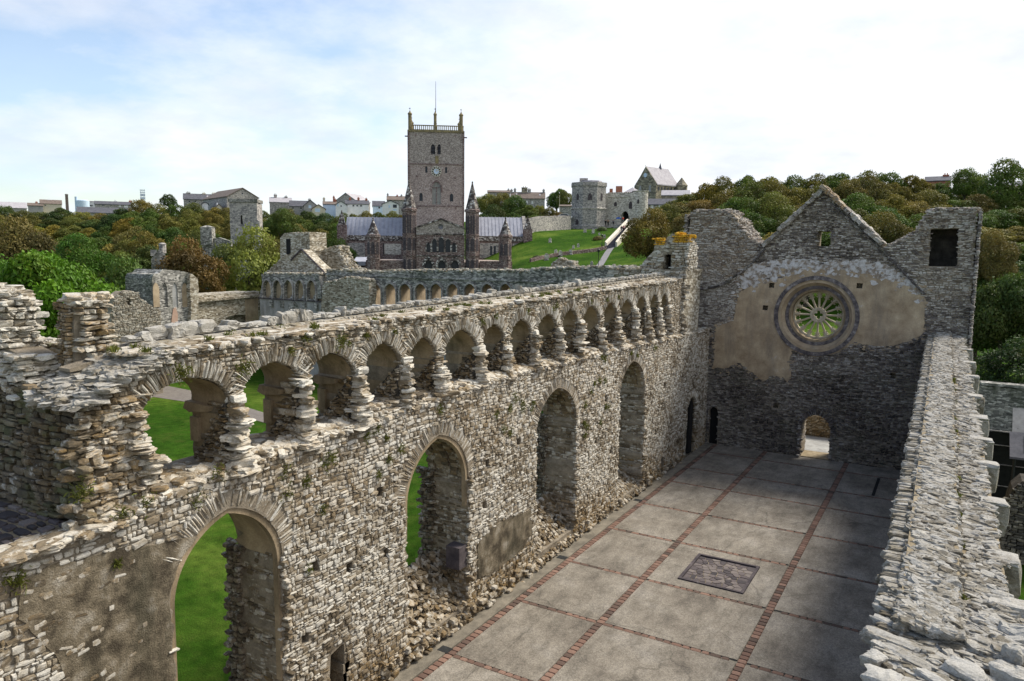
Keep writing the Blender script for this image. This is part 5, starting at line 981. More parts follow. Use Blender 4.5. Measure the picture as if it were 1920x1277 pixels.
# parapet with balusters and pinnacles
zb0, zb1 = zt_(252)+.35, zt_(239.5)
for (xa_, ya_, xb_, yb2) in ((-HW, -.05, HW, -.05), (-HW, 12.2, HW, 12.2), (-HW, 0, -HW, 12.2), (HW, 0, HW, 12.2)):
    b = MB(ft); dx, dy = xb_-xa_, yb2-ya_; L_ = math.hypot(dx, dy); n = int(L_/.42)
    for zz0, zz1 in ((zb0, zb0+.16), (zb1-.2, zb1)): b.box(min(xa_, xb_)-.12, max(xa_, xb_)+.12, min(ya_, yb2)-.12, max(ya_, yb2)+.12, zz0, zz1)
    for k in range(n): f = (k+.5)/n; b.box(xa_+dx*f-.09, xa_+dx*f+.09, ya_+dy*f-.09, ya_+dy*f+.09, zb0+.16, zb1-.2)
    b.build('balustrade', M['yellow_stone'], cat)
for px, yy, r in ((770.5, 0, .42), (864, 0, .42), (816.5, -.05, .34), (770.5, 12.1, .42), (864, 12.1, .42), (816.5, 12.1, .34)):
    b = MB(ft); c = (xt(px), yy); b.lathe([(r, zb0-.4), (r, zt_(222)), (r*1.25, zt_(221)), (r*1.2, zt_(219.5)), (r*.5, zt_(217)), (.05, zt_(214)), (.03, zt_(208.5))], 8, c, math.pi/8); pn = b.build('pinnacle', M['yellow_stone'], cat)
    b = MB(ft); b.box(c[0]-.22, c[0]+.15, yy-.02, yy+.02, zt_(211), zt_(210)); b.build('vane', M['metal_dark'], pn)
b = MB(ft); b.tube([(xt(817.5), 6, zt_(235)), (xt(817.5), 6, zt_(150))], [.09, .04], 6); b.build('flagpole', M['metal_dark'], cat)
for s_ in (-1, 1): b = MB(ft); b.box(s_*HW+(0 if s_ > 0 else -.9), s_*HW+(.9 if s_ > 0 else 0), .3, .55, zt_(261), zt_(259)); b.build('water_spout', M['cath_low'], cat)
# west front
P1 = 826.; fw = vf(P1, DW, 0); xw = lambda px: (px-P1)*mw; zw = lambda py: ZP(py, P1, DW)
dw = []
for px in (803.4, 828.2, 853.2): dw.append(lancet(xw(px), g0+3, zw(487.8), .85*2*.75, 7, 1.5))
ww = [lancet(xw(px), zw(pb), zw(pt_), w_, 6, 1.5) for px, pt_, pb, w_ in ((803.4, 455.6, 472.6, .66), (814.7, 448, 472.8, .8), (827.3, 445, 473, .9), (840, 448, 472.8, .8), (851.2, 455.6, 472.6, .66))]
b = MB(fw); b.prism([(xw(781), g0), (xw(871), g0), (xw(871), zw(439)), (xw(781), zw(439))], dw+ww, O=(0, 0, 0), U=X3, Vv=Z3, N=Y3, t0=0, t1=.7); b.build('west_wall', M['cath_low'], cat)
b = MB(fw); b.prism([(xw(781), zw(439)), (xw(871), zw(439)), (xw(871), zw(429)), (xw(826.5), zw(412.5)), (xw(781), zw(429))], [circ(xw(826), zw(425), .45, 16)], O=(0, .02, 0), U=X3, Vv=Z3, N=Y3, t0=0, t1=.68); b.build('west_gable', M['cath_top'], cat)
for (a_, c_) in ((780.5, 826.5), (826.5, 871.5)):
    ps = [(xw(a_), zw(429 if a_ < 800 else 412.5)+.02), (xw(c_), zw(412.5 if a_ < 800 else 429)+.02)]; b = MB(fw); b.prism([ps[0], ps[1], (ps[1][0], ps[1][1]+.3), (ps[0][0], ps[0][1]+.3)], O=(0, -.15, 0), U=X3, Vv=Z3, N=Y3, t0=0, t1=.9); b.build('gable_coping', M['spire'], cat)
for q in (439, 479.5): b = MB(fw); b.box(xw(781), xw(871), -.12, .0, zw(q)-.12, zw(q)+.1); b.build('string_course', M['spire'], cat)
for i, w_ in enumerate(ww): b = MB(fw); x0_ = min(p[0] for p in w_); x1_ = max(p[0] for p in w_); z0_ = min(p[1] for p in w_); z1_ = max(p[1] for p in w_); b.box(x0_-.1, x1_+.1, .45, .55, z0_-.1, z1_+.1); b.build('window', M['glass'], cat)
for i, w_ in enumerate(ww):
    x0_ = min(p[0] for p in w_); x1_ = max(p[0] for p in w_); z0_ = min(p[1] for p in w_); z1_ = max(p[1] for p in w_)
    o_ = lancet((x0_+x1_)/2, z0_, z1_+.16, x1_-x0_+.34, 6, 1.5); b = MB(fw); b.prism(o_[:1]+o_[1:]+w_[::-1], O=(0, -.08, 0), U=X3, Vv=Z3, N=Y3, t0=0, t1=.1); b.build('window_surround', M['spire'], cat)
for px, w_ in zip((803.4, 828.2, 853.2), dw):
    o_ = lancet(xw(px), g0+3, zw(481.5), 2.15, 8, 1.5); i_ = lancet(xw(px), g0+3, zw(487.8), 1.28, 8, 1.5); b = MB(fw); b.prism(o_+i_[::-1], O=(0, -.14, 0), U=X3, Vv=Z3, N=Y3, t0=0, t1=.16); b.build('door_arch', M['spire'], cat)
    b = MB(fw); b.box(xw(px)-.75, xw(px)+.75, .4, .5, g0, zw(487)); b.build('door', M['glass'], cat)
def turret(fr, x, zf, r, pys, mat, arc, apex, top, seg=8):
    """pys: base, [bands], shoulder py; apex py"""
    b = MB(fr); prof = [(r, g0)]
    for q in pys: prof += [(r, zf(q)), (r*1.07, zf(q)), (r*1.07, zf(q)+.22), (r, zf(q)+.22)]
    prof += [(r, zf(top)), (r*1.14, zf(top)), (r*1.14, zf(top)+.4), (r*1.0, zf(top)+.5)]
    b.lathe(prof, seg, (x, r*.6), math.pi/8); tb = b.build('turret', mat, cat)
    b = MB(fr); b.lathe([(r*1.0, zf(top)+.45), (r*.12, zf(apex)-.5), (.12, zf(apex)-.3), (.16, zf(apex)-.15), (.03, zf(apex))], seg, (x, r*.6), math.pi/8); b.build('spire', M['spire'], tb)
    for (pa, pb, n) in arc:
        for k in range(seg):
            a = math.pi/8+2*math.pi*(k+.5)/seg; rr = r*math.cos(math.pi/seg); nx_, ny_ = math.cos(a), math.sin(a)
            if ny_ > .5: continue
            half = r*math.sin(math.pi/seg)
            for q in range(n):
                cxx = (-half+2*half*(q+.5)/n)*.85; w_ = 1.4*half/n
                o_ = lancet(cxx, zf(pb), zf(pa), w_, 4); b = MB(fr); b.prism(o_, O=(x+nx_*(rr+.03), r*.6+ny_*(rr+.03), 0), U=(-ny_, nx_, 0), Vv=Z3, N=(nx_, ny_, 0), t0=-.1, t1=-.012)
                b.build('blind_arch', M['dressed'], tb)
    return tb
turret(fw, xw(768), zw, 1.27, (480, 441), M['cath_low'], ((404, 438, 2), (446, 470, 1), (486, 505, 1)), 338.5, 397)
turret(fw, xw(885.5), zw, 1.27, (480, 441), M['cath_low'], ((404, 438, 2), (446, 470, 1), (486, 505, 1)), 339.5, 397)
turret(fw, xw(701), zw, 1.15, (487,), M['cath_low'], ((455, 478, 1),), 409, 446)
turret(fw, xw(948.5), zw, 1.15, (486,), M['cath_low'], ((455, 478, 1),), 405.5, 444)
for q in ((687, 755), (900, 962)): b = MB(fw); b.box(xw(q[0]), xw(q[1]), .8, 1.6, g0, zw(489)); b.build('aisle_wall', M['cath_low'], cat)
nb = MB(fw)     # nave body, aisles and low lead roofs behind the front
nb.box(xw(781), xw(871), .7, 37, g0, zw(430)); nb.box(xw(690), xw(781), 1.6, 37, g0, zw(492)); nb.box(xw(871), xw(960), 1.6, 37, g0, zw(492)); nb.build('nave', M['cath'], cat)
b = MB(fw); b.prism([(xw(781), zw(430)), (xw(871), zw(430)), (xw(826.5), zw(414.5))], O=(0, .72, 0), U=X3, Vv=Z3, N=Y3, t0=0, t1=36.2); b.build('nave_roof', M['lead'], cat)
b = MB(fw)
b.prism([(1.6, zw(492)), (6, zw(484)), (6, zw(492))], O=(xw(663), 0, 0), U=Y3, Vv=Z3, N=X3, t0=0, t1=xw(687)-xw(663)); b.build('aisle_roof', M['lead'], cat)
# transepts
P2 = 818.; fx = vf(P2, DX, 0); xx_ = lambda px: (px-P2)*mxx; zx = lambda py: ZP(py, P2, DX)
for side, (xa_, xb_, pr, pe) in (('n', (650, 760, 408, 445)), ('s', (880, 984, 404.5, 443.5))):
    b = MB(fx); x0_, x1_ = xx_(xa_), xx_(xb_); yo = 0 if side == 'n' else 0
    b.box(x0_, x1_, 0, 9.5, g0, zx(pe)); wl_ = b.build('transept_wall', M['cath_low'], cat)
    b = MB(fx); b.prism([(0.15, zx(pe)-.02), (4.8, zx(pr)), (9.4, zx(pe)-.02)], O=(x0_, 0, 0), U=Y3, Vv=Z3, N=X3, t0=0, t1=x1_-x0_)
    b.build('transept_roof', M['lead'], cat)
    rs = MB(fx); n = 15
    for k in range(n): x = x0_+(x1_-x0_)*(k+.5)/n; rs.prism([(.05, zx(pe)+.02), (4.75, zx(pr)+.04), (4.85, zx(pr)+.14), (.05, zx(pe)+.12)], O=(x-.06, 0, 0), U=Y3, Vv=Z3, N=X3, t0=0, t1=.12)
    rs.build('lead_rolls', M['lead'], cat)
    b = MB(fx); b.box(x0_, x1_, -.25, .1, zx(pe)-.9, zx(pe)+.25); b.build('transept_parapet', M['spire'], cat)
def tpatch(nm, pa, pb, ya, yb3, mt_, y=-.04): b = MB(fx); b.box(xx_(pa), xx_(pb), y, .02, zx(yb3), zx(ya)); return b.build(nm, M[mt_], cat)
tpatch('rendered_panel', 655, 686, 457, 489, 'gate_dark'); tpatch('rendered_panel', 722, 753, 458, 478, 'gate'); tpatch('rendered_panel', 900, 935, 455, 483, 'gate_dark'); tpatch('rendered_panel', 962, 982, 455, 497, 'gate_dark')
tpatch('aisle_lead_roof', 663, 687, 489, 499, 'lead', -.5); tpatch('downpipe', 976.2, 977.6, 457, 498, 'metal_dark', -.1); tpatch('downpipe', 719.5, 721, 458, 478, 'metal_dark', -.1)
for px in (921, 928): tpatch('slit_window', px-2, px+2, 460, 478, 'glass', -.06)
for px, apex, top, w_ in ((645, 400, 424, 1.0), (990, 406, 428, 1.0)):
    b = MB(fx); b.box(xx_(px)-w_, xx_(px)+w_, -1.0, 1.0, g0, zx(top)); tb = b.build('corner_turret', M['cath_low'], cat)
    b = MB(fx); b.lathe([(1.2, zx(top)), (.15, zx(apex)+.1), (.03, zx(apex)+.4)], 4, (xx_(px), 0), math.pi/4); b.build('pyramid_cap', M['spire'], tb)
b = MB(fx); b.prism([(0, zx(445)), (4.8, zx(401.5)), (5.4, zx(401.5)), (9.5, zx(445))], O=(xx_(983), 0, 0), U=Y3, Vv=Z3, N=X3, t0=0, t1=.8); b.build('transept_gable', M['gate_dark'], cat)

# ---- gatehouse on the hill
DG = 205.; PG = 1110.; fg = vf(PG, DG, 0); mg = DG/FPX; xg = lambda px: (px-PG)*mg; zg = lambda py: ZP(py, PG, DG); gg = zg(425.5)-1.5
gh = thing('gatehouse', 'battlemented stone gatehouse with a big octagonal tower beside a pointed gate arch', 'gatehouse', at(PG, 470, DG)*np.array([1, 1, 0])+np.array([0, 0, gg]))
cxo = xg(1101.5); ro = xg(1136)-cxo; 
b = MB(fg); b.lathe([(ro*1.04, gg), (ro*1.04, zg(423)), (ro, zg(421)), (ro, zg(391)), (ro*1.03, zg(390.5)), (ro*.985, zg(388.5)), (ro*.985, zg(350)), (ro*1.03, zg(349)), (ro*1.03, zg(342)), (ro*.9, zg(342)), (ro*.9, zg(345))], 8, (cxo, ro), math.pi/8+.08); b.build('octagonal_tower', M['gate_dark'], gh)
b = MB(fg); b.lathe([(ro*1.045, zg(391.5)), (ro*1.045, zg(390))], 8, (cxo, ro), math.pi/8+.08); b.build('string_course', M['gate'], gh)
b = MB(fg); b.box(xg(1083.6), xg(1099), ro-1, ro+2, zg(345), zg(333)); b.build('cap_house', M['gate_dark'], gh)
b = MB(fg); b.lathe([(ro*.62, zg(345)), (ro*.58, zg(338)), (.1, zg(336.5))], 8, (cxo+.6, ro), 0); b.build('tower_roof', M['slate_pale'], gh)
for a_, py0, py1, w_ in ((-2.0, 363, 376, 1.2), (-1.25, 362, 376, .8), (-.5, 362, 378, .9), (-.5, 405, 414, .35), (-2.75, 363, 375, .8), (-2.55, 411, 422, 1.1)):
    k = round((a_-math.pi/8-.08)/(math.pi/4)); a = math.pi/8+.08+math.pi/4*(k+.5); rr = ro*math.cos(math.pi/8)*.985 if py0 < 390 else ro*math.cos(math.pi/8); nx_, ny_ = math.cos(a), math.sin(a)
    b = MB(fg); b.prism(lancet(0, zg(py1), zg(py0), w_, 5), O=(cxo+nx_*(rr+.02), ro+ny_*(rr+.02), 0), U=(-ny_, nx_, 0), Vv=Z3, N=(nx_, ny_, 0), t0=-.1, t1=.03); b.build('window', M['dressed'], gh)
yg0 = 4.0; fgw = fg; tn = math.radians(-14)
fgw = vf(1135.5, DG+6, 0, tn); xgg = lambda px: (px-1135.5)*(DG+6)/FPX/math.cos(tn)
arch = lancet(xgg(1169.5), gg, zg(394), xgg(1176.3)-xgg(1162.7), 8)
b = MB(fgw); b.prism([(xgg(1128), gg), (xgg(1199), gg), (xgg(1199), zg(356.5)), (xgg(1188), zg(357.5)), (xgg(1180), zg(360)), (xgg(1178), zg(360.3)), (xgg(1139), zg(360)), (xgg(1128), zg(360))], [arch], O=(0, 0, 0), U=X3, Vv=Z3, N=Y3, t0=0, t1=1.2)
b.box(xgg(1135), xgg(1164), 1.2, 8, gg, zg(362)); b.box(xgg(1176), xgg(1197), 1.2, 8, gg, zg(362)); b.build('gate_wall', M['gate'], gh)
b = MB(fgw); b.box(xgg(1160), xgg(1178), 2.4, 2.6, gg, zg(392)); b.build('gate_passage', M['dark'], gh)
b = MB(fgw); b.box(xgg(1139), xgg(1178), -.2, 0, zg(367.8), zg(366.4)); 
for k in range(9): b.box(xgg(1141+4.1*k), xgg(1143.3+4.1*k), -.02, .5, zg(360), zg(358.4))
b.build('battlements', M['gate'], gh)
b = MB(fgw); b.lathe([(2.3, gg), (2.15, zg(385)), (2.1, zg(357.5)), (2.3, zg(357)), (2.3, zg(355.8)), (2, zg(355.8))], 20, (xgg(1193.5), 1.9)); b.build('round_turret', M['gate'], gh)
b = MB(fgw); b.lathe([(2.9, zg(358)), (.1, zg(347.6))], 6, (xgg(1176), 4.2)); b.build('conical_roof', M['slate_pale'], gh)
b = MB(fgw); b.box(xgg(1136), xgg(1162), .8, 8, zg(360), zg(358)); b.build('lead_flat', M['lead'], gh)
for px, py0, py1, w_ in ((1179, 376, 390, .9), (1151.5, 376.5, 385, .8), (1193, 372, 380.5, .5)): b = MB(fgw); b.prism(lancet(xgg(px), zg(py1), zg(py0), w_, 5), O=(0, -.35 if px > 1190 else -.04, 0), U=X3, Vv=Z3, N=Y3, t0=0, t1=.1); b.build('window', M['dressed'], gh)
b = MB(fg); b.box(xg(1141), xg(1147), 7, 9, zg(360), zg(351)); b.box(xg(1153), xg(1165), 7, 9, zg(360), zg(346)); b.build('chimney', M['brick'], gh)
# white-walled stone ramp with steps
def tquad(mb, pts, h0, h1):
    V = [(p[0], p[1], p[2]+h0) for p in pts]+[(p[0], p[1], p[2]+h1) for p in pts]; n = len(pts); mb.add(V, [tuple(range(n)), tuple(range(2*n-1, n-1, -1))]+[(i, (i+1) % n, (i+1) % n+n, i+n) for i in range(n)])
def gpt(px, D, dz=0): p = at(px, 470, D); return np.array([p[0], p[1], ground_z(p[0], p[1])+dz])
sp = thing('stepped_ramp', 'stone flight of steps between two white parapet walls climbing to the gate arch', 'steps', gpt(1145, 160))
sm = mat_plain('dark_wet_steps', (.07, .07, .085), (.13, .13, .15), 3, (.2, .19, .19), .3, 12); wm = mat_plain('whitewashed_rubble', (.42, .38, .30), (.68, .65, .58), 2.2, None, .5, 12)
def rp(px, py, D): return at(px, py, D)
A0, A1 = rp(1137, 462, 150), rp(1180, 418, 192); B0, B1 = rp(1154, 462, 150), rp(1187, 421, 192)
b = MB(); ns = 34
for k in range(ns):
    f0, f1 = k/ns, (k+1)/ns; p = [A0+(A1-A0)*f0, B0+(B1-B0)*f0, B0+(B1-B0)*f1, A0+(A1-A0)*f1]; z = max(q[2] for q in p)
    V = [(q[0], q[1], p[0][2]-3) for q in p]+[(q[0], q[1], z) for q in p]; b.add(V, [(0, 1, 2, 3), (7, 6, 5, 4)]+[(i, (i+1) % 4, (i+1) % 4+4, i+4) for i in range(4)])
b.build('steps', sm, sp)
for (P_0, P_1, Q0, Q1) in ((rp(1134, 459.5, 150), rp(1176, 415.5, 192), rp(1138, 461, 150), rp(1180.5, 417, 192)), (rp(1154, 459, 150), rp(1187, 418, 192), rp(1157, 460, 150), rp(1190, 419, 192))):
    b = MB(); V = []
    for p, q in ((P_0, Q0), (P_1, Q1)): V += [(p[0], p[1], p[2]-4), (q[0], q[1], q[2]-4), (q[0], q[1], q[2]+.55), (p[0], p[1], p[2]+.7)]
    b.add(V, [(0, 1, 2, 3), (7, 6, 5, 4), (0, 4, 5, 1), (1, 5, 6, 2), (2, 6, 7, 3), (3, 7, 4, 0)]); b.build('side_wall', wm, sp)
# footpath up the lawn
V = []
for f in np.linspace(0, 1, 14):
    D = 118+32*f; a, c = 1110+(1139-1110)*f, 1124+(1152-1124)*f; V += [gpt(a, D, .06), gpt(c, D, .06)]
o = mesh_obj('churchyard_path', V, [(2*i, 2*i+1, 2*i+3, 2*i+2) for i in range(13)], mat_plain('asphalt_path', (.20, .19, .19), (.27, .26, .26), 2)); tag(o, kind='structure')
def strip_wall(name, label, pts, h, th, mat_, cat_='wall'):
    P = [gpt(px, D) for px, D in pts]; t = thing(name, label, cat_, P[0]); b = MB()
    for p, q in zip(P[:-1], P[1:]):
        d = (q-p)[:2]; d = d/np.linalg.norm(d); n = np.array([d[1], -d[0]])*th/2; V = []
        for r_ in (p, q): V += [(r_[0]-n[0], r_[1]-n[1], r_[2]-1.5), (r_[0]+n[0], r_[1]+n[1], r_[2]-1.5), (r_[0]+n[0], r_[1]+n[1], r_[2]+h), (r_[0]-n[0], r_[1]-n[1], r_[2]+h)]
        b.add(V, [(0, 1, 2, 3), (7, 6, 5, 4), (0, 4, 5, 1), (1, 5, 6, 2), (2, 6, 7, 3), (3, 7, 4, 0)])
    b.build('stonework', mat_, t); c2 = MB(); k = 0
    V = []; 
    for r_ in P: V += [(r_[0], r_[1]-th*.6, r_[2]+h+.02), (r_[0], r_[1]+th*.6, r_[2]+h+.02), (r_[0], r_[1]+th*.3, r_[2]+h+.12), (r_[0], r_[1]-th*.3, r_[2]+h+.12)]
    F = []
    for i in range(len(P)-1): F += [(4*i+a, 4*i+(a+1) % 4, 4*i+4+(a+1) % 4, 4*i+4+a) for a in range(4)]
    c2.add(V, F); c2.build('coping', mat_, t); return t
strip_wall('retaining_wall', 'dark curved stone retaining wall crossing the churchyard lawn', [(995, 138), (1020, 141), (1050, 144), (1080, 146), (1110, 148), (1136, 150)], .55, .5, M['cath_low'])
strip_wall('boundary_wall', 'grey stone boundary wall running left from the octagonal gatehouse tower', [(985, 185), (1010, 190), (1035, 196), (1068, 203)], 3.6, .6, M['gate_dark'])
strip_wall('terrace_wall', 'low dark terrace wall under the gate arch', [(1150, 199), (1163, 198), (1177, 196)], 1.0, .5, M['gate_dark'])
# gravestones
GS = thing('gravestone', 'grey weathered gravestone on the churchyard slope', 'gravestone', (0, 0, 0), 'gravestones on the churchyard slope')
b = MB(); b.prism([(-.4, -.2), (.4, -.2), (.4, .95), (.28, 1.2), (0, 1.32), (-.28, 1.2), (-.4, .95)], O=(0, -.09, 0), U=X3, Vv=Z3, N=Y3, t0=0, t1=.18); b.build('headstone', M['gate'], GS)
b = MB(); b.box(-.5, .5, -.22, .22, -.3, .12); b.build('plinth', M['gate_dark'], GS)
def dup(root, loc, rz=0, sc=1., label=None, group=None, color=None, scz=None):
    r = root.copy(); COL.objects.link(r); r.location = tuple(float(v) for v in loc); r.rotation_euler = (0, 0, rz); r.scale = (sc, sc, scz if scz else sc)
    if label: r['label'] = label
    if group: r['group'] = group
    for ch in list(root.children):
        c = ch.copy(); COL.objects.link(c); c.parent = r
        if color: c.color = color
    return r
gsp = [(1025, 139, 'pale'), (1051, 143, ''), (1070, 145, ''), (1084, 160, 'pale'), (1075, 157, 'pale'), (1031, 168, ''), (1042, 146, ''), (1123, 176, ''), (1133, 171, ''), (1111.6, 180, ''), (1110, 128, ''), (1083, 122, ''), (1134, 112, ''), (1018, 118, ''), (1009, 121, ''), (1096, 183, '')]
for i, (px, D, _) in enumerate(gsp):
    p = gpt(px, D); s_ = rng.uniform(.55, .95)
    if i == 0: GS.location = tuple(p); GS.rotation_euler = (0, 0, vang(px)); 
    else: dup(GS, p, vang(px)+rng.uniform(-.4, .4), s_)
# green notice box beside the path, lamp posts
p = gpt(1140, 115); t = thing('litter_bin', 'tall dark green bin standing on the lawn right of the path', 'bin', p); f_ = frame(p, vang(1140)); b = MB(f_); b.box(-.4, .4, -.3, .3, -.3, 1.25); b.build('bin_body', M['metal_dark'], t); b = MB(f_); b.box(-.45, .45, -.35, .35, 1.25, 1.4); b.build('lid', M['metal_dark'], t)
def lamp(px, D, h, label):
    p = gpt(px, D); t = thing('lamp_post', label, 'lamp post', p, 'lamp posts in the churchyard'); f_ = frame(p); b = MB(f_); b.lathe([(.13, -.3), (.12, .5), (.06, .7), (.05, h-.5)], 8); b.build('post', M['metal_dark'], t)
    b = MB(f_); b.lathe([(.08, h-.5), (.2, h-.35), (.24, h-.05), (.1, h+.1), (.02, h+.2)], 6); b.build('lantern', M['metal_dark'], t)
lamp(1122.4, 116, 3.9, 'taller black lamp post beside the foot of the churchyard path'); lamp(1128.4, 158, 2.6, 'smaller black lamp post beside the lower end of the stepped ramp')
# ---- church on the skyline right of the gatehouse
DC_ = 262.; fc = vf(1226, DC_, 0, math.radians(-38)); mc = DC_/FPX; zc_ = lambda py: ZP(py, 1226, DC_); gc = zc_(385)
cc = thing('hill_church', 'stone church with a steep pale roof and small spirelet on the skyline above the gatehouse', 'church', at(1226, 470, DC_)*np.array([1, 1, 0])+np.array([0, 0, gc]))
Lc = 12.5; wc = 9.6
b = MB(fc); b.prism([(-wc, gc), (0, gc), (0, zc_(344)), (-wc/2, zc_(312)), (-wc, zc_(349))], O=(0, 0, 0), U=X3, Vv=Z3, N=Y3, t0=0, t1=.6); b.box(-wc+.05, -.05, .6, Lc, gc, zc_(344)); b.build('walls', M['church'], cc)
b = MB(fc); b.prism([(-wc-.3, zc_(347)), (-wc/2, zc_(311.8)), (.35, zc_(346)), (.35, zc_(348)), (-wc/2, zc_(313.5)), (-wc-.3, zc_(349.5))], O=(0, .3, 0), U=X3, Vv=Z3, N=Y3, t0=0, t1=Lc); b.build('roof', M['slate_pale'], cc)
b = MB(fc); b.prism(circ(-wc/2, zc_(328.5), .75, 16), O=(0, -.08, 0), U=X3, Vv=Z3, N=Y3, t0=0, t1=.09); b.build('round_window', M['blue_paint'], cc)
for x in (-2.6, -6.9): b = MB(fc); b.prism(lancet(x, zc_(360), zc_(347), 1.0), O=(0, -.06, 0), U=X3, Vv=Z3, N=Y3, t0=0, t1=.08); b.build('window', M['grey_render'], cc)
for k in range(6): b = MB(fc); b.prism(lancet(1.5+1.8*k, zc_(358), zc_(350), .6, 4), O=(.02, 0, 0), U=Y3, Vv=Z3, N=X3, t0=0, t1=.08); b.build('side_window', M['glass'], cc)
b = MB(fc); b.lathe([(.55, zc_(320)), (.5, zc_(314)), (.65, zc_(313.5)), (.05, zc_(303)), (.03, zc_(301))], 6, (-wc/2, 8.2)); b.build('spirelet', M['slate'], cc)
b = MB(fc); b.lathe([(2.1, gc), (2.1, zc_(346)), (2.4, zc_(346)), (.1, zc_(330))], 8, (1.2, Lc+.5)); b.build('stair_turret', M['church'], cc)
b = MB(fc); b.box(-wc/2-.06, -wc/2+.06, 0, .12, zc_(312), zc_(309)); b.build('gable_cross', M['church'], cc)

# ---- houses
def house(name, label, px0, px1, ridge, eave, base, D, roof='slate', wall='grey_render', gable=False, chim=(), win=(), depth=8., turn=0., group=None, cat_='house', gtop=None):
    pc = (px0+px1)/2; f_ = vf(pc, D, 0, turn); m_ = D/FPX/math.cos(turn); z = lambda py: ZP(py, pc, D); g_ = min(gz(pc, D), z(base))-1.0
    t = thing(name, label, cat_, at(pc, 470, D)*np.array([1, 1, 0])+np.array([0, 0, g_]), group); x0_, x1_ = (px0-pc)*m_, (px1-pc)*m_
    b = MB(f_); r = MB(f_)
    if gable:
        b.prism([(x0_, g_), (x1_, g_), (x1_, z(eave)), (0, z(ridge)), (x0_, z(eave))], O=(0, 0, 0), U=X3, Vv=Z3, N=Y3, t0=0, t1=depth)
        s_ = (z(ridge)-z(eave))/(x1_); o_ = .3; r.prism([(x0_-o_, z(eave)-s_*o_+.05), (0, z(ridge)+.05), (x1_+o_, z(eave)-s_*o_+.05), (x1_+o_, z(eave)-s_*o_+.3), (0, z(ridge)+.3), (x0_-o_, z(eave)-s_*o_+.3)], O=(0, -.3, 0), U=X3, Vv=Z3, N=Y3, t0=0, t1=depth+.6)
    else:
        b.prism([(0, g_), (depth, g_), (depth, z(eave)), (depth/2, z(ridge)), (0, z(eave))], O=(x0_, 0, 0), U=Y3, Vv=Z3, N=X3, t0=0, t1=x1_-x0_)
        s_ = (z(ridge)-z(eave))/(depth/2); o_ = .35; r.prism([(-o_, z(eave)-s_*o_+.05), (depth/2, z(ridge)+.05), (depth+o_, z(eave)-s_*o_+.05), (depth+o_, z(eave)-s_*o_+.25), (depth/2, z(ridge)+.25), (-o_, z(eave)-s_*o_+.25)], O=(x0_-.25, 0, 0), U=Y3, Vv=Z3, N=X3, t0=0, t1=x1_-x0_+.5)
    b.build('walls', M[wall], t); ro_ = r.build('roof', M[roof], t)
    for c in chim:
        px, pt_, w_, col = c; x = (px-pc)*m_; wd = w_*m_/2; c2 = MB(f_); yy = depth/2; c2.box(x-wd, x+wd, yy-.5, yy+.5, z(max(ridge, eave)+1)-.5, z(pt_)-.35); c2.box(x-wd-.1, x+wd+.1, yy-.6, yy+.6, z(pt_)-.35, z(pt_)-.15)
        for q in (-.4, .4): c2.lathe([(.14, z(pt_)-.15), (.12, z(pt_)+.35)], 6, (x+q*wd, yy))
        c2.build('chimney', M[col], t)
    for w in win:
        px, py, w_, h_ = w[:4]; mt_ = w[4] if len(w) > 4 else 'glass'; x = (px-pc)*m_; hw, hh = w_*m_/2, h_*m_/2; c2 = MB(f_); yy = -.06 if not (not gable and py < eave) else None
        if yy is None:
            f2 = (z(py)-z(eave))/(z(ridge)-z(eave)); yq = depth/2*f2; c2.prism([(yq-.5, z(py)-.5*s_+.30), (yq+.5, z(py)+.5*s_+.30), (yq+.5, z(py)+.5*s_+.36), (yq-.5, z(py)-.5*s_+.36)], O=(x-hw, 0, 0), U=Y3, Vv=Z3, N=X3, t0=0, t1=2*hw); c2.build('roof_light', M['slate_pale'], t); continue
        c2.box(x-hw, x+hw, yy, .02, z(py)-hh, z(py)+hh); wo_ = c2.build('window', M[mt_], t)
        c2 = MB(f_); c2.box(x-hw-.08, x+hw+.08, yy-.05, .0, z(py)-hh-.14, z(py)-hh); c2.build('sill', M['white_paint'], wo_)
    return t
H = house
H('community_hall', 'low hall with a long blue-grey roof at the left edge of the skyline', -30, 48, 378.5, 390, 396, 300, 'slate_pale', 'grey_render', depth=14)
H('bungalow', 'small grey bungalow with one red chimney right of the blue-grey hall roof', 60, 84, 381.5, 386.5, 390, 330, 'roof_brown', 'grey_render', chim=((74, 378.5, 4, 'brick'),))
H('cottage', 'brown-roofed cottage with a broad white chimney on the left skyline', 84, 118, 375.5, 383, 389, 335, 'roof_brown', 'cream_paint', chim=((99, 374, 6, 'white_paint'), (117, 377, 3, 'white_paint')), win=((92, 386, 2, 2),))
H('white_house', 'flat white house behind the pale storage tank', 168, 187, 377.5, 379, 390, 330, 'slate_pale', 'white_paint', win=((172, 382, 4, 3), (183, 383, 2.5, 2.5), (176, 386, 5, 2)))
H('stone_cottage', 'long low grey stone cottage with a small white dormer and white chimney', 187, 248, 378.5, 384.5, 391, 325, 'slate', 'gate_dark', chim=((221, 376, 4, 'white_paint'), (246, 375, 5, 'brick')), win=((228, 386, 3, 4, 'white_paint'), (238, 386.5, 6, 4, 'white_paint'), (200, 386, 3, 3)))
H('slate_barn', 'plain barn with a long dull slate roof just above the left treetops', 155, 236, 389.5, 400, 408, 285, 'slate', 'grey_render', depth=10)
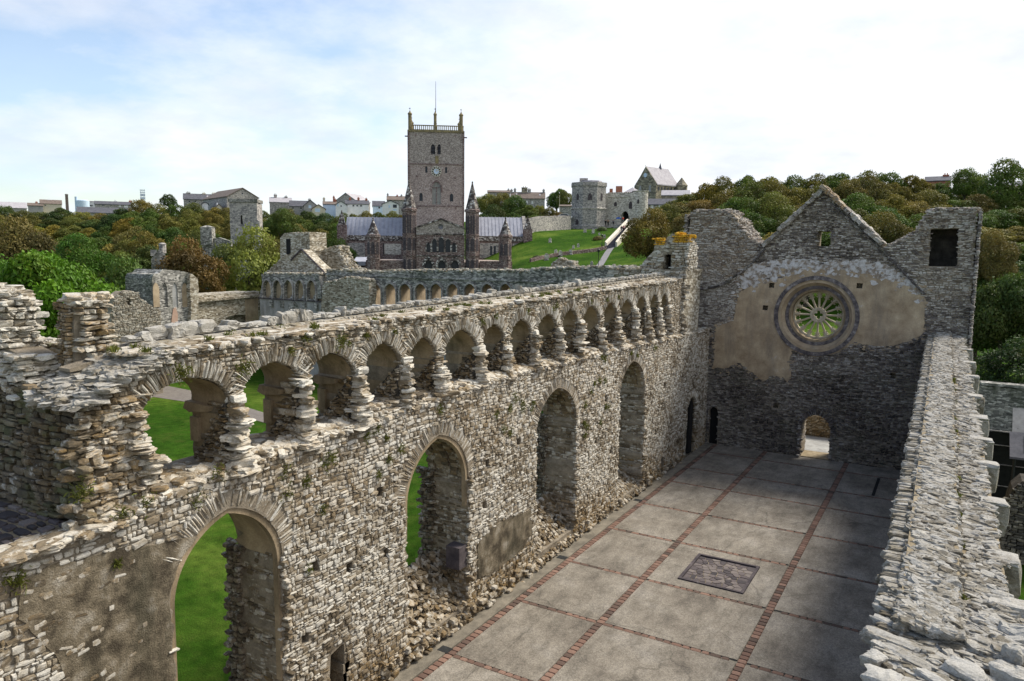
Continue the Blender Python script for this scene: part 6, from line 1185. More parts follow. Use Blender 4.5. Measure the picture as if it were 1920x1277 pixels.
H('terrace', 'slate-roofed terrace of stone houses with five chimneys on the skyline', 352, 440, 365, 375.5, 384, 300, 'slate', 'gate_dark', chim=((360, 361.5, 7, 'gate_dark'), (387, 362, 6, 'cream_paint'), (404, 361.5, 6, 'cream_paint'), (420, 361, 6, 'gate_dark'), (437, 360, 7, 'gate_dark')),
  win=((393, 370, 3, 2), (398, 370, 3, 2), (424, 370, 3, 2), (372, 379, 2.5, 3), (407, 379, 2.5, 3, 'white_paint'), (422, 379, 2.5, 3, 'white_paint'), (362, 380, 2.5, 3)))
H('stone_hall', 'big gabled stone hall with a brown stone roof behind the square ruined tower', 431, 486, 354.5, 371, 392, 270, 'roof_brown', 'gate_dark', gable=True, depth=26, turn=math.radians(20), win=((458, 364, 2, 3),))
H('white_cottage', 'tiny white gabled cottage among treetops below the terrace', 383, 393, 380.5, 383, 392, 270, 'slate', 'white_paint', gable=True)
H('gabled_cottage', 'narrow cream gabled cottage half hidden by trees below the terrace end', 408, 419, 384, 390, 397, 262, 'roof_brown', 'cream_paint', gable=True, chim=((410.5, 382, 2.5, 'white_paint'),))
H('slated_house', 'slate-roofed house with two round-topped chimneys right of the stone hall', 509, 548, 371, 380, 388, 310, 'slate_pale', 'gate_dark', chim=((519.5, 364.5, 5.5, 'gate_dark'), (538.5, 367.5, 5.5, 'gate_dark')))
H('long_house', 'long house with a dark slate roof and a pale gable end beside blue cottage', 546, 580, 377, 387.5, 394, 300, 'slate', 'grey_render', chim=((582, 372.5, 5, 'gate_dark'),), win=((552, 391, 2.5, 3), (566, 391, 2.5, 3)))
H('gable_house', 'grey rendered gable-fronted house with a blue window', 572, 596, 376.5, 386.5, 396, 292, 'slate', 'grey_render', gable=True, win=((583, 388, 5, 5, 'blue_paint'),))
H('small_bungalow', 'little cream gabled bungalow with a wide bright blue window above the trees', 587, 611, 385, 392.5, 400, 280, 'roof_brown', 'cream_paint', gable=True, win=((597, 394.5, 9, 6, 'blue_paint'),))
H('brown_roof_house', 'house with a brown slate roof and pale blue wall below the chapel roof', 608, 632, 378.5, 384, 393, 300, 'roof_brown', 'blue_paint', chim=((609.5, 371, 4, 'cream_paint'), (627.5, 368, 3.5, 'brick'), (630, 373, 4, 'brick')))
H('chapel_hall', 'tall grey-roofed chapel hall with a stone gable rising over the white houses', 632, 668, 363.5, 377, 384, 335, 'slate_pale', 'gate_dark', gable=True, turn=math.radians(-28), depth=14)
H('white_gable_house', 'white gable-fronted house with one blue window below the chapel hall', 631, 651, 378.5, 385, 396, 285, 'slate', 'white_paint', gable=True, win=((635, 385, 3, 5, 'blue_paint'), (641, 387, 2, 3)))
H('white_terrace', 'row of white cottages with a black slate roof and three red chimneys', 650, 692, 376, 383.5, 392, 295, 'slate', 'white_paint', chim=((658, 371.5, 3.5, 'brick'), (673.5, 370.5, 4, 'brick'), (688, 371.5, 4, 'brick')), win=((664, 386.5, 3, 2.5), (671, 386.5, 3, 2.5), (678, 386.5, 4, 2.5)))
H('slate_cottage', 'cottage with a mid-grey slate roof between the white terrace and the big white house', 700, 722, 377.5, 387, 394, 300, 'slate', 'blue_paint', win=((712, 390, 3, 3),))
H('big_white_house', 'large white house with pale blue bay windows left of the cathedral turret', 718, 748, 377.5, 384, 397, 285, 'slate', 'white_paint', gable=True, win=((741, 387, 7, 6, 'glass'), (731, 388, 3, 5, 'blue_paint'), (741, 394, 7, 3, 'blue_paint')))
H('brown_terrace', 'brown-roofed terrace with three chimneys just left of the cathedral spire', 727, 768, 368.5, 376, 384, 335, 'roof_brown', 'gate_dark', chim=((728, 364, 3, 'gate_dark'), (745.5, 366, 3, 'brick'), (753.5, 365.5, 3, 'gate_dark'), (740, 371, 3, 'brick')))
H('flat_roof_house', 'low brown-roofed building with one dark chimney behind the cathedral right turret', 914, 955, 357.5, 362, 368, 300, 'roof_brown', 'gate_dark', chim=((952.5, 354.5, 3.5, 'gate_dark'),))
H('manor_house', 'rambling dark stone manor with a tower-like central chimney above the middle trees', 957, 1020, 361, 373, 386, 285, 'roof_brown', 'gate_dark', chim=((957.5, 355.5, 4, 'gate_dark'), (964, 354, 4, 'gate_dark'), (982, 350.5, 11, 'church'), (991, 354, 6, 'gate_dark'), (1018, 355, 4, 'gate_dark')), win=((987, 379.5, 3, 4, 'white_paint'), (997, 380, 3, 4, 'white_paint'), (967, 366, 3, 3), (1011, 367, 2.5, 2)))
H('low_cottage', 'low brown cottage roof with orange tiles beside the gatehouse tower', 1048, 1070, 384.5, 388, 398, 250, 'roof_brown', 'gate_dark')
H('almshouse', 'long slate-roofed stone range with small white windows right of the gatehouse', 1190, 1300, 373, 384.5, 397, 240, 'slate', 'gate_dark', depth=9, win=((1211, 388, 2.5, 6, 'white_paint'), (1220, 388, 5, 6, 'white_paint'), (1235, 388, 6, 6, 'white_paint'), (1249.5, 387.5, 3.5, 7, 'white_paint'), (1262, 388, 3, 5, 'white_paint')))
H('pale_roofed_annexe', 'pair of pale lean-to roofs in front of the skyline church', 1238, 1288, 357.5, 367, 373, 250, 'slate_pale', 'church', depth=7)
H('ridge_house', 'house with a slate roof and one square red brick chimney above the right-hand wood', 1728, 1768, 331.5, 341, 350, 205, 'slate', 'brick', chim=((1761, 326.5, 10, 'brick'),))
H('hilltop_house', 'plain slate roof of a hilltop house at the far right above the wood', 1792, 1836, 336, 347, 354, 195, 'slate', 'grey_render')
H('corner_house', 'half-hidden slate roof at the far right edge of the skyline', 1890, 1950, 340, 350, 358, 190, 'slate', 'grey_render')
# isolated features on the left skyline
p = at(131, 470, 290); f_ = vf(131, 290, 0); t = thing('chimney_stack', 'tall tapering brown stone chimney stack standing alone on the left skyline', 'chimney', (p[0], p[1], 15)); z_ = lambda py: ZP(py, 131, 290)
b = MB(f_); b.lathe([(.85, 14), (.7, z_(367)), (.62, z_(367))], 4, (0, 0), math.pi/4); b.build('shaft', M['roof_brown'], t); b = MB(f_); b.lathe([(.8, z_(367)), (.8, z_(365)), (.4, z_(364.4))], 4, (0, 0), math.pi/4); b.build('cap', M['gate_dark'], t)
p = at(160, 470, 310); f_ = vf(160, 310, 0); t = thing('storage_tank', 'pale blue round storage tank with a thin vent pipe on the left skyline', 'tank', (p[0], p[1], 20)); z_ = lambda py: ZP(py, 160, 310)
b = MB(f_); b.lathe([(2.5, 19), (2.5, z_(377)), (1.9, z_(375.6)), (.2, z_(375))], 24); b.build('drum', M['blue_paint'], t); b = MB(f_); b.tube([(-2.2, 0, 20), (-2.2, 0, z_(370))], .55, 8); b.build('vent_pipe', M['blue_paint'], t)
p = at(272.5, 470, 300); f_ = vf(272.5, 300, 0); t = thing('lattice_mast', 'pale blue open lattice mast with platforms above the trees', 'mast', (p[0], p[1], 18)); z_ = lambda py: ZP(py, 272.5, 300)
mm = mat_plain('pale_steel', (.5, .58, .66), (.58, .66, .74), 2)
for sx in (-1, 1):
    for sy in (-1, 1): b = MB(f_); b.tube([(sx*.85, sy*.85, 17), (sx*.75, sy*.75, z_(356.5))], .09, 5); b.build('leg', mm, t)
b = MB(f_)
for py in (380, 374, 368, 362, 357.5): b.box(-.9, .9, -.9, .9, z_(py)-.08, z_(py)+(.7 if py in (368, 374) else .08))
for pa, pb in ((386, 380), (380, 374), (374, 368), (368, 362), (362, 357.5)): b.tube([(-.8, -.85, z_(pa)), (.8, -.85, z_(pb))], .05, 4); b.tube([(.8, -.85, z_(pa)), (-.8, -.85, z_(pb))], .05, 4)
b.build('bracing', mm, t)
# two masonry remains among the left trees
D_ = 150; f_ = vf(460, D_, 0, math.radians(-12)); m_ = D_/FPX; z_ = lambda py: ZP(py, 460, D_)
t = thing('ruined_tower', 'square grey ruined tower with a narrow slit rising out of the trees', 'ruined tower', at(460, 470, D_)*np.array([1, 1, 0])+np.array([0, 0, 3])); x_ = lambda px: (px-460)*m_
b = MB(f_); b.prism(rough([(x_(435), 2), (x_(485), 2), (x_(488), z_(438)), (x_(487), z_(415)), (x_(483), z_(412)), (x_(483.5), z_(380)), (x_(434), z_(380))], .8, .05), [[(x_(453), z_(421)), (x_(457), z_(421)), (x_(456.5), z_(404)), (x_(453.5), z_(404))]], O=(0, 0, 0), U=X3, Vv=Z3, N=Y3, t0=0, t1=1.2); b.box(x_(435), x_(483.5), 1.2, 5.2, 2, z_(381)); b.build('masonry', M['gate_dark'], t)
b = MB(f_); b.box(x_(453), x_(457), 1.0, 1.19, z_(421), z_(404)); b.build('slit_window', M['dark'], t)
b = MB(f_); b.box(x_(432.5), x_(485), -.25, 5.4, z_(379.8), z_(373.6)); b.build('parapet', M['ruin_grey'], t)
D_ = 112; f_ = vf(390, D_, 0, math.radians(-15)); m_ = D_/FPX; z_ = lambda py: ZP(py, 390, D_); x_ = lambda px: (px-390)*m_
t = thing('ruined_wall', 'square chimney-like stub on a grey ruined wall, half hidden by autumn trees', 'ruined wall', at(390, 470, D_)*np.array([1, 1, 0])+np.array([0, 0, 0])); b = MB(f_); b.prism(rough([(x_(378), -1), (x_(440), -1), (x_(430), z_(452)), (x_(410), z_(445)), (x_(399), z_(447)), (x_(378), z_(450))], .6, .04), O=(0, .4, 0), U=X3, Vv=Z3, N=Y3, t0=0, t1=.9); b.build('wall_body', M['ruin_grey'], t)
b = MB(f_); b.box(x_(377.5), x_(398), 0, 1.9, z_(460), z_(426)); b.box(x_(376.8), x_(398.8), -.08, 1.98, z_(452), z_(450.5)); b.lathe([(1.25, z_(426)), (.2, z_(422.6))], 4, (x_(388), .95), math.pi/4); b.build('stub', M['ruin_grey'], t)
D_ = 82; m_ = D_/FPX; f_ = vf(298, D_, 0); z_ = lambda py: ZP(py, 298, D_); x_ = lambda px: (px-298)*m_
t = thing('cottage_ruin', 'small grey gable and round-topped chimney pots peeping between the trees', 'ruined cottage', at(298, 470, D_)*np.array([1, 1, 0])+np.array([0, 0, 0])); b = MB(f_); b.prism([(x_(284), 0), (x_(312), 0), (x_(310), z_(480)), (x_(300), z_(466)), (x_(296), z_(470)), (x_(284), z_(486))], O=(0, 0, 0), U=X3, Vv=Z3, N=Y3, t0=0, t1=3); b.build('gable', M['ruin_grey'], t)
b = MB(f_); b.lathe([(.36, z_(475)), (.36, z_(459)), (.42, z_(458)), (.2, z_(455))], 8, (x_(304.5), .5)); b.build('chimney_pot', M['gate_dark'], t); b = MB(f_); b.box(x_(283.5), x_(294), 0, .6, z_(480), z_(468.5)); b.build('chimney', M['gate_dark'], t)

# ================================================================== trees
m, nt, p = newmat('foliage'); a = nd(nt, 'Attribute', attribute_name='sc'); s = nd(nt, 'SeparateColor', {0: a.outputs['Color']}); oi = nd(nt, 'ObjectInfo')
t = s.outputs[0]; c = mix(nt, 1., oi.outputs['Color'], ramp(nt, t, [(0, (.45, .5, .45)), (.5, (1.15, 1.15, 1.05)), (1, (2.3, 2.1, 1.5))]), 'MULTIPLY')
c = mix(nt, mth(nt, 'MULTIPLY', s.outputs[1], .30), c, (.22, .13, .03)); c = mix(nt, 1., c, ramp(nt, oi.outputs['Random'], [(0, (.8, .85, .8)), (1, (1.2, 1.12, 1.0))]), 'MULTIPLY')
nt.links.new(c, p.inputs['Base Color']); p.inputs['Roughness'].default_value = .6
tr = nd(nt, 'BsdfTranslucent', {'Color': c}); mxs = nd(nt, 'MixShader', {0: .25, 1: p.outputs[0], 2: tr.outputs[0]}); nt.links.new(mxs.outputs[0], [n for n in nt.nodes if n.type == 'OUTPUT_MATERIAL'][0].inputs[0]); M['leaf'] = m
M['bark'] = mat_plain('bark', (.05, .042, .032), (.10, .085, .065), 3, None, .5, 20)
def leaves(C, Nn, size, tone, rust, elong=1.5):
    n = len(C); r = rng.normal(0, 1, (n, 3)); U = np.cross(Nn, r); U /= np.linalg.norm(U, axis=1)[:, None]; Vv = np.cross(Nn, U); s_ = size[:, None]
    V = np.stack([C+U*s_*elong, C+Vv*s_*.75+Nn*s_*.2, C-U*s_*elong, C-Vv*s_*.75+Nn*s_*.2], 1).reshape(-1, 3); F = np.arange(4*n).reshape(n, 4)
    A = np.repeat(np.stack([tone, rust, np.zeros(n)], -1), 4, 0); return V, F, A
def crown_mesh(name, R, H_, nl, nlump, lsz, seed, flat=.75, lr=(.28, .45)):
    g = np.random.default_rng(seed); lum = []
    for i in range(nlump):
        a = g.uniform(0, 2*math.pi); u = g.uniform(-.25, 1); rr = math.sqrt(max(0, 1-max(u, 0)**2))*g.uniform(.35, .80); lum.append((R*rr*math.cos(a), R*rr*math.sin(a), H_*.32+H_*.52*u*g.uniform(.6, 1.), R*g.uniform(*lr)))
    lum.append((0, 0, H_*.45, R*.62)); lum = np.array(lum); w = lum[:, 3]**2; k = g.choice(len(lum), nl, p=w/w.sum()); d = g.normal(0, 1, (nl, 3)); d[:, 2] = d[:, 2]*.9+.15; d /= np.linalg.norm(d, axis=1)[:, None]
    ext = np.where(g.uniform(0, 1, nl) < .12, g.uniform(1.0, 1.22, nl), g.uniform(.72, 1.04, nl))
    C = lum[k, :3]+d*(lum[k, 3]*ext)[:, None]*np.array([1, 1, flat])
    keep = np.ones(nl, bool)
    for j in range(len(lum)):
        q = (C-lum[j, :3])/np.array([1, 1, flat]); keep &= ~((np.linalg.norm(q, axis=1) < lum[j, 3]*.66)&(k != j))
    keep &= C[:, 2] > -.02*H_; C, d, k = C[keep], d[keep], k[keep]; n = len(C)
    Nn = d*.7+g.normal(0, .55, (n, 3)); Nn /= np.linalg.norm(Nn, axis=1)[:, None]
    lt = g.uniform(-.2, .2, len(lum)); lrs = (g.uniform(0, 1, len(lum)) < .3)*g.uniform(.2, .6, len(lum))
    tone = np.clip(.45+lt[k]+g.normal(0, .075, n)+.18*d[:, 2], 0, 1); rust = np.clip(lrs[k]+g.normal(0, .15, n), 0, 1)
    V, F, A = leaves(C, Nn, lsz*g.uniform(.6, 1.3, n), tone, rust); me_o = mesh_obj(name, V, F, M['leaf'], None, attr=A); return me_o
def tree_proto(R, H_, nl, nlump, lsz, seed, trunk=3., **kw):
    o = thing('tree', 'tree', 'tree', (0, 0, 0)); c = crown_mesh('crown', R, H_, nl, nlump, lsz, seed, **kw); c.data.transform(Matrix.Translation((0, 0, trunk*.55))); c.parent = o
    g = np.random.default_rng(seed+99); b = MB(); b.tube([(0, 0, -2.5), (.1, .05, trunk*.6), (.0, .1, trunk+H_*.35)], [.38, .28, .12], 8)
    for q in range(5): a = g.uniform(0, 6.28); z0_ = trunk*g.uniform(.5, 1.); b.tube([(0, 0, z0_), (R*.3*math.cos(a), R*.3*math.sin(a), z0_+H_*.2), (R*.62*math.cos(a), R*.62*math.sin(a), z0_+H_*.42)], [.17, .1, .04], 6)
    tk = b.build('trunk', M['bark'], o); o['H'] = trunk*.55+H_*.93; o['R'] = R; return o
protos = [tree_proto(4.6, 7.2, 17000, 22+7*i, .12, 100+i, 2.6, lr=((.28, .45), (.2, .36), (.16, .42), (.24, .38), (.15, .3))[i]) for i in range(5)]
fine = [tree_proto(6.6, 12., 42000, 30, .15, 300, 2.2, flat=.85, lr=(.22, .34)), tree_proto(5.0, 9.0, 24000, 24, .13, 301, 2.2, flat=.8)]
used = {}
GREEN, DKG, OLIVE, RUST, BRIGHT, WILLOW, YEL = (.062, .105, .020, 1), (.045, .080, .022, 1), (.112, .118, .028, 1), (.13, .108, .034, 1), (.085, .20, .012, 1), (.12, .15, .035, 1), (.15, .145, .025, 1)
def plant(px, py, D, w, col, name, label, group=None, pr=None, minh=3.):
    p = gpt(px, D); top = ZP(py, px, D); h = max(top-p[2], minh); pr = pr if pr is not None else protos[rng.integers(len(protos))]
    Rw = w*D/FPX/2; sc = Rw/(pr['R']*.93); r = pr.copy(); COL.objects.link(r); r.name = name; r['label'] = label; r['category'] = 'tree'
    if group: r['group'] = group
    for q in ('H', 'R'):
        if q in r: del r[q]
    hz = h/pr['H']; zoff = 0
    if hz > sc*1.25: zoff = (hz-sc*1.25)*pr['H']; hz = sc*1.25
    r.location = (p[0], p[1], p[2]+zoff); r.scale = (sc, sc, hz); r.rotation_euler = (0, 0, rng.uniform(0, 6.28))
    for ch in pr.children:
        c = ch.copy(); COL.objects.link(c); c.parent = r; c.color = col
        if ch.name.startswith('trunk') and zoff > 0:
            c.scale = (1, 1, 1.); c.location = (0, 0, 0)
    return r
def jit(c, k=.22): f = rng.uniform(1-k, 1+k); return (c[0]*f*rng.uniform(.85, 1.2), c[1]*f, c[2]*f, 1)
def prof(pts): xs, ys_ = zip(*pts); return lambda x: float(np.interp(x, xs, ys_))
skyL = prof([(0, 386), (50, 395), (110, 390), (190, 398), (240, 384), (280, 374), (330, 384), (380, 385), (430, 394), (500, 396), (530, 386), (570, 396), (610, 402), (650, 402), (700, 398), (760, 400)])
GL = 'trees of the wood covering the left hillside'
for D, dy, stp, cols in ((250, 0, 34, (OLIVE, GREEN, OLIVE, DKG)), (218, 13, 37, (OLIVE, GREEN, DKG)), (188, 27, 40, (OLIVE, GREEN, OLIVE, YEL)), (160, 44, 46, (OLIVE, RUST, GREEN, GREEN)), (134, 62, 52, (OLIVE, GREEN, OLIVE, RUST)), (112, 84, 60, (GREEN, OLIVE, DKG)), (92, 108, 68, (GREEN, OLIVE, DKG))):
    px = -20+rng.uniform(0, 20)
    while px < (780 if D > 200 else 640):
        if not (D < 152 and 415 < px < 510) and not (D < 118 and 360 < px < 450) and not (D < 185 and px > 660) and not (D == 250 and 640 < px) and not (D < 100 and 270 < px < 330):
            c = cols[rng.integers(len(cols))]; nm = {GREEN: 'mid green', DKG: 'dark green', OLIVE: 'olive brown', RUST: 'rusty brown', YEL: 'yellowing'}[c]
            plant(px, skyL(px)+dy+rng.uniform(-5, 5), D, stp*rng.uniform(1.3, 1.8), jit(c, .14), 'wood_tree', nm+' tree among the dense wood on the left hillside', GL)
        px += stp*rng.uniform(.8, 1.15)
GR_ = 'trees of the wood covering the right hillside'
skyR = prof([(1240, 372), (1270, 358), (1310, 350), (1350, 338), (1385, 327), (1445, 324), (1500, 332), (1560, 322), (1620, 315), (1660, 318), (1700, 327), (1750, 341), (1800, 350), (1850, 345), (1900, 350), (1990, 345)])
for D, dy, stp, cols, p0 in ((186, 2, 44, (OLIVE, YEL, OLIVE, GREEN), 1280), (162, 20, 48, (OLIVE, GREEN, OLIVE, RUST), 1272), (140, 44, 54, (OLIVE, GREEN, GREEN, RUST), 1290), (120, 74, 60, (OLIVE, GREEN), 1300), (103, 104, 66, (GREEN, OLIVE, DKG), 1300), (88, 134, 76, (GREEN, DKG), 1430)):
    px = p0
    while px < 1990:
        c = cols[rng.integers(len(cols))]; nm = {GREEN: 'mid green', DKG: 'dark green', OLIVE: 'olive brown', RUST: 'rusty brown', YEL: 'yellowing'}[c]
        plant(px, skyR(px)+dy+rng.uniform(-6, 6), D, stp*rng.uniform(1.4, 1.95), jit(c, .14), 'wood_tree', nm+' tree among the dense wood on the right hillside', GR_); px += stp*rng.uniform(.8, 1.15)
GM = 'trees between the cathedral and the gatehouse'
for px, py, D, w, c in ((893, 368, 262, 34, GREEN), (915, 362, 255, 42, OLIVE), (942, 360, 240, 50, OLIVE), (965, 368, 222, 60, GREEN), (925, 385, 215, 60, DKG), (990, 384, 210, 50, GREEN), (1010, 384, 225, 30, YEL), (1030, 390, 216, 40, OLIVE), (1018, 402, 205, 40, DKG), (1048, 398, 214, 34, RUST), (960, 398, 200, 50, GREEN), (1000, 404, 197, 44, GREEN), (1043, 353, 270, 46, GREEN), (1060, 358, 262, 34, OLIVE), (905, 400, 206, 50, DKG)):
    plant(px, py, D, w, jit(c, .1), 'garden_tree', {GREEN: 'mid green', DKG: 'dark green', OLIVE: 'olive', RUST: 'rust coloured', YEL: 'yellow green'}[c]+' tree in the clump between the cathedral and the gatehouse', GM)
for px in range(640, 770, 24): plant(px, 398+rng.uniform(-2, 4), 236, 40, jit(OLIVE if px % 3 else GREEN, .1), 'wood_tree', 'low tree between the white houses and the cathedral left roof', 'trees below the white houses')
plant(92, 438, 60, 235, (.075, .17, .012, 1), 'ash_tree', 'large bright green round tree at the far left', pr=fine[0])
plant(-40, 480, 66, 150, (.05, .125, .016, 1), 'ash_tree', 'bright green tree cut by the left edge of the picture', pr=fine[1])
plant(245, 488, 70, 140, (.055, .10, .02, 1), 'hawthorn_tree', 'mid green bushy tree right of the large bright green tree', pr=fine[1])
plant(150, 440, 92, 95, (.055, .13, .016, 1), 'lime_tree', 'smaller bright green tree just behind the large bright one')
plant(352, 450, 84, 118, (.105, .068, .022, 1), 'copper_tree', 'rusty copper-brown tree left of the feathery willow', pr=fine[1])
plant(466, 430, 92, 150, WILLOW, 'willow_tree', 'feathery pale green willow in front of the square ruined tower', pr=fine[1])
plant(45, 412, 115, 140, (.10, .085, .03, 1), 'rowan_tree', 'orange-brown tree above the large bright green tree', pr=fine[1])
plant(320, 363, 255, 30, DKG, 'pine_tree', 'lone dark pine standing above the left skyline')
plant(1216, 394, 116, 98, (.10, .085, .02, 1), 'holm_oak', 'rounded olive-gold tree beside the stepped ramp', pr=fine[1])
plant(1248, 380, 150, 60, OLIVE, 'oak_tree', 'olive tree rising between the long slate range and the wood edge')
plant(1262, 455, 96, 90, (.05, .06, .02, 1), 'oak_tree', 'dark tree directly behind the orange-lichened stair turret')
plant(1800, 314, 178, 62, GREEN, 'sycamore_tree', 'flat-topped green tree on the skyline between two slate roofs')
plant(1888, 302, 165, 110, GREEN, 'sycamore_tree', 'tall loose-crowned tree at the right edge of the skyline')
plant(1865, 436, 84, 90, (.12, .10, .035, 1), 'elder_bush', 'pale brownish bushy tree right of the gable wall turret', pr=fine[1])
plant(1935, 640, 52, 150, (.035, .062, .018, 1), 'beech_tree', 'low dark tree behind the black fence at the right edge', pr=fine[1])
plant(1893, 488, 60, 170, (.05, .085, .02, 1), 'beech_tree', 'big dark green tree filling the right edge beyond the side wall', pr=fine[0])
plant(1845, 560, 66, 130, (.035, .065, .018, 1), 'beech_tree', 'shaded dark tree behind the right end of the gable wall', pr=fine[1])
plant(1660, 400, 98, 110, (.10, .09, .025, 1), 'oak_tree', 'golden brown tree in the gap right of the gable peak', pr=fine[1])
plant(530, 392, 175, 60, GREEN, 'oak_tree', 'round green tree just right of the square ruined tower')
for o in list(protos)+fine:
    for ch in list(o.children): bpy.data.objects.remove(ch)
    bpy.data.objects.remove(o)

# shrubs and bracken clumps on the churchyard slope, undergrowth below the woods
def bush(px, D, r, col, label):
    p = gpt(px, D); g = rng; n = 500; d = g.normal(0, 1, (n, 3)); d[:, 2] = np.abs(d[:, 2]); d /= np.linalg.norm(d, axis=1)[:, None]; C = p+d*np.array([r, r, r*.7])*g.uniform(.6, 1.05, (n, 1)); V, F, A = leaves(C, d, g.uniform(.08, .18, n), g.uniform(.2, .8, n), g.uniform(0, .4, n)); o = mesh_obj('bush', V, F, M['leaf'], None, attr=A, loc=p); o.color = col; tag(o, label, 'bush')
bush(1008, 141, 1.0, DKG, 'small dark bush at the left end of the retaining wall'); bush(1121, 170, 1.3, RUST, 'low brownish bush halfway up the churchyard slope'); bush(1128, 186, 1.4, DKG, 'dark green bush just below the gatehouse people'); bush(1020, 116, .9, OLIVE, 'olive scrub beside rocks near the cathedral corner')

# ================================================================== people and small things by the gate
def skel(name, pts, edges, radii, mat_, parent, root=0, sub=1):
    me = bpy.data.meshes.new(name); me.from_pydata([tuple(p) for p in pts], edges, []); me.materials.append(mat_); o = bpy.data.objects.new(name, me); COL.objects.link(o)
    if parent: o.parent = parent
    mdf = o.modifiers.new('skin', 'SKIN'); lay = me.skin_vertices[0] if len(me.skin_vertices) else None
    if lay is None: return o
    for i, r in enumerate(radii): lay.data[i].radius = (r, r)
    lay.data[root].use_root = True; o.modifiers.new('sub', 'SUBSURF').levels = sub; o.modifiers['sub'].render_levels = sub; return o
cl = {k: mat_plain(k+'_cloth', c, tuple(v*1.25 for v in c), 4) for k, c in {'black': (.012, .012, .014), 'red': (.55, .05, .03), 'blue': (.03, .12, .5), 'brown': (.16, .10, .06), 'white': (.65, .65, .65), 'grey': (.15, .15, .17), 'pink': (.5, .22, .22)}.items()}
skin = mat_plain('skin', (.45, .27, .18), (.52, .32, .22), 3); hair = mat_plain('hair', (.03, .02, .012), (.06, .04, .025), 3)
def person(loc, rz, top, legs, label, step=.16):
    t = thing('person', label, 'person', loc); t.rotation_euler = (0, 0, rz)
    P = [(0, 0, .95), (0, 0, 1.2), (0, 0, 1.42), (0, .01, 1.52), (0, .02, 1.66), (-.1, 0, .92), (-.11, step, .5), (-.11, step*.6, .08), (-.11, step*.6+.16, .04), (.1, 0, .92), (.11, -step*.5, .5), (.11, -step, .09), (.11, -step+.16, .04), (-.2, 0, 1.4), (-.27, -.03, 1.12), (-.26, .1, .88), (.2, 0, 1.4), (.27, .02, 1.12), (.26, .14, .88)]
    E_ = [(0, 1), (1, 2), (2, 3), (3, 4), (0, 5), (5, 6), (6, 7), (7, 8), (0, 9), (9, 10), (10, 11), (11, 12), (2, 13), (13, 14), (14, 15), (2, 16), (16, 17), (17, 18)]
    skel('body', P, E_, [.13, .12, .13, .055, .10, .09, .06, .045, .04, .09, .06, .045, .04, .06, .045, .035, .06, .045, .035], skin, t)
    skel('jacket', [P[i] for i in (0, 1, 2, 13, 14, 15, 16, 17, 18)], [(0, 1), (1, 2), (2, 3), (3, 4), (4, 5), (2, 6), (6, 7), (7, 8)], [.165, .155, .16, .08, .065, .05, .08, .065, .05], cl[top], t)
    skel('trousers', [P[i] for i in (0, 5, 6, 7, 9, 10, 11)], [(0, 1), (1, 2), (2, 3), (0, 4), (4, 5), (5, 6)], [.15, .11, .08, .06, .11, .08, .06], cl[legs], t)
    skel('hair', [(0, 0, 1.66), (0, -.02, 1.73)], [(0, 1)], [.108, .09], hair, t); return t
def gp2(px, py, D): return at(px, py, D)
for px, D, top, legs, lab in ((1134, 201, 'black', 'black', 'person in black standing at the foot of the gatehouse wall'), (1139, 200, 'brown', 'black', 'person in a brown coat next to the person in black'), (1149, 200, 'grey', 'black', 'person in grey standing left of the blue canopy'), (1166.5, 203, 'red', 'grey', 'person in a red jacket in the gate arch')):
    p = gpt(px, D); p[2] = max(p[2], ZP(424 if px < 1150 else 418.5, px, D)); person(p, vang(px)+rng.uniform(-1, 1), top, legs, lab)
for f, s_, top, legs, lab in ((.50, .35, 'black', 'grey', 'person in black halfway up the stepped ramp'), (.53, .6, 'pink', 'black', 'person in pink beside the walker on the stepped ramp'), (.84, .4, 'white', 'black', 'person in a white top near the top of the stepped ramp')):
    p = (A0+(A1-A0)*f)*(1-s_)+(B0+(B1-B0)*f)*s_; p[2] += .12; person(p, vang(1150), top, legs, lab)
p = gpt(1158, 200); p[2] = ZP(417, 1158, 200); t = thing('canopy_stall', 'small bright blue canopy on posts beside the gate arch', 'canopy', p); f_ = frame(p, vang(1158))
b = MB(f_); b.prism([(-.75, .9), (.75, .95), (.6, 1.15), (.1, 1.3), (-.5, 1.2)], O=(0, -.5, 0), U=X3, Vv=Z3, N=Y3, t0=0, t1=1.2); b.build('cover', cl['blue'], t)
for sx in (-.65, .65):
    for sy in (-.4, .6): b = MB(f_); b.tube([(sx, sy, -.6), (sx, sy, .95)], .04, 5); b.build('post', M['metal_dark'], t)
# parked car by the wall, with awning
p = gpt(1058, 208); p[2] = ZP(411, 1058, 208); t = thing('parked_car', 'white car parked behind the boundary wall left of the gatehouse', 'car', p); f_ = frame(p, vang(1058))
b = MB(f_); b.prism([(-2, .3), (2, .3), (2.05, .75), (1.2, .9), (.7, 1.4), (-1.0, 1.42), (-1.7, .95), (-2.05, .85)], O=(0, -.85, 0), U=X3, Vv=Z3, N=Y3, t0=0, t1=1.7); b.build('body', M['white_paint'], t)
b = MB(f_); b.prism([(-1.45, .95), (1.0, .92), (.62, 1.3), (-.95, 1.32)], O=(0, -.88, 0), U=X3, Vv=Z3, N=Y3, t0=0, t1=1.76); b.build('side_windows', M['glass'], t)
for sx in (-1.3, 1.3):
    for sy in (-.9, .7): b = MB(f_); b.prism(circ(sx, .3, .32, 14), O=(0, sy, 0), U=X3, Vv=Z3, N=Y3, t0=0, t1=.2); b.build('wheel', M['metal_dark'], t)
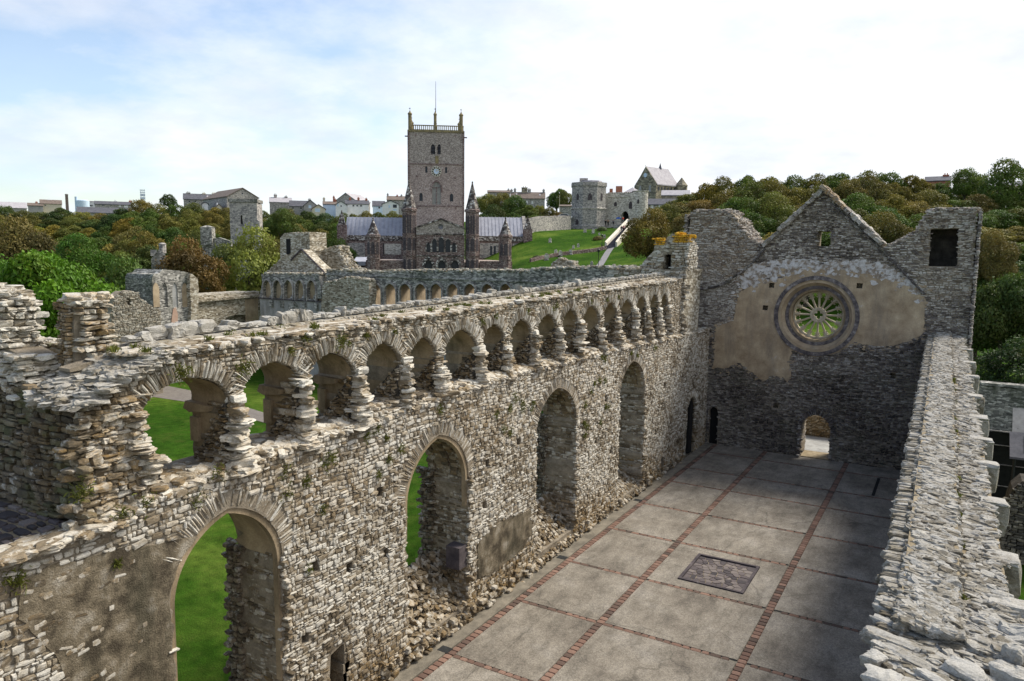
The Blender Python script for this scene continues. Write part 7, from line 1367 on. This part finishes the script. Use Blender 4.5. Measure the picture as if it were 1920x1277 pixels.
p2 = gpt(1056, 216); p2[2] = ZP(409, 1056, 216); t = thing('market_awning', 'flat white awning behind the parked white car', 'awning', p2); f_ = frame(p2, vang(1056)); b = MB(f_); b.prism([(-1.9, .95), (1.9, .75), (1.9, .9), (-1.4, 1.25), (-1.9, 1.1)], O=(0, -1, 0), U=X3, Vv=Z3, N=Y3, t0=0, t1=2.4); b.build('cover', M['white_paint'], t)
for sx in (-1.6, 1.6): b = MB(f_); b.tube([(sx, -.8, -1.5), (sx, -.8, .9)], .05, 5); b.build('post', M['metal_dark'], t)
p = gpt(1047.5, 236); t = thing('flagpole', 'thin bare pole left of the octagonal tower', 'pole', p); b = MB(frame(p)); b.tube([(0, 0, -1), (0, 0, ZP(367, 1047.5, 236)-p[2])], [.08, .05], 6); b.build('pole', M['cream_paint'], t); b = MB(frame(p)); b.lathe([(.25, -1), (.25, .3), (.1, .35)], 8); b.build('base', M['gate_dark'], t)
# jackdaw on the ruin stub
q = on(1047.5, 483.6, y=38.3); t = thing('jackdaw', 'small black bird perched on the broken stub of wall before the lawn', 'bird', q)
bd = skel('body', [(0, 0, .12), (.10, 0, .17), (.16, 0, .22), (-.12, 0, .08), (-.24, 0, .04)], [(0, 1), (1, 2), (0, 3), (3, 4)], [.065, .055, .045, .04, .015], cl['black'], t)
b = MB(frame(q)); b.tube([(.19, 0, .22), (.25, 0, .21)], [.015, .004], 5); b.build('beak', M['metal_dark'], t)
for s_ in (-.025, .025): b = MB(frame(q)); b.tube([(0, s_, -.01), (0, s_, .08)], .007, 4); b.build('leg', M['metal_dark'], t)

# ================================================================== right-hand yard outside the side wall
t = thing('board_fence', 'black horizontal boarded fence with pale rails beyond the side wall on the right', 'fence', (14.5, 26, CT))
b = MB()
for k in range(26): b.box(11.3+k*.42, 11.3+k*.42+.425, 26.0, 26.05, CT-.3, 1.9+rng.uniform(-.03, .03))
b.build('boards', mat_plain('black_board', (.012, .014, .013), (.025, .028, .025), 3), t)
for i, z in enumerate((-.6, .4, 1.3, 1.95)): b = MB(); b.box(11.3, 22, 25.93, 25.99, z, z+.035); b.build('rail', M['gate_dark'], t)
for k in range(5): b = MB(); b.box(11.5+k*2.3, 11.62+k*2.3, 25.75, 25.88, CT-.3, 2.1); b.build('post', M['metal_dark'], t)
for (pa, pb, y_, lab) in (((1897, 836), (1925, 780), 24., 'farther grey slanted display board beyond the right wall'), ((1893, 860), (1925, 828), 22., 'nearer grey slanted display board with a dark panel beyond the right wall')):
    q0, q1 = on(*pa, y=y_), on(*pb, y=y_); t = thing('display_board', lab, 'display board', (q0[0]+.6, y_, CT), 'slanted display boards')
    b = MB(); b.prism([(0, q0[2]), (1.3, q1[2]), (1.3, q1[2]+.09), (0, q0[2]+.09)], O=(q0[0], y_, 0), U=Y3, Vv=Z3, N=X3, t0=0, t1=1.5); b.build('board', M['slate'] if y_ < 23 else M['grey_render'], t)
    b = MB(); s_ = (q1[2]-q0[2])/1.3; b.prism([(.25, q0[2]+.10+.25*s_), (1.1, q0[2]+.10+1.1*s_), (1.1, q0[2]+.12+1.1*s_), (.25, q0[2]+.12+.25*s_)], O=(q0[0]+.5, y_, 0), U=Y3, Vv=Z3, N=X3, t0=0, t1=1.0); b.build('panel', M['metal_dark'], t)
    for x in (.2, 1.5): b = MB(); b.tube([(q0[0]+x, y_+.6, CT), (q0[0]+x, y_+.6, (q0[2]+q1[2])/2)], .05, 6); b.build('leg', M['metal_dark'], t)
t = thing('yard_wall', 'rounded rubble stub of wall on the grass outside the right-hand wall', 'ruined wall', (13.8, 19, CT)); q0, q1 = on(1878, 975, y=18.5), on(1935, 905, y=18.5)
o = [(q0[0], CT-.3), (q1[0]+2, CT-.3), (q1[0]+2, q1[2]), (q1[0]-.3, q1[2]), (q0[0]+.25, q1[2]-.35), (q0[0], q0[2]+.3)]
b = MB(); b.prism(rough(o, .3, .04), O=(0, 18.5, 0), U=Xv, Vv=Zv, N=(0, 1, 0), t0=0, t1=1.2); b.build('wall_core', M['mortar_dark'], t); st = Stones(); clad(st, (0, 18.48, 0), Xv, Zv, Nm, (q0[0]-.1, q1[0]+2, CT, 1.5), lambda u, v: inpoly(u, v, o), tone=(.05, .5)); st.build('facing_stones', M['stone_far'], t)
# churchyard wall under the right trees
t = thing('yard_boundary_wall', 'shaded rubble boundary wall under the dark trees on the right', 'wall', (16, 40, CT)); b = MB(); b.prism(rough([(12, -2), (34, -2), (34, 2.1), (12, 1.9)], .6, .06), O=(0, 40, 0), U=Xv, Vv=Zv, N=(0, 1, 0), t0=0, t1=.6); b.build('masonry', M['ruin_grey'], t)
b = MB(); b.box(12, 34, 39.9, 40.7, 1.95, 2.12); b.build('coping', M['ruin_grey'], t)

# ================================================================== wall plants: tufts of grass and pennywort in the joints
def tufts(name, spots, col, lab):
    Vs, Fs, As = [], [], []; k = 0
    for (c, nrm, r, n) in spots:
        c = np.array(c); nrm = np.array(nrm, float)
        for i in range(n):
            d = nrm*rng.uniform(.3, 1)+np.array([0, 0, 1])*rng.uniform(.2, .9)+rng.normal(0, .5, 3); d /= np.linalg.norm(d); s_ = np.cross(d, rng.normal(0, 1, 3)); s_ /= np.linalg.norm(s_); o_ = c+rng.normal(0, r*.5, 3)*(1-np.abs(nrm)*.85); L_ = rng.uniform(.05, .13); w_ = .006+.004*rng.uniform()
            Vs += [o_-s_*w_, o_+s_*w_, o_+d*L_*.6+s_*w_, o_+d*L_+np.array([0, 0, -.02]), o_+d*L_*.6-s_*w_]; Fs.append((k, k+1, k+2, k+3, k+4)); As += [[rng.uniform(.2, .9), rng.uniform(0, .5), 0]]*5; k += 5
    o = mesh_obj(name, Vs, Fs, M['leaf'], None, attr=np.array(As)); o.color = col; tag(o, lab, 'plants', kind='stuff'); return o
sp_ = []
for i in range(75):
    y = rng.uniform(-8, 16); z = rng.choice([rng.uniform(5.2, 6.3), rng.uniform(3.5, 6.2), rng.uniform(8.0, 8.3)]); 
    if z < 6.4: sp_.append(((XL+.02, y, z), (1, 0, 0), rng.uniform(.06, .18), 60))
    else: sp_.append(((XA+.03, y, z), (1, 0, 0), rng.uniform(.05, .12), 45))
for i in range(50): y = rng.uniform(-8, 12); sp_.append(((rng.uniform(-1.5, -.8), y, ztop(y)+.02), (0, 0, 1), .08, 40))
for i in range(16): y = rng.uniform(-5, 12); sp_.append(((xr(y)+.80, y, zr(y)-.06), (0, 0, 1), .05, 40))
for px, py in ((150, 925), (230, 970), (340, 700), (455, 690), (640, 640), (860, 800), (30, 1090)): q = on(px, py, x=XL+.05); sp_.append((q, (1, 0, 0), .16, 120))
def in_open(c): return c[0] > -.9 and (any(a-.12 < c[1] < b_+.12 and zb-.1 < c[2] < za+.1 for a, b_, za, zs, zb, _ in WN) or any(a-.05 < c[1] < b_+.05 and 6.3 < c[2] < za+.08 for a, b_, za, zs in AR))
sp_ = [s_ for s_ in sp_ if not in_open(s_[0])]
tufts('wall_plants', sp_, (.085, .105, .025, 1), 'tufts of grass and small ferns growing in the wall joints')
